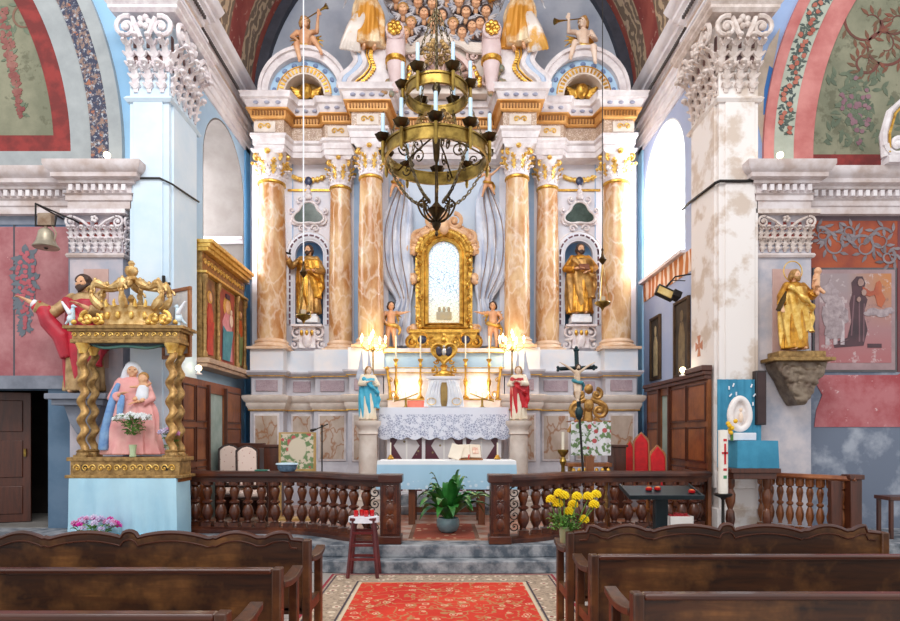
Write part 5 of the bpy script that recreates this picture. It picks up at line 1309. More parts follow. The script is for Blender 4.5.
# missal on its stand + short candles
t = thing('open_missal', 'open missal leaning on a bookstand upon the front altar table', 'book', (.40, 9.18, 1.272), R(8))
mb = MB(); mb.box(-.18, .18, -.10, .10, 0, .02); mb.cbox((0, .05, .11), (.36, .015, .2), Matrix.Rotation(R(-25), 3, 'X')); mb.build('bookstand', oak, t)
M25 = Matrix.Rotation(R(-25), 3, 'X')
mb = MB()
for s_ in (-1, 1): mb.cbox((s_ * .085, .03, .13), (.168, .022, .22), M25 @ Matrix.Rotation(R(6 * s_), 3, 'Z'))
pg = mb.build('page_block', plain('page_paper', '#efe4d2', '#e6d4be', .7), t, bevel=.004)
mb = MB(); mb.cbox((.085, .012, .14), (.09, .01, .10), M25 @ Matrix.Rotation(R(6), 3, 'Z')); mb.build('picture', plain('page_picture', '#d9917a', '#f1ddc8', .7, scale=20), pg)
mb = MB(); mb.tube([(-.02, -.02, .08), (-.04, -.08, .02), (-.05, -.1, .003)], .012, 6, flat=.2); mb.build('ribbon', plain('red_ribbon', '#c3303a'), t)
mb = MB(); mb.cbox((-.22, .0, .12), (.19, .03, .24), Matrix.Rotation(R(-25), 3, 'X') @ Matrix.Rotation(R(20), 3, 'Y')); mb.build('loose_leaf', plain('page_paper', '#efe4d2'), t)
for px, lab in ((390, 'short candle in a brass holder at the turquoise angel\'s end of the front altar table'), (498, 'short candle in a brass holder beside the open missal')):
    candlestick((PX(px, 9.3), 9.4, 1.27), lab, .06, .20, .05, name='table_candle')
    for k in range(1): pass
# ------------------------------------------------------------------ communion rail
def rail_path(s):
    pts = [(-3.60, 8.80), (-3.58, 8.42), (-3.3, 8.36), (-2.0, 8.28), (-1.80, 8.20), (-1.56, 8.04), (-1.34, 7.86), (-1.12, 7.70), (-.88, 7.60)]
    return pts if s < 0 else [(-x + .02, y) for x, y in pts]
def balust(h=.66, r=.05):
    return [(r * 1.1, 0), (r * 1.1, .07), (r * .6, .08), (r * .5, .1), (r * 1.0, .17), (r * 1.12, .22), (r * .8, .29), (r * .5, .325), (r * .95, .345), (r * .95, .365), (r * .5, .385), (r * .72, .44), (r * .98, .50), (r * .8, .55), (r * .5, .57), (r * 1.1, .585), (r * 1.1, h)]
for s in (-1, 1):
    t = thing('communion_rail', 'dark turned-baluster communion rail curving to a carved post ' + ('behind the red stool' if s < 0 else 'behind the yellow flowers'), 'railing', (0, 0, .30))
    pth = rail_path(s)
    sp = [tuple(p)[:2] for p in catmull([Vector((x, y, 0)) for x, y in pth[3:]], 4)]
    full = pth[:3] + sp
    end = (-.665, 7.53) if s < 0 else (.695, 7.53)
    fw = full + [end]
    if s > 0: fw = list(reversed(fw))
    mb = MB(); mb.sweep([(-.10, .76), (.10, .76), (.125, .79), (.125, .82), (.10, .85), (-.10, .85), (-.125, .82), (-.125, .79)], fw); mb.build('handrail', raildark, t)
    mb = MB(); mb.sweep([(-.07, .70), (.07, .70), (.08, .76), (-.08, .76)], fw); mb.build('under_rail', raildark, t)
    mb = MB(); mb.sweep([(-.13, 0.0), (.13, 0.0), (.13, .05), (.09, .08), (-.09, .08), (-.13, .05)], fw); mb.build('base_rail', raildark, t)
    # balusters
    L = [0]; 
    for i in range(1, len(full)): L.append(L[-1] + math.dist(full[i], full[i - 1]))
    n = 17; b0 = None
    for k in range(n):
        q = (k + .5) / n * (L[-1] - .02); i = max(j for j in range(len(L) - 1) if L[j] <= q); u = (q - L[i]) / (L[i + 1] - L[i])
        x = full[i][0] + (full[i + 1][0] - full[i][0]) * u; y = full[i][1] + (full[i + 1][1] - full[i][1]) * u
        if b0 is None:
            mb = MB(); r_ = .066; mb.box(-r_, r_, -r_, r_, .075, .14); mb.lathe([(a, b + .07) for a, b in balust(.63, .070)][2:], seg=14); mb.box(-r_ * .9, r_ * .9, -r_ * .9, r_ * .9, .66, .705)
            b0 = mb.build('baluster', railwood, t, (x, y, 0))
        else: dup(b0, (x, y, 0), parent=t)
    # carved newel at the gate
    ex = end[0]
    mb = MB(); mb.box(ex - .12, ex + .12, 7.40, 7.62, .0, .78); mb.box(ex - .14, ex + .14, 7.38, 7.64, .0, .1); mb.box(ex - .15, ex + .15, 7.37, 7.65, .76, .86); nw = mb.build('newel_post', raildark, t, bevel=.01)
    mb = MB(); z_ = .16
    mb.box(ex - .085, ex + .085, 7.385, 7.40, .13, .73)
    for k in range(3): mb.ell((ex, 7.385, .24 + k * .2), (.05, .02, .08)); volute(mb, (ex - .03, 7.38, .34 + k * .18), (1, 0, 0), .03, .008, 1.2, n=12); volute(mb, (ex + .03, 7.38, .34 + k * .18), (-1, 0, 0), .03, .008, 1.2, n=12)
    mb.build('carved_panel', railwood, nw)
    # wrought scroll panel beside the gate
    mb = MB(); gx = ex - .215 if s < 0 else ex + .205
    for k in range(4): volute(mb, (gx, 7.66, .18 + k * .145), (1 if k % 2 else -1, 0, 0), .075, .010, 1.5, 1 if k % 2 else -1, n=16, a0=pi / 2)
    mb.tube([(gx - .075, 7.66, .08), (gx - .075, 7.66, .7)], .011, 6); mb.tube([(gx + .075, 7.66, .08), (gx + .075, 7.66, .7)], .011, 6); mb.build('iron_scroll_panel', iron, t)

# oak balustrade towards the side chapel
t = thing('side_balustrade', 'lighter oak balustrade running along the blue wall to a corner post', 'railing', (0, 0, .30))
A = Vector((PX(757, 8.35), 8.35)); B = Vector((PX(852, 7.45), 7.45)); D = (B - A).normalized()
mb = MB(); pth = [tuple(A), tuple(B + D * .06)]
mb.sweep([(-.07, .78), (.07, .78), (.085, .80), (.07, .84), (-.07, .84), (-.085, .80)], pth); hr_ = mb.build('handrail', wood('oak_rail', '#9a5426', '#6a3416', 'X', .35, c3='#b8703a'), t)
mb = MB(); mb.sweep([(-.06, 0.0), (.06, 0.0), (.06, .08), (-.06, .08)], pth); mb.build('base_rail', pandark, t)
b0 = None
for k in range(9):
    p = A + (B - A) * ((k + .5) / 9.4)
    if b0 is None:
        mb = MB(); mb.box(-.04, .04, -.04, .04, .07, .14); mb.lathe([(a, b * 1.02 + .08) for a, b in balust(.68, .045)][2:], seg=14); mb.box(-.04, .04, -.04, .04, .7, .79); b0 = mb.build('baluster', wood('oak_baluster', '#9a5a2c', '#54280f', 'Z', .35, 1.5), t, (p.x, p.y, 0))
    else: dup(b0, (p.x, p.y, 0), parent=t)
mb = MB(); mb.box(B.x - .06, B.x + .08, B.y - .07, B.y + .07, 0, .80); mb.box(B.x - .08, B.x + .1, B.y - .09, B.y + .09, .80, .86); mb.box(B.x - .24, B.x - .1, B.y + .02, B.y + .10, 0, .78); mb.build('corner_post', pandark, t, bevel=.008)

# ------------------------------------------------------------------ wooden panelling of the chancel
for s in (-1, 1):
    side = 'left' if s < 0 else 'right'
    t = thing('wall_panelling', 'brown panelled wooden wainscot with an open doorway on the ' + ('side of the triptych' if s < 0 else 'side of the two dark pictures'), 'panelling', (0, 0, 0))
    S = lambda mb, *a: bxs(mb, s, *a)
    Y0, Y1 = (8.50, 11.05)
    xf_ = -3.74
    gap = (9.5, 10.2) if s < 0 else (9.93, 10.36)
    mb = MB(); S(mb, -3.79, xf_, Y0, gap[0], .31, 2.5); S(mb, -3.79, xf_, gap[1], 11.05, .31, 2.5); S(mb, -3.79, xf_, gap[0], gap[1], 2.32, 2.5)
    base = mb.build('boarding', panwood if s < 0 else wood('panelling_wood_b', '#7a4424', '#4f2914', 'Z', .4, c3='#96592e'), t)
    mb = MB(); S(mb, -3.79, xf_ + .08, Y0 - .02, 11.07, 2.5, 2.56); S(mb, -3.79, xf_ + .05, Y0 - .01, 11.06, 2.44, 2.5)
    if s > 0: S(mb, -3.79, xf_ + .10, Y0 - .03, 9.1, 2.56, 2.64); mb.build('cornice', pandark, t, bevel=.01)
    mb = MB(); S(mb, -3.79, -3.77, gap[0], gap[1], .31, 2.32); mb.build('doorway_back', plain('greenish_door', '#a9b9b4', '#8fa39c', .7), t)
    yy = Y0 + .06; mid = (Y0 + gap[0]) / 2; segs = [(Y0 + .08, mid - .05), (mid + .05, gap[0] - .1), (gap[1] + .1, 10.98)]
    for a, b in segs:
        if b - a < .1: continue
        for z0, z1 in ((.5, 1.15), (1.27, 1.75), (1.87, 2.38)):
            mb = MB(); S(mb, xf_ - .01, xf_ + .012, a, b, z0, z1); p_ = mb.build('panel', panwood, t, bevel=.01)
            mb = MB()
            for q in ((a - .02, a, z0 - .02, z1 + .02), (b, b + .02, z0 - .02, z1 + .02), (a, b, z0 - .02, z0), (a, b, z1, z1 + .02)): S(mb, xf_, xf_ + .022, *q)
            mb.build('panel_frame', pandark, p_)
    for q in ((gap[0] - .05, gap[0]), (gap[1], gap[1] + .05)):
        mb = MB(); S(mb, xf_, xf_ + .05, q[0], q[1], .31, 2.44); mb.build('door_post', pandark, t)
# ------------------------------------------------------------------ triptych
t = thing('triptych', 'painted wooden triptych of saints with a carved gilded canopy above the wainscot', 'altarpiece', (0, 0, 0))
x0 = -3.96; xf_ = -3.80
mb = MB(); mb.box(-3.98, xf_, 9.42, 11.4, 2.86, 4.72); mb.build('case', goldol, t)
mb = MB(); mb.box(-3.98, -3.62, 9.38, 11.44, 4.66, 4.72); mb.box(-3.98, -3.66, 9.39, 11.43, 4.60, 4.66); mb.box(-3.98, -3.70, 9.4, 11.42, 4.54, 4.60)
mb.box(-3.98, -3.72, 9.4, 11.42, 4.20, 4.24); mb.build('canopy', goldlt, t, bevel=.006)
mb = MB(); mb.box(-3.98, xf_ + .004, 9.44, 11.38, 4.25, 4.54); cv = mb.build('carved_frieze', plain('frieze_carving', '#a8713c', '#6e4a26', .5, .2, scale=14, bs=.6), t)
mb = MB()
for k in range(14): y_ = 9.52 + k * .135; volute(mb, (xf_ + .012, y_, 4.40), (0, 1 if k % 2 else -1, 0), .055, .012, 1.4, n=14)
mb.build('scroll_pattern', goldlt, cv)
mb = MB(); mb.box(-3.98, -3.66, 9.36, 11.46, 2.78, 2.86); mb.box(-3.98, -3.70, 9.38, 11.44, 2.72, 2.78); mb.build('sill', plain('sill_wood', '#c7aa94', '#a88a70', .6), t, bevel=.006)
# each panel: background, robed painted figure
def ypr(mb, pts, x, th=.012):   # outline in (y, z), extruded a little towards +x
    mb.prism(pts, x - .001, x + th, 'yz')
def saint_panel(y0, y1, bg, robe, mant, crown=False):
    yc = (y0 + y1) / 2; w = (y1 - y0)
    mb = MB(); mb.box(xf_ - .01, xf_ + .006, y0, y1, 2.90, 4.16); p_ = mb.build('painted_panel', bg, t)
    x = xf_ + .007
    mb = MB(); ypr(mb, [(yc - w * .32, 2.95), (yc + w * .32, 2.95), (yc + w * .28, 3.4), (yc + w * .30, 3.62), (yc + w * .12, 3.78), (yc - w * .12, 3.78), (yc - w * .30, 3.6), (yc - w * .24, 3.3)], x); mb.build('painted_robe', robe, p_)
    mb = MB(); ypr(mb, [(yc - w * .34, 2.94), (yc + w * .1, 2.94), (yc + w * .3, 3.38), (yc + w * .33, 3.5), (yc - w * .1, 3.45), (yc - w * .3, 3.52)], x + .012); mb.build('painted_mantle', mant, p_)
    mb = MB(); c = (yc, 3.88); rr = w * .13
    ypr(mb, [(c[0] + rr * cos(a), c[1] + rr * 1.25 * sin(a)) for a in [2 * pi * k / 16 for k in range(16)]], x + .008); mb.build('painted_face', skin, p_)
    mb = MB(); ypr(mb, [(c[0] + rr * 1.9 * cos(a), c[1] + rr * 1.9 * sin(a)) for a in [2 * pi * k / 20 for k in range(20)]], x + .002, .004); mb.build('painted_halo', goldlt, p_)
    return p_
saint_panel(9.50, 9.92, plain('panel_bg_gold', '#9a6a40', '#6d4a3a', scale=6), plain('robe_red', '#b5382c', '#d05a40', scale=6), plain('robe_scarlet', '#c94434', '#a8332a', scale=6))
pc_ = saint_panel(10.12, 10.86, plain('panel_bg_red', '#a84a3c', '#8c4436', scale=6), plain('robe_pink', '#e0a0a4', '#d28088', scale=6), plain('robe_teal', '#3f7f8c', '#5a9aa6', scale=6))
mb = MB(); c = (10.62, 3.66); ypr(mb, [(c[0] + .07 * cos(a), c[1] + .11 * sin(a)) for a in [2 * pi * k / 14 for k in range(14)]], xf_ + .03); ypr(mb, [(c[0] + .04 * cos(a), c[1] + .15 + .045 * sin(a)) for a in [2 * pi * k / 14 for k in range(14)]], xf_ + .03); mb.build('painted_child', skinpale, pc_)
mb = MB(); mb.box(xf_ + .01, xf_ + .03, 10.40, 10.58, 4.02, 4.10); mb.build('painted_crown', plain('crown_dark', '#4a3040'), pc_)
saint_panel(11.02, 11.32, plain('panel_bg_gold', '#9a6a40'), plain('robe_orange', '#c9622c', '#b04a28', scale=6), plain('robe_green', '#6c7a4c', '#7f8a56', scale=6))
for y_ in (9.45, 10.02, 10.94, 11.36):
    mb = MB(); mb.lathe([(.045, 2.86), (.045, 2.95), (.028, 2.98), (.033, 3.5), (.026, 4.02), (.05, 4.08), (.05, 4.18)], (xf_ + .03, y_, 0), 12, fold=.12, nf=5, tw=20); mb.build('pilaster', goldol, t)
# spot bulbs on the wainscots and on the entablatures
lampm = NT('lit_spot').done('#fff6e0', .3, emit='#ffe6b0', es=9)
for loc, lab in (((-3.70, 9.05, 2.56), 'small bright spot bulb under the triptych sill'), ((3.70, 9.3, 2.56), 'small bright bulb on the wainscot below the dark pictures'),
                 ((PX(107, 8.3), 8.3, 5.42), 'small bright bulb on the entablature by the blue floral arch'), ((PX(780, 8.3), 8.3, 5.42), 'small bright bulb on the entablature by the pink painted arch')):
    t = thing('spot_lamp', lab, 'lamp', loc); x, y, z = 0, 0, 0
    mb = MB(); mb.lathe([(.05, 0), (.05, .02), (.02, .03), (.02, .06)], seg=12); mb.build('socket', white, t)
    mb = MB(); mb.ell((0, 0, .10), .045); mb.build('bulb', lampm, t)
    light('spot_glow', 'POINT', (loc[0] + (0.1 if loc[0] < 0 else -.1) * (abs(loc[0]) < 4), loc[1] - .15, loc[2] + .16), .7, (1, .9, .75), radius=.05)
bpy.data.objects['spot_lamp'].location = (-3.70, 9.05, 2.56)

# two dark pictures on the right chancel wall, crucifix + pictures left
def wall_picture(name, label, s, y0, y1, z0, z1, bg, fig, lean=0.0):
    t = thing(name, label, 'picture', (s * 3.998, 0, 0))
    x = lambda a: -s * a
    mb = MB()
    def B_(a0, a1, *r): 
        p, q = sorted((x(a0), x(a1))); mb.box(p, q, *r)
    B_(0, .05, y0, y1, z0, z0 + .05); B_(0, .05, y0, y1, z1 - .05, z1); B_(0, .05, y0, y0 + .05, z0 + .05, z1 - .05); B_(0, .05, y1 - .05, y1, z0 + .05, z1 - .05); mb.build('frame', plain('picture_frame', '#5c4226', '#3a2818', .5, .2), t, bevel=.006)
    mb = MB(); B_(0, .02, y0 + .05, y1 - .05, z0 + .05, z1 - .05); cv = mb.build('canvas', bg, t)
    yc = (y0 + y1) / 2; w = (y1 - y0 - .1) / 2; mb = MB()
    p0, p1 = sorted((x(.02), x(.026)))
    mb.prism([(yc - w * .5, z0 + .08), (yc + w * .5, z0 + .08), (yc + w * .45, z0 + .7), (yc + w * .2, z1 - .38), (yc - w * .2, z1 - .38), (yc - w * .5, z0 + .7)], p0, p1, 'yz')
    mb.prism([(yc + w * .24 * cos(a), z1 - .28 + .1 * sin(a)) for a in [2 * pi * k / 14 for k in range(14)]], p0, p1, 'yz'); mb.build('painted_figure', fig, cv)
wall_picture('framed_picture', 'narrow dark framed picture of a standing figure, lower and nearer the altar columns', 1, 11.02, 11.7 - .15, 2.68, 3.88, plain('dark_canvas', '#4b3f34', '#2f2a26', scale=5), plain('pale_habit', '#c2ad84', '#9a8a6c', scale=7))
wall_picture('framed_picture', 'taller dark framed picture of a standing figure next to the cream pier', 1, 9.72, 10.36, 2.62, 3.92, plain('dark_canvas', '#4b3f34'), plain('brown_habit', '#8d7a58', '#6a5a44', scale=7))
# floodlight on an arm
t = thing('floodlight', 'black floodlight on a thin arm above the two dark pictures', 'floodlight', (PX(665, 9.6), 9.6, PZ(293, 9.6)))
M_ = Matrix.Rotation(R(25), 3, 'Y') @ Matrix.Rotation(R(-15), 3, 'X')
mb = MB(); mb.cbox((0, 0, 0), (.30, .10, .17), M_); mb.cbox((.17, 0, -.04), (.14, .16, .12), M_); mb.build('housing', iron, t, bevel=.012)
mb = MB(); mb.cbox((-.02, -.06, 0), (.24, .02, .12), M_)
mb.build('reflector', plain('reflector', '#c9a85a', '#f0dc9c', .25, .6), t)
mb = MB(); mb.tube([(.0, 0, .06), (.16, .0, .26), (.42, -.12, .28), (.42, -.28, .22)], .012, 6); mb.tube([(-.05, 0, .03), (.1, 0, .2), (.3, -.06, .18)], .008, 5); mb.box(.38, .42, -.34, -.24, .1, .36); mb.build('bracket', iron, t)

# cloth backdrop, egg-shaped frame, covered table, loudspeaker by the right pier
teal = plain('turquoise_cloth', '#3f93b4', '#2f7f9f', .7, scale=3)
t = thing('cloth_hanging', 'turquoise cloth hung on the pier with small white dots', 'cloth', (PX(740, 8.28), 8.27, 0))
mb = MB(); mb.loft([[(-.30 + .61 * i / 40, .03 - .012 * sin(i * .9), z_) for i in range(41)] + [(-.30 + .61 * i / 40, .045 - .012 * sin(i * .9), z_) for i in range(40, -1, -1)] for z_ in (1.2, 2.42)]); c0 = mb.build('fabric', teal, t)
mb = MB()
for k, (a, b) in enumerate(((-.15, 2.3), (-.09, 2.34), (-.13, 2.2), (-.05, 2.22), (.16, 2.33), (.2, 2.2), (.18, 2.08), (-.1, 2.1))): mb.cbox((a, .012, b), (.018, .008, .05), Matrix.Rotation(R(20 * (k % 3)), 3, 'Y'))
mb.build('white_dot_pattern', whitecl, c0)
t = thing('console_table', 'dark wooden table on turned legs under the turquoise covered block', 'table', (PX(750, 7.9), 7.9, .30))
mb = MB(); mb.box(-.34, .30, -.2, .2, .86, .92); mb.box(-.30, .26, -.17, .17, .78, .86); mb.build('tabletop', pandark, t, bevel=.006)
for sx in (-1, 1):
    mb = MB(); mb.lathe([(.06, 0), (.06, .07), (.035, .11), (.06, .24), (.05, .34), (.03, .38), (.06, .47), (.065, .57), (.035, .64), (.055, .68), (.055, .80)], (sx * .24 - .02, 0, 0), 14); mb.build('leg', railwood, t)
mb = MB(); mb.box(-.30, .26, -.16, .16, .0, .06); mb.build('stretcher', railwood, t)
t = thing('covered_block', 'block draped in turquoise cloth carrying the white egg sculpture', 'block', (PX(751, 7.9), 7.9, 1.222))
pl = [(-.26, -.17), (.26, -.17), (.26, .17), (-.26, .17)]
ring = []
for i in range(4):
    a = Vector(pl[i]); b = Vector(pl[(i + 1) % 4])
    for k in range(14): ring.append(a + (b - a) * k / 14)
rings = [[(p.x * (1 + .02 * w_), p.y * (1 + .04 * w_) + .008 * sin(i * 1.7) * w_, z_) for i, p in enumerate(ring)] for z_, w_ in ((.355, 0), (.34, .3), (.15, 1.0), (.0, 1.5))]
mb = MB(); mb.loft(list(reversed(rings))); mb.build('drape', teal, t)
t = thing('egg_sculpture', 'white egg-shaped hollow sculpture on a white block in front of the turquoise cloth', 'sculpture', (PX(739, 7.9), 7.88, 1.579))
mb = MB(); mb.box(-.15, .17, -.1, .1, 0, .10); mb.build('block', whitecl, t, bevel=.01)
egg = [(.125 * sin(a) * (1 + .12 * cos(a)), .35 + .20 * -cos(a)) for a in [2 * pi * k / 36 for k in range(36)]]
mb = MB(); mb.tube([(a, 0, b) for a, b in egg], .042, 10, closed=True); mb.lathe([(.01, .145), (.08, .19), (.12, .28), (.12, .36), (.10, .46), (.05, .53), (.01, .55)], (0, .06, 0), 24, sy=.4); mb.build('shell', plain('egg_white', '#f3efee', '#e6dcd8', .35), t, voxel=.012)
mb = MB(); mb.ell((.0, -.03, .3), (.03, .03, .07)); mb.ell((.0, -.03, .40), (.022, .022, .028)); mb.build('inner_figure', plain('egg_figure', '#f1d9c4', '#e8c8b0', .5), t, voxel=.008)
t = thing('flower_sprig', 'small yellow flowers beside the white egg', 'flowers', (PX(728.5, 7.85), 7.76, 1.579))
mb = MB()
for k in range(6): mb.ell((random.uniform(-.05, .05), random.uniform(-.03, .03), .1 + .03 * k), .03, seg=8, rg=5)
mb.build('blossom', plain('yellow_petals', '#f2c21a', '#e0a810', .5), t); mb = MB(); mb.tube([(0, 0, 0), (0, 0, .1)], .02, 6); mb.build('stem', plain('stem_green', '#4f7a3a'), t)
t = thing('loudspeaker', 'tall narrow black column loudspeaker beside the turquoise cloth', 'loudspeaker', (PX(760, 8.30), 8.32, PZ(425, 8.3)))
mb = MB(); mb.box(-.07, .07, -.06, .06, 0, .75); mb.build('cabinet', plain('speaker_black', '#2a2020', '#332828', .5), t, bevel=.01); mb = MB(); mb.box(-.055, .055, -.066, -.06, .03, .72); mb.build('grille', plain('speaker_grille', '#3a2a2a', '#463434', .8), t)

# ------------------------------------------------------------------ saint on carved bracket (right pilaster)
X = PX(794, 8.25)
t = thing('carved_bracket', 'dark carved wall bracket with gilded top under the gilded saint', 'bracket', (X + .08, 8.5, 0))
mb = MB(); mb.prism([(-.36, 2.66), (.36, 2.66), (.33, 2.55), (.24, 2.42), (.16, 2.24), (.05, 2.06), (-.05, 2.06), (-.16, 2.24), (-.24, 2.42), (-.33, 2.55)], -.30, -.01)
for i in range(26): a = random.uniform(-1, 1); z_ = random.uniform(2.12, 2.6); w = .30 * smoothstep(2.0, 2.66, z_); mb.ell((a * w, -.3, z_), (.05, .05, .07), Matrix.Rotation(random.uniform(0, 3), 3, 'Y'), seg=8, rg=5)
for s_ in (-1, 1): volute(mb, (s_ * .2, -.32, 2.5), (s_, 0, 0), .09, .03, 1.3, -1, a0=pi / 2); volute(mb, (s_ * .1, -.33, 2.26), (s_, 0, 0), .07, .025, 1.3, 1, a0=pi / 2)
mb.build('corbel', plain('corbel_dark', '#5a4638', '#8a7a68', .5, .2, scale=7), t, voxel=.014)
mb = MB(); mb.prism([(-.42, 2.66), (.42, 2.66), (.42, 2.71), (-.42, 2.71)], -.38, -.01); mb.box(-.32, .32, -.32, -.01, 2.71, 2.80); mb.build('shelf', goldol, t, bevel=.01)
t = figure('saint_statue', 'gilded bearded saint with a halo carrying the child, on the dark carved bracket', 'statue', (X, 8.24, 2.805), 1.12, R(8),
           arms=(((-.20, -.02, .66), (-.24, -.10, .52)), ((.20, -.05, .66), (.14, -.18, .72))), robe=goldcloth, mantle=goldlt, skinm=skin, hair=hairlt, beard=True, yaw=R(15))
mb = MB(); mb.tube([(.14 * cos(a), .03, 1.10 + .14 * sin(a)) for a in [2 * pi * k / 24 for k in range(24)]], .008, 6, closed=True); mb.build('halo', goldlt, t)
mb = MB(); head(mb, (.22, -.16, 1.06), .055); mb.cap((.21, -.15, .99), (.20, -.15, .86), .045, .05); mb.cap((.20, -.15, .86), (.26, -.22, .76), .03, .024); mb.cap((.2, -.15, .86), (.17, -.22, .74), .03, .024); mb.cap((.22, -.16, .97), (.12, -.2, .93), .02, .015); mb.build('child', skin, t, voxel=.009)
mb = MB(); mb.tube([(-.34, -.12, .52), (-.28, -.14, .66), (-.22, -.12, .78)], [.03, .035, .01], 8); mb.build('dark_lily', bronze, t)

# small wooden stool/table at the right edge
t = thing('wooden_stool', 'dark wooden stool at the foot of the grey and white wall near the picture edge', 'stool', (PX(897, 7.9), 7.9, .30))
mb = MB(); mb.box(-.2, .25, -.15, .15, .5, .55); mb.build('seat', pandark, t, bevel=.006)
for sx in (-.16, .2):
    for sy in (-.11, .11): mb = MB(); mb.box(sx - .02, sx + .02, sy - .02, sy + .02, 0, .5); mb.build('leg', pandark, t)

# cables on the wall
mb = MB(); mb.tube([(-4.42, 8.38, PZ(180, 8.38)), (-4.2, 8.35, PZ(178, 8.35)), (-3.96, 8.35, PZ(178, 8.35)), (-3.80, 8.38, PZ(184, 8.38)), (-3.80, 9.3, PZ(202, 9.3))], .014, 6)
tag(mb.build('wall_cable', iron), 'thin dark cable crossing the pale blue pier', 'cable')
mb = MB(); mb.tube([(4.5, 8.36, PZ(180, 8.36)), (4.2, 8.35, PZ(181, 8.35)), (3.84, 8.35, PZ(181, 8.35)), (3.80, 8.4, PZ(183, 8.4)), (3.80, 9.3, PZ(203, 9.3)), (3.95, 9.95, PZ(210, 9.95))], .022, 6)
tag(mb.build('wall_cable', iron), 'thick dark cable crossing the cream pier', 'cable')

# ------------------------------------------------------------------ bell, sacred heart, framed picture, crucifix (left)
t = thing('bell', 'small bronze bell hanging from a black iron bracket on the pink wall', 'bell', (PX(46, 8.1), 8.1, PZ(248, 8.1)))
mb = MB(); mb.lathe([(.155, 0), (.165, .01), (.15, .03), (.12, .08), (.10, .16), (.09, .22), (.05, .26), (.02, .27)], seg=24); mb.build('bell_body', plain('bell_metal', '#b5aa94', '#8a8070', .4, .5), t)
mb = MB(); mb.lathe([(.02, .27), (.02, .3)], seg=8); mb.box(-.09, .09, -.04, .04, .30, .46); mb.tube([(.08, 0, .3), (.14, 0, .2), (.1, 0, .05)], .012, 6); mb.build('yoke', plain('yoke_wood', '#7a5c44', '#b0a08c', .6), t)
mb = MB(); mb.tube([(-.14, .58, .60), (-.14, 0, .60), (-.14, 0, .30), (.12, 0, .30), (.14, 0, .45)], .014, 6); mb.tube([(-.14, 0, .60), (.2, .3, .48), (.2, .58, .48)], .012, 6); mb.ell((0, 0, .01), .03); mb.build('bracket', iron, t)
t = thing('wall_console', 'grey stone wall console under the red robed statue', 'console', (PX(84, 8.4), 8.68, 0))
mb = MB(); mb.box(-.42, .42, -.50, 0, 2.14, 2.22); mb.box(-.36, .36, -.44, 0, 2.06, 2.14); mb.prism([(-.26, 2.06), (.26, 2.06), (.18, 1.82), (.08, 1.66), (-.08, 1.66), (-.18, 1.82)], -.32, 0); mb.build('corbel', slate, t, bevel=.012)
t = figure('sacred_heart_statue', 'long haired bearded statue in a red robe, one hand raised, behind the gilded shrine', 'statue', (PX(84, 8.4), 8.42, 2.225), 1.68, R(-4),
           arms=(((-.20, -.10, .66), (-.34, -.20, .74)), ((.19, -.06, .64), (.09, -.16, .70))), robe=plain('gilt_white_robe', '#c9a878', '#8f6c40', .5, .2, scale=6), mantle=plain('red_cloak', '#c9283c', '#a01c30', .5, scale=4), skinm=skin, hair=hairm, beard=True, longhair=True, yaw=R(-6))
mb = MB(); e = Vector((-.20, -.10, .66)) * 1.68; h_ = Vector((-.34, -.20, .74)) * 1.68; mb.tube([e + (h_ - e) * .1, e + (h_ - e) * .5 - Vector((0, 0, .03)), e + (h_ - e) * .72], [.08, .09, .085], 12); mb.tube([e + (h_ - e) * .45, e + (h_ - e) * .2 - Vector((0, 0, .16)), e + Vector((.10, .03, -.32)), e + Vector((.17, .05, -.62))], [.085, .11, .12, .09], 12); mb.build('sleeve', plain('red_cloak', ''), t, voxel=.016)
mb = MB(); mb.tube([e + (h_ - e) * .70, e + (h_ - e) * .86], [.06, .055], 12); mb.build('cuff', whitecl, t, voxel=.01)
t = thing('framed_picture', 'wooden framed white drawing leaning on the pale blue pier behind the gilded shrine', 'picture', (PX(176, 8.2), 8.22, PZ(358, 8.2)), R(-30))
mb = MB(); mb.box(-.30, .30, -.02, .02, 0, .05); mb.box(-.30, .30, -.02, .02, .90, .95); mb.box(-.30, -.25, -.02, .02, .05, .9); mb.box(.25, .30, -.02, .02, .05, .9); mb.build('frame', oak, t, bevel=.006)
mb = MB(); mb.box(-.25, .25, -.005, .015, .05, .9); pg = mb.build('sheet', plain('print_sheet', '#d8d4d0', '#b9bcc4', .6, scale=8), t)
mb = MB(); mb.prism([(-.1, .2), (.1, .2), (.07, .5), (.03, .68), (-.03, .68), (-.08, .5)], -.008, -.005); mb.build('drawn_figure', plain('drawn_grey', '#8a8f9a', '#a8abb2'), pg)
t = thing('wall_crucifix', 'small black cross fixed high on the pale blue pier above the wooden picture', 'crucifix', (PX(162, 8.3), 8.35, PZ(295, 8.3)))
mb = MB(); mb.box(-.018, .018, -.015, .015, 0, .28); mb.box(-.09, .09, -.015, .015, .15, .185); mb.build('cross', iron, t); mb = MB(); mb.box(-.05, .05, -.02, .02, -.02, .0); mb.build('base', iron, t)
# maltese cross painted on right pier
mb = MB(); cx, cz = PX(711.5, 8.4) , PZ(346, 8.4)
yy = 8.98; cz = PZ(346, 8.98)
for k in range(4):
    a = k * pi / 2 + 0; mb.prism([(yy + .02 * cos(a + .8), cz + .02 * sin(a + .8)), (yy + .13 * cos(a + .42), cz + .17 * sin(a + .42)), (yy + .13 * cos(a - .42), cz + .17 * sin(a - .42)), (yy + .02 * cos(a - .8), cz + .02 * sin(a - .8))], 3.812, 3.819, 'yz')
struct(mb.build('painted_cross', plain('painted_cross', '#c98a6c', '#b97a5c'), bpy.data.objects['trim_pier_right']))
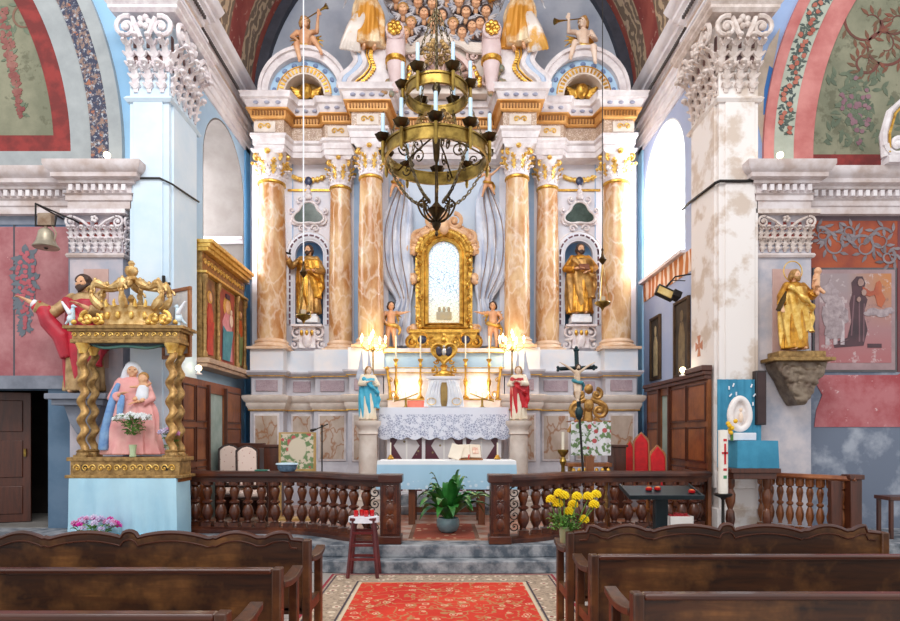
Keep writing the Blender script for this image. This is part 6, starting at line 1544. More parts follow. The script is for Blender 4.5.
# ------------------------------------------------------------------ carpet
t = NT('persian_carpet'); X_, Y_, Z_ = t.sep()
ax = t.math('ABSOLUTE', t.math('ADD', X_, .02)); ay = t.math('SUBTRACT', 7.08, Y_)
edge_ = t.math('MINIMUM', t.math('SUBTRACT', 1.30, ax), ay)      # distance to the rim
v = t.map((1, 1, 1)); vo = t.voro(7.5, v, 'F1', 0, .8); vc = t.voro(5.2, v, 'F1', 1, .75)
fl = t.step(t.math('ABSOLUTE', t.math('SUBTRACT', t.math('ADD', vo, t.math('MULTIPLY', t.noise(22, 2), .22)), .36)), .06, .04)
core = t.step(vo, .11, .09)
vines = t.step(t.math('ABSOLUTE', t.math('SUBTRACT', t.noise(6.5, 2, .5), .5)), .028, .016)
field = t.mix(t.step(t.noise(1.3), .4, .6), '#c6281a', '#d63a22')
field = t.mix(t.math('MULTIPLY', vines, .8), field, '#b08a58')
field = t.mix(t.math('MULTIPLY', fl, .75), field, '#d9b690'); field = t.mix(core, field, '#e4d3b4'); field = t.mix(t.step(vo, .05, .04), field, '#7a2a22')
v2 = t.voro(6.5, v, 'F1', 0, .4)
bord = t.mix(t.step(v2, .30, .27), '#b09a84', '#dccab2'); bord = t.mix(t.step(v2, .15, .13), bord, '#8d3030'); bord = t.mix(t.math('MULTIPLY', t.step(t.noise(26, 3), .54, .58), .6), bord, '#6f5e52')
c = t.mix(t.step(edge_, .40, .41), bord, field)
for a, b, k in ((.0, .03, '#8f2438'), (.05, .07, '#4b3a44'), (.345, .365, '#3f3540'), (.375, .405, '#d0bda0')):
    c = t.mix(t.math('MULTIPLY', t.step(edge_, a, a + .004), t.step(edge_, b + .004, b)), c, k)
carp = t.done(c, .9, 0, t.noise(120, 2), .3, .003)
mb = MB(); mb.loft([[(-1.32, 1.5, z), (1.28, 1.5, z), (1.28, 7.08, z), (-1.32, 7.08, z)] for z in (.001, .012)]); tag(mb.build('carpet', carp), 'red floral carpet with beige border running up the aisle', 'carpet')
t = NT('runner_rug'); X_, Y_, Z_ = t.sep(); c = t.mix(t.step(t.voro(7), .25, .22), '#9b4a36', '#c9a284'); c = t.mix(t.step(t.math('ABSOLUTE', X_), .40, .41), c, '#7d5a48')
mb = MB(); mb.box(-.46, .46, 7.75, 9.0, .3125, .32); tag(mb.build('small_rug', t.done(c, .9)), 'small brownish rug on the tiles inside the rail gap', 'rug')

# ------------------------------------------------------------------ pews
def pew(label, xe, w, s, Y, h, wavy, ah=.80):
    "xe = x of the aisle end; s=-1 the pew stretches to smaller x"
    t = thing('pew', label, 'pew', (xe, Y, 0)); k = s
    L = w; N = 120; pts = []
    cus = [-.92, -.58, 0, .58, .92]
    for i in range(N + 1):
        u = -L / 2 + L * i / N
        if wavy:
            b = [-L / 2] + cus + [L / 2]; j = max(q for q in range(len(b) - 1) if b[q] <= u + 1e-9); f_ = (u - b[j]) / (b[j + 1] - b[j])
            z = h - .055 + .055 * max(sin(pi * f_), 0) ** .8
            dd = min(abs(u - c_) for c_ in cus)
            if dd < .022: z += .022 * (1 - dd / .022)
            if abs(u) < .05: z = h - .02 + .03 * math.sqrt(max(0, 1 - (u / .05) ** 2))
            if abs(u) > L / 2 - .1: z = h - .055 + .01 * sin(pi * f_)
        else: z = h
        pts.append((k * (L / 2 + u), z))
    # back panel (thin board, framed)
    sg = 1 if s > 0 else -1
    mb = MB(); P_ = pts + [(pts[-1][0], .40), (pts[0][0], .40)]
    mb.prism(P_ if s > 0 else list(reversed(P_)), .0, .03); back = mb.build('backrest', pewwood, t)
    mb = MB()
    if wavy:
        mb.tube([(a, .012, b + .002) for a, b in pts], .017, 8)
        mb.tube([(a, -.002, b - .055) for a, b in pts[2:-2]], .006, 6)
    else: mb.box(min(0, k * L), max(0, k * L), -.018, .048, h - .02, h + .012)
    mb.build('top_rail', wood('pew_cap', '#5a2e1c', '#38190f', 'X', .28, coat=.5) if 'pew_cap' not in bpy.data.materials else bpy.data.materials['pew_cap'], t, bevel=0 if wavy else .01)
    mb = MB(); mb.box(min(0, k * L), max(0, k * L), .0, .40, .42, .45); mb.build('seat', pewwood, t, bevel=.006)
    mb = MB(); mb.box(min(0, k * L), max(0, k * L), .02, .05, .08, .2); mb.build('bottom_rail', pewwood, t)
    for e in (0, k * L):
        o_ = (-.06 * k if e == 0 else 0)
        x0, x1 = sorted((e + (0 if e == 0 else 0) - k * (.055 if e == 0 else -0), e + k * (.0 if e == 0 else .055)))
        mb = MB(); mb.box(x0, x1, -.02, .055, 0, h - (.045 if wavy else -.014)); mb.build('back_post', pewend, t, bevel=.008)
        mb = MB(); mb.box(x0, x1, .36, .42, 0, ah - .04); mb.build('front_post', pewend, t, bevel=.006)
        mb = MB(); xm = (x0 + x1) / 2
        rings = []
        for i in range(9):
            u = i / 8; y_ = .05 + .44 * u; z_ = ah - .012 * sin(pi * u) * 2; hw = .034 + .006 * sin(pi * u); rings.append([(xm - hw, y_, z_ - .04), (xm + hw, y_, z_ - .04), (xm + hw, y_, z_), (xm - hw, y_, z_)])
        mb.loft(rings); mb.build('armrest', pewend, t, bevel=.006)
        mb = MB(); mb.box(xm - .018, xm + .018, .05, .37, .40, .47); mb.box(xm - .018, xm + .018, .05, .37, .1, .16); mb.build('side_rail', pewend, t)
    return t
pew('wavy-topped dark wooden pew nearest the altar on the side of the gilded shrine', -.985, 2.42, -1, 4.18, .965, True)
pew('straight-topped dark wooden pew directly behind the wavy one on the shrine side', -.985, 3.0, -1, 3.44, .872, False)
pew('straight-topped pew cut by the picture\'s lower edge, last on the shrine side', -.985, 2.4, -1, 2.58, .872, False)
pew('wavy-topped dark wooden pew with the vase of yellow flowers on its arm', .975, 2.30, 1, 4.50, .965, True)
pew('straight-topped dark wooden pew directly behind the one with yellow flowers', .985, 3.0, 1, 3.83, .872, False)
pew('reddish straight-topped pew with scratches, last on the yellow flowers side', .965, 2.9, 1, 2.90, .872, False)

# ------------------------------------------------------------------ plants and flowers
leafm = plain('plant_leaf', '#3f8a3a', '#1f5c26', .35, scale=6, coat=.3); leaf2 = plain('bouquet_leaf', '#6fa048', '#47772f', .5, scale=6)
def blade(mb, p, a, L, w, rise, droop, n=9):
    p = Vector(p); d = Vector((cos(a), sin(a), 0)); rows = []
    sd = Vector((-sin(a), cos(a), 0))
    for i in range(n + 1):
        u = i / n; q = p + d * (L * .75 * u) + Vector((0, 0, rise * sin(min(u * 1.25, 1.25) * pi / 2.5) - droop * u ** 3))
        ww = w * max(sin(pi * min(max((u - .12) / .88, 0), 1)), 0) ** .7 + .004
        rows.append([q - sd * ww + Vector((0, 0, ww * .35)), q, q + sd * ww + Vector((0, 0, ww * .35)), q + Vector((0, 0, -.004))])
    mb.loft(rows)
t = thing('potted_plant', 'leafy green plant in a grey glass pot before the altar table', 'plant', (PX(448, 8.2), 8.2, .321))
mb = MB(); mb.lathe([(.09, 0), (.13, .03), (.16, .10), (.155, .17), (.14, .2), (.13, .2), (.14, .16), (.14, .10), (.10, .04), (.0, .035)], seg=28); mb.build('pot', plain('pot_glass', '#8fb0b8', '#6e929c', .12, coat=.5), t)
mb = MB(); mb.lathe([(.0, .14), (.13, .14), (.13, .165), (.0, .17)], seg=20); mb.build('soil', plain('soil', '#3f2f22'), t)
mb = MB(); random.seed(3)
for i in range(54):
    a = random.uniform(0, 2 * pi); r_ = random.uniform(0, .05); L = random.uniform(.55, .90); tilt = random.uniform(.15, 1)
    blade(mb, (r_ * cos(a), r_ * sin(a), .16), a, L * tilt * 1.1, random.uniform(.048, .07), random.uniform(.36, .74) * (1.15 - .5 * tilt), random.uniform(.05, .34) * tilt)
mb.build('foliage', leafm, t)

def flower_ball(mb, c, r, n=40, pet=.45):
    c = Vector(c); g = pi * (3 - math.sqrt(5))
    for i in range(n):
        y = 1 - (i / (n - 1)) * 1.5; rr = math.sqrt(max(0, 1 - y * y)); th = g * i; d = Vector((cos(th) * rr, sin(th) * rr, y))
        mb.tube([c + d * r * .3, c + d * r * .8, c + d * r], [r * .12, r * .2, r * .06], 5)
random.seed(9)
t = thing('flower_vase', 'glass vase of round yellow chrysanthemums on the arm of the wavy pew', 'flowers', (.947, 4.72, .803))
mb = MB(); mb.lathe([(.032, 0), (.036, .01), (.038, .06), (.045, .13), (.042, .13), (.034, .06), (.03, .015), (0, .012)], seg=20); mb.build('vase', plain('vase_glass', '#a9b48c', '#8e9a70', .1, coat=.6), t)
yel = plain('chrysanthemum_yellow', '#f8e020', '#f2d010', .6); fl_px = [(551, 497), (556, 503), (565, 494), (571, 496), (549, 503), (580, 505), (586, 500), (594, 497), (590, 505), (575, 522), (562, 505), (598, 503), (568, 506), (583, 493)]
fl_px = [(549, 500), (556, 504), (562, 496), (571, 505), (575, 497), (586, 497), (594, 495), (592, 505), (582, 520), (567, 512), (557, 494)]
mb = MB(); ml = MB()
for px, py in fl_px:
    dd = 4.72 + random.uniform(-.06, .06); p = P(px + 2, py, dd) - Vector((.947, 4.72, .803))
    mf = MB(); flower_ball(mf, p, .043, 46); mf.build('blossom', yel, t)
    mb.tube([Vector((0, 0, .05)), Vector((p.x * .5, p.y * .5, .14)), p - Vector((0, 0, .02))], .004, 5)
for i in range(110):
    a = random.uniform(0, 2 * pi); r_ = random.uniform(.0, .11); z_ = random.uniform(.10, .21)
    blade(ml, (r_ * cos(a), r_ * .6 * sin(a), z_), a, random.uniform(.03, .07), .012, .02, .01, 5)
mb.build('stem', leaf2, t); ml.build('leaves', leaf2, t)

# stool with white doily and red candle glasses
t = thing('stool', 'dark red wooden step stool with a white doily beside the rail post', 'stool', (PX(364, 6.98), 6.98, .0125))
st = plain('stool_red', '#6a1f22', '#4a1418', .35, scale=6, coat=.3)
for sx in (-1, 1):
    for sy in (-1, 1):
        mb = MB(); mb.tube([(sx * .17, sy * .13, 0), (sx * .11, sy * .09, .66)], .022, 4); mb.build('leg', st, t)
for z_ in (.2, .36, .5):
    w = .17 - .06 * z_ / .66; mb = MB(); mb.box(-w, w, -.14 + .04 * z_, -.12 + .04 * z_, z_, z_ + .03); mb.box(-w, w, .11 - .04 * z_, .13 - .04 * z_, z_, z_ + .03); mb.build('rung', st, t)
mb = MB(); mb.box(-.15, .15, -.12, .12, .655, .685); mb.build('seat', st, t, bevel=.008)
t = tag((lambda m: (m.lathe([(.0, .688), (.165, .688), (.168, .66), (.172, .63), (.176, .628), (.172, .66), (.17, .692), (.0, .693)], seg=40, sy=.8, fold=.04, nf=12), m.build('doily', whitecl, None, (PX(364, 6.98), 6.98, .0125)))[1])(MB()), 'round white doily hanging over the red stool top', 'doily')
redg = plain('red_candle_glass', '#d61a22', '#b01018', .15, coat=.6); r0 = None
for i, (a, b, lab) in enumerate(((-.09, -.02, 'red candle glass on the doily, nearest the curved rail'), (-.03, .04, 'red candle glass second from the curved rail, set back'), (.03, -.03, 'red candle glass second from the gate post, towards the viewer'), (.09, .02, 'red candle glass on the doily, nearest the gate post'))):
    if r0 is None:
        r0 = thing('candle_glass', lab, 'candle', (PX(364, 6.98) + a, 6.98 + b, .706), group='red candle glasses on the stool')
        mb = MB(); mb.lathe([(.024, 0), (.027, .01), (.028, .07), (.024, .071), (.024, .05), (0, .05)], seg=16); mb.build('glass', redg, r0)
        mb = MB(); mb.lathe([(.02, .052), (.02, .066), (.002, .068)], seg=12); mb.build('wax', plain('red_wax', '#e8483c'), r0)
    else: dup(r0, (PX(364, 6.98) + a, 6.98 + b, .706), label=lab)

# ------------------------------------------------------------------ gilded shrine
SX, SY = -4.13, 7.95
t = thing('covered_table', 'table hidden under a long pale blue cloth carrying the gilded shrine', 'table', (SX, SY, .301))
mb = MB(); mb.box(-.7, .7, -.18, .2, .74, .78); mb.build('tabletop', oak, t)
mb = MB()
for sx in (-1, 1): mb.box(sx * .62 - .03, sx * .62 + .03, -.14, .16, 0, .74)
mb.build('leg_frame', oak, t)
pts_ = [(-.70, -.22), (.68, -.22), (.68, .20), (-.70, .20)]; ring = []
for i in range(4):
    a = Vector(pts_[i]); b = Vector(pts_[(i + 1) % 4]); n_ = 44 if i % 2 == 0 else 14
    for k in range(n_): ring.append(a + (b - a) * k / n_)
rings = [[(p.x * (1 + .03 * w), (p.y * (1 + .05 * w)) + .030 * w * sin(i * .62 + 3 * sin(i * .11)) + .018 * w * sin(i * 1.3 + 5 * z), z) for i, p in enumerate(ring)] for z, w in ((.79, 0), (.77, .1), (.6, .35), (.4, .6), (.2, .8), (.01, 1.05))]
mb = MB(); mb.loft(list(reversed(rings))); mb.build('tablecloth', plain('shrine_cloth', '#b5dcec', '#a3cfe4', .8, scale=2), t)
mb = MB(); mb.tube([(p[0] * 1.003, p[1] * 1.01, .06) for p in rings[-1][2:42]], .016, 6, flat=1.6); mb.build('lace_border', plain('shrine_lace', '#5fb0cc', '#8cc8da', .8, scale=20), t)
SH = thing('gilded_shrine', 'gilded baldachin shrine with twisted columns and an open crown on the blue cloth', 'shrine', (SX, SY, 1.092))
mb = MB(); mb.box(-.76, .76, -.22, .2, .03, .24); mb.box(-.82, .82, -.26, .22, 0, .04); mb.box(-.80, .80, -.25, .21, .22, .27); bs_ = mb.build('base', goldol, SH, bevel=.008)
mb = MB()
for k in range(13): volute(mb, (-.66 + k * .11, -.228, .13), (1 if k % 2 else -1, 0, 0), .05, .010, 1.3, 1, n=14)
mb.build('carved_scroll_pattern', goldlt, bs_)
mb = MB()
for x in (-.56, .56): mb.box(x - .04, x + .04, -.225, -.215, .10, .17)
mb.build('dark_inlay_pattern', iron, bs_)
for x in (-.62, .62):
    for y in (-.15, .12):
        mb = MB(); rings = []
        for i in range(150):
            u = i / 149; z_ = .36 + 1.28 * u; a0 = 2 * pi * 5.2 * u; off = .026; ring = []
            for j in range(16):
                a = 2 * pi * j / 16; ring.append((x + off * cos(a0) + .056 * cos(a), y + off * sin(a0) + .056 * sin(a), z_))
            rings.append(ring)
        mb.loft(rings); c_ = mb.build('twisted_column', goldol if y > 0 else plain('column_gilt', '#c9a060', '#8a6436', .45, .35, scale=12), SH, ang=80)
        mb = MB(); mb.box(x - .09, x + .09, y - .09, y + .09, .26, .30); mb.lathe([(.09, .30), (.08, .33), (.09, .35), (.06, .37)], (x, y, 0), 16); mb.build('column_base', goldol, c_)
        mb = MB(); mb.lathe([(.055, 1.62), (.06, 1.66), (.09, 1.72), (.10, 1.75)], (x, y, 0), 16, fold=.1, nf=8); mb.build('column_capital', goldlt, c_)
mb = MB(); mb.box(-.76, .76, -.23, .2, 1.75, 1.80); mb.box(-.74, .74, -.215, .19, 1.80, 1.91); mb.box(-.84, .84, -.28, .22, 1.93, 1.97); mb.box(-.79, .79, -.25, .21, 1.90, 1.94); et = mb.build('entablature', goldol, SH, bevel=.006)
mb = MB()
for k in range(15): volute(mb, (-.70 + k * .1, -.222, 1.855), (1 if k % 2 else -1, 0, 0), .035, .008, 1.2, 1, n=12)
mb.build('scroll_pattern', goldlt, et)
mb = MB(); mb.box(-.6, .6, -.16, .16, 1.735, 1.75); mb.build('dark_ceiling', plain('shrine_ceiling', '#2c3c44', '#22303a'), SH)
mb = MB(); mb.tube(catmull([(-.5, -.12, 1.74), (-.3, -.17, 1.69), (0, -.18, 1.71), (.3, -.17, 1.69), (.5, -.12, 1.74)], 4), .02, 6); mb.build('valance', plain('valance_green', '#2f5a5c', '#4a6c5a', scale=20), SH)
SH.scale = (.93, .85, 1)
# crown
CR = thing('crown_ornament', 'large open gilded crown with curling arches standing on the shrine roof', 'crown', (SX, SY - .02, 3.063))
gcr = plain('crown_gilt', '#e8c88c', '#a87c3c', .38, .5, scale=9, bs=.5, bd=.012)
mb = MB(); mb.lathe([(.40, 0), (.44, .02), (.42, .05), (.41, .20), (.43, .23), (.46, .26), (.44, .27), (.39, .25), (.385, .03)], seg=40, sy=.45); band = mb.build('band', gcr, CR)
mb = MB()
for k in range(14):
    a = 2 * pi * k / 14; mb.ell((.44 * cos(a), .2 * sin(a), .14), (.035, .03, .05), seg=8, rg=5)
for k in range(9): a = pi + pi * (k + .5) / 9; mb.tube([(.44 * cos(a), .2 * sin(a), .25), (.46 * cos(a), .21 * sin(a), .31), (.44 * cos(a), .2 * sin(a), .35)], [.03, .022, .008], 6)
mb.build('band_jewel_pattern', goldlt, band)
for k in range(6):
    a = pi / 6 + k * pi / 3; ca, sa = cos(a), sin(a); pth = catmull([(.44 * ca, .2 * sa, .24), (.60 * ca, .27 * sa, .40), (.54 * ca, .24 * sa, .56), (.36 * ca, .16 * sa, .52), (.18 * ca, .08 * sa, .58), (.05 * ca, .02 * sa, .66)], 4)
    mb = MB(); mb.tube(pth, [.045 + .018 * sin(i * .9) for i in range(21)], 8)
    for q in (4, 8, 12, 16): mb.ell(pth[q] + Vector((0, -.01, .045)), (.03, .03, .035), seg=8, rg=5)
    volute(mb, Vector((.60 * ca, .27 * sa, .46)), (ca if abs(ca) > .2 else 1, 0, 0), .07, .02, 1.3, 1, n=14); mb.build('arch', gcr, CR)
mb = MB(); mb.lathe([(.03, .60), (.09, .63), (.07, .66), (.05, .68), (.08, .71), (.095, .755), (.08, .80), (.03, .82), (.045, .84), (.05, .86), (.02, .89)], seg=16); mb.build('finial', gcr, CR)
mb = MB(); mb.lathe([(.10, 0), (.04, .05), (.03, .15), (.09, .22), (.12, .25), (.05, .27), (.03, .33), (.06, .38), (.02, .44)], seg=16); mb.build('inner_finial', gcr, CR)
CR.scale = (.88, .9, 1)
for s_, lab in ((-1, 'small white and blue dove on the shrine roof, at the red robed statue\'s side'), (1, 'small white and blue dove on the shrine roof, by the wooden framed picture')):
    tt = thing('dove_figure', lab, 'figurine', (SX + s_ * .70, SY - .18, 3.063)); mb = MB()
    mb.cap((0, 0, .09), (s_ * -.02, 0, .2), .05, .03); mb.ell((s_ * -.03, 0, .25), .028); mb.cap((s_ * -.05, 0, .25), (s_ * -.08, 0, .245), .01, .004); mb.cap((0, 0, .1), (s_ * .08, .02, .03), .03, .014); mb.cap((0, 0, 0), (0, 0, .1), .02, .02); mb.build('body', plain('dove_white', '#dfeaf0', '#a9cadc', .5, scale=12), tt, voxel=.007)
    mb = MB(); mb.cap((0, -.03, .16), (s_ * .09, -.04, .3), .03, .014); mb.build('wing', whitecl, tt)
for s_ in (-1, 1):
    tt = thing('carved_scroll', 'gilded leafy scroll on the shrine roof, on the ' + ('red robed statue\'s' if s_ < 0 else 'framed picture\'s') + ' side', 'ornament', (SX + s_ * .5, SY - .17, 3.063)); mb = MB()
    volute(mb, (0, 0, .1), (s_, 0, 0), .09, .028, 1.5, -1, a0=pi / 2); volute(mb, (s_ * -.13, 0, .08), (-s_, 0, 0), .07, .022, 1.4, -1, a0=pi / 2)
    for k in range(5): mb.ell((s_ * (-.2 + k * .09), -.02, .05 + .03 * (k % 2)), (.04, .03, .035), seg=8, rg=5)
    mb.build('scroll', goldlt, tt)
# Madonna and child
pinkd = plain('pink_dress', '#eeb5ae', '#e39a98', .6, scale=4); bluec = plain('blue_mantle', '#8fb6dc', '#4a78b8', .6, scale=4)
M_ = figure('madonna_statue', 'seated crowned woman statue in pink dress with white veil holding a child inside the shrine', 'statue', (SX - .03, SY + .07, 1.365), 1.42, R(5),
       arms=(((-.17, -.06, .62), (-.06, -.16, .66)), ((.18, -.06, .62), (.08, -.16, .58))), legs=(((-.08, -.02, .25), (-.09, -.06, .04)), ((.08, -.02, .25), (.1, -.06, .04))), robe=pinkd, robew=1.6, skinm=skin, hair=None, veil=whitecl, yaw=R(12), tilt=R(8), folds=.14, hs=1.05)
M_.scale = (1, .6, .88)
mb = MB(); mb.tube(catmull([(-.15, -.1, 1.1), (-.2, -.13, .95), (-.24, -.18, .7), (-.3, -.16, .4), (-.34, -.14, .1)], 4), [.05, .055, .06, .065, .07, .075, .08, .085, .09, .095, .1, .1, .11, .11, .11, .11, .1], 10, flat=.6); mb.tube([(-.06, -.26, .92), (-.08, -.29, .78), (-.10, -.27, .62)], [.03, .05, .04], 8); mb.build('blue_mantle', bluec, M_, voxel=.014)
mb = MB(); head(mb, (.17, -.16, 1.17), .075, R(-15)); mb.cap((.17, -.15, 1.09), (.17, -.15, .93), .06, .065); mb.cap((.17, -.15, .93), (.08, -.24, .86), .04, .03); mb.cap((.19, -.15, .93), (.18, -.25, .84), .04, .03); mb.cap((.13, -.17, 1.05), (.03, -.24, 1.04), .024, .018); mb.cap((.21, -.17, 1.05), (.28, -.22, 1.1), .024, .018); mb.build('child', skin, M_, voxel=.011)
mb = MB(); mb.ell((.17, -.13, 1.20), (.07, .07, .075)); mb.build('child_hair', hairlt, M_)
mb = MB(); mb.cap((.17, -.16, 1.02), (.16, -.18, .9), .075, .085); mb.build('child_gown', whitecl, M_, voxel=.012)
# bouquets
def bouquet(name, label, loc, cols, n, rx, rz_, zc, fr=.03, vase=True, green=60, lw=.02):
    t = thing(name, label, 'flowers', loc)
    if vase: mb = MB(); mb.lathe([(.04, 0), (.045, .01), (.035, .05), (.05, .16), (.045, .16), (.03, .05), (0, .03)], seg=16); mb.build('vase', plain('clear_vase', '#b9c9a0', '#a2b58a', .1, coat=.5), t)
    ml = MB(); ms = {i: MB() for i in range(len(cols))}
    for k in range(n):
        a = random.uniform(0, 2 * pi); r_ = math.sqrt(random.random()); p = Vector((rx * r_ * cos(a), rx * .45 * r_ * sin(a) - .01, zc + rz_ * (1 - r_ * r_) * .8 + random.uniform(-.3, .3) * rz_))
        i = random.randrange(len(cols)); mf = MB(); flower_ball(mf, p, fr * random.uniform(.8, 1.2), 18); mf.build('blossom', cols[i], t)
    for k in range(green):
        a = random.uniform(0, 2 * pi); r_ = random.uniform(0, rx * .8); z_ = random.uniform(zc - .22, zc + .02)
        blade(ml, (r_ * cos(a) * (1 if z_ > zc - .1 else .5), r_ * .5 * sin(a), max(z_, .03)), a, random.uniform(.05, .12), lw, .04, .02, 5)
    ml.build('leaves', leaf2, t); return t
wfl = plain('white_petals', '#f6f6f4', '#e4e8ea', .6); pfl = plain('pink_petals', '#e3a3c8', '#cf86b8', .6); mag = plain('magenta_petals', '#e02fae', '#c9248c', .6); lav = plain('lavender_petals', '#d9cfe6', '#b9aad6', .6)
bouquet('flower_vase', 'white bouquet with green leaves in a clear vase in front of the seated statue', (SX + .10, SY - .16 - .02, 1.365), [wfl], 44, .25, .06, .50, .032, True, 80, .022)
bouquet('flower_vase', 'pink and lilac flowers in a small vase by the twisted column on the wainscot side', (SX + .50, SY - .0, 1.365), [pfl, lav], 9, .13, .05, .3, .045, True, 26)
bouquet('flower_arrangement', 'pink, magenta and lilac flower arrangement on the floor before the blue cloth', (PX(96, 7.56), 7.56, .301), [pfl, lav, lav, mag], 42, .30, .12, .20, .042, False, 60)

# ------------------------------------------------------------------ chandelier and hanging lamps
CH = thing('chandelier', 'two tier brass ring chandelier with candles hanging from the nave vault', 'chandelier', (PX(436.5, 6.5), 6.5, 0))
cbl = plain('candle_blue_white', '#cfe6f4', '#b4d4ea', .5)
def tier(z, R_, h, n, a0, tl, chh, band=True):
    mb = MB(); mb.lathe([(R_, z), (R_ + .012, z), (R_ + .012, z + h), (R_, z + h), (R_, z)], seg=64, caps=False); mb.lathe([(R_ - .005, z + h - .012), (R_ + .024, z + h - .012), (R_ + .024, z + h + .008), (R_ - .005, z + h + .008), (R_ - .005, z + h - .012)], seg=64, caps=False)
    mb.lathe([(R_ - .005, z - .008), (R_ + .024, z - .008), (R_ + .024, z + .012), (R_ - .005, z + .012), (R_ - .005, z - .008)], seg=64, caps=False); rg = mb.build('ring', brass, CH)
    for k in range(n):
        a = a0 + 2 * pi * k / n; x, y = (R_ + .045) * cos(a), (R_ + .045) * sin(a); zt = z + h + .04
        mb = MB(); mb.lathe([(.008, z - tl - .02), (.016, z - tl), (.020, z - tl + .02), (.020, zt), (.026, zt + .02)], (x, y, 0), 10); so = mb.build('candle_socket', brass, CH)
        mb = MB(); mb.lathe([(.02, zt - .03), (.06, zt - .01), (.085, zt + .035), (.075, zt + .03), (.03, zt + .01)], (x, y, 0), 18, fold=.10, nf=6); mb.build('drip_pan', bronze, so)
        mb = MB(); mb.lathe([(.021, zt + .01), (.020, zt + chh), (.006, zt + chh + .006)], (x, y, 0), 10); ca = mb.build('candle', cbl, so)
        mb = MB(); mb.tube([(x, y, zt + chh), (x + .003, y, zt + chh + .03)], .003, 4); mb.build('wick', iron, ca)
    return rg
ZL, RL = 4.63, .545
tier(ZL - .03, RL, .13, 10, -pi / 2, .06, .26); tier(5.28, .32, .11, 6, -pi / 2 + .5, .06, .26)
def chain(mb, p, q, r=.006, n=None, sag=0):
    p, q = Vector(p), Vector(q); n = n or max(2, int((q - p).length / .045)); u = (q - p).normalized(); o = u.orthogonal().normalized(); o2 = u.cross(o)
    for i in range(n):
        c = p + (q - p) * ((i + .5) / n) + Vector((0, 0, -sag * sin(pi * (i + .5) / n))); w = o if i % 2 else o2; h = (q - p).length / n * .62
        mb.tube([c + u * h * cos(a) + w * h * .5 * sin(a) for a in [2 * pi * j / 8 for j in range(8)]], r, 4, closed=True)
for k in range(5):
    a = -pi / 2 + 2 * pi * k / 5; b = -pi / 2 + 2 * pi * (k + .5) / 5
    mb = MB(); chain(mb, (RL * cos(a), RL * sin(a), ZL + .08), (.32 * cos(a), .32 * sin(a), 5.30), .006); mb.build('chain', plain('chain_brass', '#8a7a58', '#4c4334', .4, .6), CH)
    mb = MB(); chain(mb, (RL * cos(b), RL * sin(b), ZL - .02), (.12 * cos(b), .12 * sin(b), 4.14), .009, sag=.10); mb.build('chain', plain('chain_brass', ''), CH)
    mb = MB(); chain(mb, (.32 * cos(a), .32 * sin(a), 5.38), (.02 * cos(a), .02 * sin(a), 6.25), .006); mb.build('chain', plain('chain_brass', ''), CH)
for k in range(5):
    a = -pi / 2 + 2 * pi * k / 5 + .3
    mb = MB(); mb.tube([(.0, 0, ZL + .28), (RL * .5 * cos(a), RL * .5 * sin(a), ZL + .18), (RL * cos(a), RL * sin(a), ZL + .03)], .010, 6)
    volute(mb, (RL * .45 * cos(a), RL * .45 * sin(a), ZL + .1), (cos(a), sin(a), 0), .09, .010, 1.4, 1, n=16); volute(mb, (RL * .75 * cos(a), RL * .75 * sin(a), ZL + .0), (cos(a), sin(a), 0), .07, .009, 1.4, -1, n=16); mb.build('scroll_arm', bronze, CH)
for k in range(8):
    a = 2 * pi * k / 8; mb = MB(); r_ = .20
    pth = catmull([(r_ * .2 * cos(a), r_ * .2 * sin(a), 3.96), (r_ * .7 * cos(a), r_ * .7 * sin(a), 4.02), (r_ * cos(a), r_ * sin(a), 4.14), (r_ * .8 * cos(a), r_ * .8 * sin(a), 4.2)], 4)
    mb.tube(pth, .011, 6); volute(mb, (r_ * .8 * cos(a), r_ * .8 * sin(a), 4.14), (cos(a), sin(a), 0), .05, .009, 1.3, 1, n=12); mb.build('basket_scroll', bronze, CH)
mb = MB(); mb.lathe([(.005, 3.80), (.02, 3.82), (.012, 3.86), (.04, 3.90), (.05, 3.94), (.03, 3.98), (.06, 4.04), (.10, 4.09), (.06, 4.12), (.02, 4.17), (.015, 4.6), (.03, 4.63), (.05, 4.9), (.015, 4.95), (.012, 5.3), (.05, 5.4), (.02, 5.5), (.012, 6.3)], seg=16); mb.build('central_stem', bronze, CH)
for z0, r_ in ((5.0, .22), (5.75, .18)):
    for k in range(6):
        a = 2 * pi * k / 6 + .2; mb = MB(); volute(mb, (r_ * cos(a) * .6, r_ * sin(a) * .6, z0), (cos(a), sin(a), 0), r_ * .42, .010, 1.5, 1, n=18)
        for j in range(3): mb.ell((r_ * cos(a) * (.5 + .2 * j), r_ * sin(a) * (.5 + .2 * j), z0 + .12 - .05 * j), (.03, .012, .025), seg=6, rg=4)
        mb.build('leaf_scroll', goldol, CH)
mb = MB(); mb.tube([(0, 0, 6.25), (0, 0, 13)], .012, 6); mb.build('suspension_rod', bronze, CH)
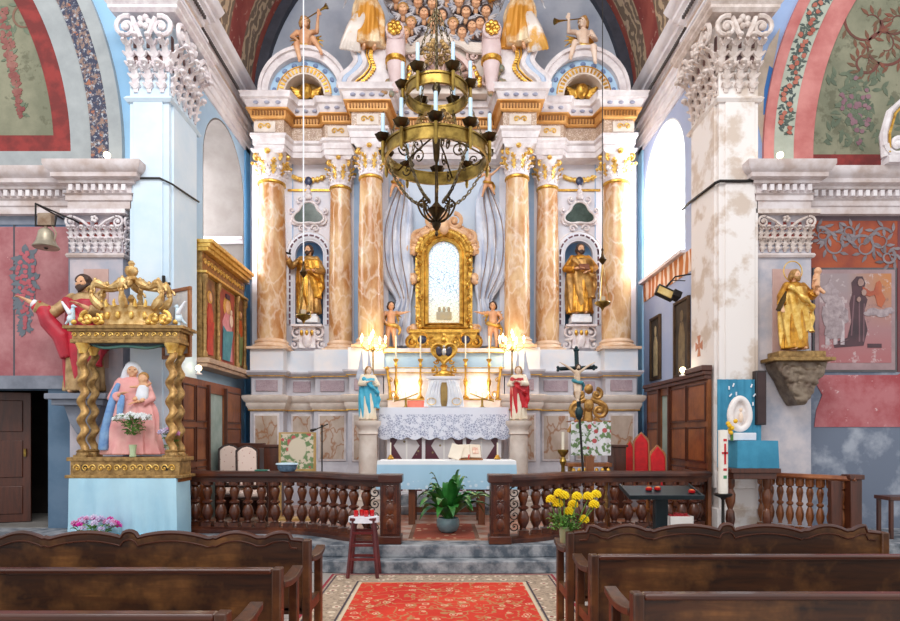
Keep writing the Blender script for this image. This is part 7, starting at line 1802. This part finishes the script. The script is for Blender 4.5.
for px, d, zb, wh, lab in ((303.5, 9.0, PZ(318, 9.0), True, 'small sanctuary lamp on a long white cord before the darker gilded saint'), (602.5, 9.0, PZ(305, 9.0), False, 'small brass sanctuary lamp on a dark cord beside the saint with the book')):
    t = thing('hanging_lamp', lab, 'lamp', (PX(px, d), d, zb))
    mb = MB(); mb.lathe([(.004, -.09), (.02, -.06), (.03, -.04), (.10, .0), (.12, .03), (.11, .045), (.06, .03), (.0, .02)], seg=20); mb.build('bowl', brass, t)
    mb = MB(); mb.lathe([(.035, .03), (.04, .05), (.045, .12), (.04, .12), (.03, .05)], seg=14); mb.build('glass', plain('lamp_glass', '#c9b9a0', '#b09a80', .2), t)
    mb = MB()
    for k in range(3): a = 2 * pi * k / 3; mb.tube([(.11 * cos(a), .11 * sin(a), .04), (.0, 0, .62)], .006, 5)
    mb.build('chain', brass, t)
    mb = MB(); mb.lathe([(.005, .60), (.05, .66), (.06, .68), (.03, .72), (.01, .80), (.02, .83), (.005, .86)], seg=14); mb.build('dark_cap', bronze, t)
    mb = MB(); mb.tube([(0, 0, .85), (0, 0, 12.2 - zb)], .010 if wh else .007, 6); mb.build('cord', whitecl if wh else iron, t)

# ------------------------------------------------------------------ furniture behind the rail
def chair(label, loc, rz, fab, wd, h=1.18, w=.5, pointed=False, arms_=True, bw=None, group=None):
    t = thing('armchair' if arms_ else 'chair', label, 'chair', loc, rz, group); bw = bw or w * .78
    for sx in (-1, 1):
        mb = MB(); mb.tube([(sx * w * .45, -.22, 0), (sx * w * .43, -.21, .2), (sx * w * .45, -.22, .42)], [.02, .024, .026], 8); mb.build('leg', wd, t)
        mb = MB(); mb.tube([(sx * w * .42, .26, 0), (sx * w * .42, .21, .42), (sx * bw * .46, .25, .66)], [.022, .026, .02], 8); mb.build('leg', wd, t)
        if arms_:
            mb = MB(); mb.tube(catmull([(sx * w * .44, .22, .70), (sx * w * .50, .05, .69), (sx * w * .50, -.12, .66), (sx * w * .48, -.2, .67)], 4), .022, 8); mb.tube([(sx * w * .48, -.14, .44), (sx * w * .48, -.16, .66)], .018, 8); mb.build('armrest', wd, t)
    mb = MB(); mb.box(-w * .47, w * .47, -.23, .22, .38, .43); mb.build('seat_frame', wd, t, bevel=.008)
    mb = MB(); mb.box(-w * .45, w * .45, -.22, .2, .42, .50); mb.build('seat', fab, t, bevel=.025)
    def outline(hw, z0, z1):
        if pointed: return [(-hw, z0), (hw, z0), (hw, z1 - .16), (hw * .75, z1 - .1), (0, z1), (-hw * .75, z1 - .1), (-hw, z1 - .16)]
        return [(-hw, z0), (hw, z0), (hw, z1 - .05), (hw * .8, z1 - .02)] + [(hw * .5, z1 + .01), (0, z1 + .03), (-hw * .5, z1 + .01)] + [(-hw * .8, z1 - .02), (-hw, z1 - .05)]
    T_ = Matrix.Translation((0, .24, 0)) @ Matrix.Rotation(R(-6), 4, 'X')
    mb = MB(); mb.prism(outline(bw / 2, .52, h), -.0, .05); mb.xf(T_); mb.build('back_frame', wd, t, bevel=.006)
    mb = MB(); mb.prism(outline(bw / 2 - .025, .56, h - .03), -.03, .06); mb.xf(T_); mb.build('backrest', fab, t, bevel=.015)
    return t
cf = NT('cream_brocade'); cc = cf.mix(cf.step(cf.voro(14), .16, .13), '#dfc9bd', '#b98a80'); cf = cf.done(cc, .8)
rf = plain('red_velvet', '#d8121e', '#b80f1a', .7, scale=6); rw = wood('gilt_chair_wood', '#b5743c', '#8a5226', 'Z', .35); dwd = plain('dark_chair_wood', '#3b2018', '#28140f', .4)
chair('cream brocade armchair nearest the wainscot, half hidden by the rail', (-3.36, 9.45, .313), R(24), cf, dwd, 1.17, .46, bw=.33)
chair('cream brocade armchair between its twin and the floral screen', (-2.90, 8.98, .313), R(26), cf, dwd, 1.16, .46, bw=.33)
chair('small red velvet chair peeking out behind the tall pointed one', (3.13, 10.05, .313), R(-14), rf, rw, 1.27, .40, True, bw=.17)
chair('tallest red velvet armchair with a pointed gilt frame', (3.12, 9.45, .313), R(-16), rf, rw, 1.40, .44, True, bw=.26)
chair('red velvet chair with pointed back standing closest to the rail', (3.24, 8.86, .313), R(-6), rf, rw, 1.20, .42, True, arms_=False, bw=.26)
t = thing('wooden_settle', 'dark wooden box settle against the wainscot behind the cream armchairs', 'bench', (-3.33, 10.15, .313))
mb = MB(); mb.box(-.34, .30, .0, .06, 0, 1.20); mb.build('backrest', pandark, t, bevel=.006); mb = MB(); mb.box(-.34, .30, -.3, 0, .42, .47); mb.build('seat', pandark, t)
for e in (-.34, .26): mb = MB(); mb.box(e, e + .04, -.3, .0, 0, 1.12 if e < 0 else 1.12); mb.build('side_panel', pandark, t, bevel=.006)
t = thing('prayer_desk', 'dark wooden prayer desk beside the floral tapestry screen', 'desk', (-2.80, 9.90, .313))
mb = MB(); mb.box(-.12, .12, -.18, .18, 0, 1.14); mb.box(-.15, .15, -.2, .2, 1.14, 1.18); mb.build('body', pandark, t, bevel=.006); mb = MB(); mb.box(-.09, .09, -.19, -.18, .2, 1.0); mb.build('panel', pandark, t)
t = thing('prayer_desk', 'dark wooden prayer desk between the flowered cloth and the red chairs', 'desk', (2.82, 9.80, .313))
mb = MB(); mb.box(-.10, .10, -.18, .18, 0, 1.14); mb.box(-.13, .13, -.2, .2, 1.14, 1.18); mb.build('body', pandark, t, bevel=.006); mb = MB(); mb.box(-.07, .07, -.19, -.18, .2, 1.0); mb.build('panel', pandark, t)
def floralcloth(name, ground, side=True):
    t = NT(name); X_, Y_, Z_ = t.sep(); v = t.voro(9, None, 'F1', 0); vc = t.voro(9, None, 'F1', 1)
    cs = t.sep(vc)
    m_ = t.step(t.math('ADD', t.math('MULTIPLY', X_, X_), t.math('MULTIPLY', t.math('POWER', t.math('SUBTRACT', Z_, 1.12), 2.0), .7)), .018, .024) if side else 1.0
    c = t.mix(t.step(t.noise(14, 3), .5, .56) if not side else t.math('MULTIPLY', t.step(t.noise(12, 3), .47, .52), m_), ground, '#6f8a5c')
    red_ = t.math('MULTIPLY', t.step(v, .36, .32), t.step(cs[0], .45, .47))
    c = t.mix(t.math('MULTIPLY', red_, m_) if side else red_, c, '#c05a5c')
    return t.done(c, .85)
t = thing('tapestry_screen', 'cream tapestry screen embroidered with a wreath of roses in a wooden frame', 'screen', (-2.32, 9.5, .313))
mb = MB(); mb.box(-.26, .26, -.015, .015, .80, 1.36); mb.build('tapestry', floralcloth('rose_tapestry', '#d8cbb4'), t)
for sx in (-1, 1): mb = MB(); mb.box(sx * .275 - .018, sx * .275 + .018, -.02, .02, 0, 1.38); mb.build('post', plain('screen_wood', '#c9a66a', '#a88448', .5), t)
mb = MB(); mb.box(-.26, .26, -.02, .02, 1.36, 1.38); mb.build('top_rail', plain('screen_wood', ''), t); mb = MB(); mb.box(-.26, .26, -.02, .02, .74, .80); mb.build('bottom_rail', plain('screen_wood', ''), t); mb = MB(); mb.box(-.3, .3, -.15, .15, 0, .03); mb.build('foot', plain('screen_wood', ''), t)
t = thing('basket', 'oval blue grey basket lined with white cloth resting on the rail', 'basket', (PX(287, 8.24), 8.24, 1.152))
mb = MB(); mb.lathe([(.10, 0), (.125, .03), (.14, .09), (.13, .09), (.115, .03), (0, .02)], seg=28, sy=.75, fold=.02, nf=28); mb.build('woven_body', plain('basket_blue', '#5f7c94', '#3f566c', .7, scale=30, bs=.5), t)
mb = MB(); mb.lathe([(.0, .085), (.13, .088), (.155, .095), (.15, .11), (.08, .118), (0, .115)], seg=28, sy=.75); mb.build('lining', plain('basket_lining', '#c9dde8', '#a9c6d8', .8), t)
t = thing('microphone_stand', 'black microphone stand with a tilted boom beside the tapestry screen', 'microphone stand', (PX(322, 8.9), 8.9, .313))
mb = MB(); mb.lathe([(.016, .02), (.014, .7), (.02, .71), (.02, .76), (.011, .78), (.011, 1.46)], seg=10)
mb.build('pole', iron, t)
for k in range(3): a = 2 * pi * k / 3 + .4; mb = MB(); mb.tube([(0, 0, .14), (.28 * cos(a), .28 * sin(a), .01)], .011, 6); mb.build('leg', iron, t)
mb = MB(); mb.tube([(.09, 0, 1.50), (0, 0, 1.46), (-.09, -.02, 1.42)], .009, 6); mb.lathe([(.012, 0), (.016, .02), (.016, .05)], (0, 0, 1.44), 8); bm_ = mb.build('boom', iron, t); mb = MB(); mb.cap((-.09, -.02, 1.42), (-.15, -.03, 1.405), .016, .022); mb.build('microphone', iron, bm_)

# lectern with gilded carving and flowered cloth, candlestick, crucifix, oak stand
t = thing('gilded_lectern', 'carved gilded lectern with a flowered white cloth hanging in front', 'lectern', (PX(588, 9.5), 9.5, .313))
mb = MB(); mb.box(-.34, .34, -.16, .16, .84, .90); mb.box(-.36, .36, -.18, .18, .62, .68); mb.build('shelf', oak, t, bevel=.006)
for sx in (-1, 1):
    mb = MB(); mb.lathe([(.04, 0), (.04, .1), (.025, .15), (.045, .3), (.025, .4), (.04, .55), (.04, .85)], (sx * .28, 0, 0), 12); mb.build('leg', goldol, t)
mb = MB(); random.seed(12)
mb.tube([(0, 0, .9), (0, 0, 1.4), (0, 0, 1.9)], [.06, .10, .05], 10)
for s_ in (-1, 1):
    volute(mb, (s_ * .17, -.03, 1.72), (s_, 0, 0), .13, .04, 1.5, -1, a0=pi / 2); volute(mb, (s_ * .13, -.03, 1.98), (s_, 0, 0), .09, .035, 1.4, -1, a0=pi / 2)
    mb.tube([(s_ * .1, 0, 1.6), (s_ * .24, 0, 1.5), (s_ * .31, 0, 1.38)], [.05, .04, .03], 8); mb.tube([(s_ * .05, 0, 1.9), (s_ * .2, 0, 1.85), (s_ * .26, 0, 1.62)], [.05, .05, .03], 8)
mb.ell((0, -.05, 2.06), (.07, .06, .08)); mb.ell((0, -.06, 1.8), (.08, .06, .1)); mb.build('carving', goldcloth2, t)
mb = MB(); mb.loft([[(-.31 + .62 * i / 30, -.2 - .012 * sin(i * .8), z_) for i in range(31)] + [(-.31 + .62 * i / 30, -.19 - .012 * sin(i * .8), z_) for i in range(30, -1, -1)] for z_ in (1.02, 1.55)]); mb.build('flowered_cloth', floralcloth('flowered_cloth', '#e8e8ea', False), t)
mb = MB(); mb.box(-.31, .31, -.2, .14, 1.54, 1.56); mb.build('cloth_support', oak, t)
mb = MB()
for k in range(7): mb.ell((-.27 + k * .09, -.19, .77), (.035, .03, .06), seg=8, rg=6)
mb.build('gilded_leaf_trim', gold, t)
candlestick((PX(563, 9.0), 9.0, .313), 'tall brass floor candlestick beside the flowered cloth', 1.12, .26, .11, name='floor_candlestick', m=brass)
t = thing('processional_crucifix', 'tall dark cross with pale crucified figure on a leaning pole', 'crucifix', (PX(584, 8.55), 8.55, .313))
drk = plain('dark_teal_metal', '#1e3c42', '#142a30', .35, .4)
top = Vector((-.11, 0, 2.53)); mb = MB(); mb.tube([(.0, 0, 0), (.0, 0, .6), (-.07, 0, 1.7)], .017, 8); mb.lathe([(.03, 0), (.12, .0), (.12, .03), (.03, .05)], seg=14); mb.build('pole', iron, t)
mb = MB(); mb.tube([(-.07, 0, 1.65), (-.11, 0, 2.53)], .03, 4); mb.tube([(-.34, 0, 2.28), (.12, 0, 2.30)], .028, 4)
for p in ((-.36, 0, 2.28), (.15, 0, 2.30), (-.11, 0, 2.56)):
    for k in range(3): a = 2 * pi * k / 3 + (0 if p[2] < 2.4 else pi / 2); mb.ell((p[0] + .022 * cos(a), p[1], p[2] + .022 * sin(a)), .024, seg=8, rg=6)
cr = mb.build('cross', drk, t); mb = MB(); mb.lathe([(.02, 1.55), (.05, 1.6), (.06, 1.68), (.03, 1.74)], (-.07, 0, 0), 14); mb.build('knop', drk, cr)
body = figure('x', 'x', 'x', (0, 0, 0), .56, arms=(((-.24, -.02, .90), (-.38, -.02, .98)), ((.24, -.02, .90), (.38, -.02, .98))), nude=True, skinm=plain('ivory_figure', '#e2cdb4', '#c9ac90', .5, scale=14), hair=hairm, beard=True, legs=(((-.05, -.08, .27), (-.015, -.04, .04)), ((.04, -.08, .27), (.015, -.05, .04))), sash=plain('teal_cloth', '#3f8a96', '#2c6c78', .5), hd=(.02, -.02, -.03), tilt=R(20),
              parent=(lambda e: e)(bpy.data.objects.new('christ_figure', None)))
bpy.data.scenes[0].collection.objects.link(body); body.location = (-.105, -.035, 1.80); 
# the figure is a part of the crucifix: move its meshes one level up
for ch in list(body.children):
    ch.parent = cr; ch.location = body.location; ch.name = 'christ_' + ch.name.split('.')[0]
bpy.data.objects.remove(body)
t = thing('oak_bookstand', 'narrow light oak stand next to the foot of the dark cross', 'stand', (PX(590, 8.88), 8.90, .313))
mb = MB(); mb.box(-.06, .06, -.03, .03, .05, 1.02); mb.build('upright', oak, t, bevel=.005); mb = MB(); mb.box(-.16, .16, -.14, .14, 0, .05); mb.build('base', oak, t); mb = MB(); mb.box(-.14, .20, -.05, .12, .62, .66); mb.build('shelf', oak, t)
# long wooden kneeler inside the rail
t = thing('kneeler_bench', 'light oak kneeling bench behind the rail below the red chairs', 'bench', (PX(628, 8.6), 8.58, .313))
mb = MB(); mb.box(-.35, .35, -.08, .08, .24, .28); mb.build('seat', oak, t)
for sx in (-.3, .3): mb = MB(); mb.box(sx - .02, sx + .02, -.07, .07, 0, .24); mb.build('leg', oak, t)

# paschal candle and votive stand
t = thing('paschal_candle', 'thick white paschal candle with a red cross on a dark stand', 'candle', (PX(723, 7.6), 7.60, .301))
mb = MB(); mb.lathe([(.12, 0), (.12, .02), (.05, .05), (.022, .09), (.018, .52), (.03, .55), (.10, .58), (.115, .60), (.10, .61), (.0, .61)], seg=20); mb.build('stand', iron, t)
mb = MB(); mb.lathe([(.058, .61), (.058, 1.41), (.0, 1.415)], seg=28); wx = mb.build('wax', plain('paschal_wax', '#f6f1e8', '#ece4d6', .5), t)
mb = MB(); mb.box(-.012, .012, -.062, -.05, .98, 1.24); mb.box(-.036, .036, -.062, -.045, 1.11, 1.135)
for z_ in (1.27, .90): mb.box(-.02, .02, -.062, -.05, z_, z_ + .03)
mb.build('red_cross', plain('cross_red', '#c9242c'), wx); mb = MB(); mb.box(-.02, .02, -.061, -.05, .80, .84); mb.build('green_mark', plain('mark_green', '#3f8a5c'), wx)
t = thing('votive_stand', 'dark sloping votive candle stand between the pew and the rail', 'candle stand', (2.38, 6.6, .0))
dt = plain('votive_dark', '#26343a', '#1a252b', .35, .3)
MX = Matrix.Rotation(R(-14), 3, 'X').inverted()
mb = MB(); mb.cbox((0, 0, 1.02), (.78, .40, .02), MX); mb.cbox((0, -.19, .985), (.80, .02, .05), MX); mb.cbox((-.39, 0, 1.03), (.02, .4, .05), MX); mb.cbox((.39, 0, 1.03), (.02, .4, .05), MX); mb.build('tray', dt, t, bevel=.004)
mb = MB(); mb.box(-.07, .07, -.05, .05, .1, 1.0); mb.build('post', dt, t, bevel=.006); mb = MB(); mb.box(-.3, .36, -.2, .2, 0, .1); mb.build('base', dt, t); mb = MB(); mb.box(-.1, .42, -.22, .16, .58, .62); mb.build('shelf', dt, t)
for a, b, lab in ((-.12, .02, 'low red votive candle on the tray, nearest the yellow flowers'), (-.02, .03, 'low red votive candle in the middle of the sloping tray'), (.32, -.06, 'red votive candle toward the paschal candle end of the tray')):
    o = thing('votive_candle', lab, 'candle', (2.38 + a, 6.6 + b, 1.034 + b * .25), group='votive candles on the sloping tray')
    mb = MB(); mb.lathe([(.03, 0), (.036, .01), (.036, .03), (.03, .032), (0, .03)], seg=14); mb.build('cup', redg, o); mb = MB(); mb.lathe([(.024, .03), (.024, .038), (.001, .042)], seg=10); mb.build('wax', plain('orange_wax', '#f08a4a'), o)
t = thing('candle_box', 'white cardboard box full of red and white candles on the votive stand shelf', 'box', (2.38 + .19, 6.6 - .03, .621))
mb = MB(); mb.box(-.13, .13, -.09, .09, 0, .01)
for q in ((-.13, -.125, -.09, .09), (.125, .13, -.09, .09), (-.13, .13, -.09, -.085), (-.13, .13, .085, .09)): mb.box(q[0], q[1], q[2], q[3], 0, .15)
mb.build('carton', plain('carton_white', '#ece8e4', '#dcd6d0', .7), t)
tb = thing('boxed_candle', 'small red candle with a white band in the open white box', 'candle', (2.38 + .19 - .09, 6.57, .66), group='candles in the open box'); mb = MB(); mb.lathe([(.02, 0), (.022, .01), (.022, .11), (.001, .112)], seg=12); mb.build('wax', plain('boxed_red', '#c4303a'), tb)
mb = MB(); mb.lathe([(.0226, .05), (.0226, .075)], seg=12); mb.build('white_band', whitecl, tb)
for k in range(1, 12): dup(tb, (2.57 - .09 + .036 * (k % 6), 6.55 + .06 * (k // 6), .66 + random.uniform(0, .03)))
# extra step ledges at altar (grey) and small clutter on the rail
t = thing('service_book', 'small green book lying on the rail by the cream armchairs', 'book', (PX(262, 8.3), 8.3, 1.152)); mb = MB(); mb.box(-.09, .09, -.05, .05, 0, .02); mb.build('cover', plain('book_green', '#2f6c5c'), t, bevel=.003); mb = MB(); mb.box(-.085, .092, -.046, .046, .004, .016); mb.build('pages', whitecl, t)

t = thing('carved_ornament', 'white and gold scrolled ornament cut by the picture edge above the entablature', 'ornament', (PX(897, 8.3), 8.36, 5.42))
mb = MB(); mb.box(-.12, .3, -.08, .08, 0, .10); volute(mb, (.02, -.04, .26), (1, 0, 0), .16, .045, 1.5, 1, a0=pi); mb.tube([(-.12, 0, .1), (-.14, 0, .4), (-.06, 0, .72), (.12, 0, .9)], [.05, .06, .05, .03], 8); mb.build('scroll', white, t)
mb = MB(); mb.tube([(-.10, -.06, .14), (-.10, -.06, .4), (-.02, -.06, .68), (.12, -.05, .82)], .018, 6); volute(mb, (.14, -.05, .5), (1, 0, 0), .09, .02, 1.3, -1); mb.build('gilded_trim', gold, t)
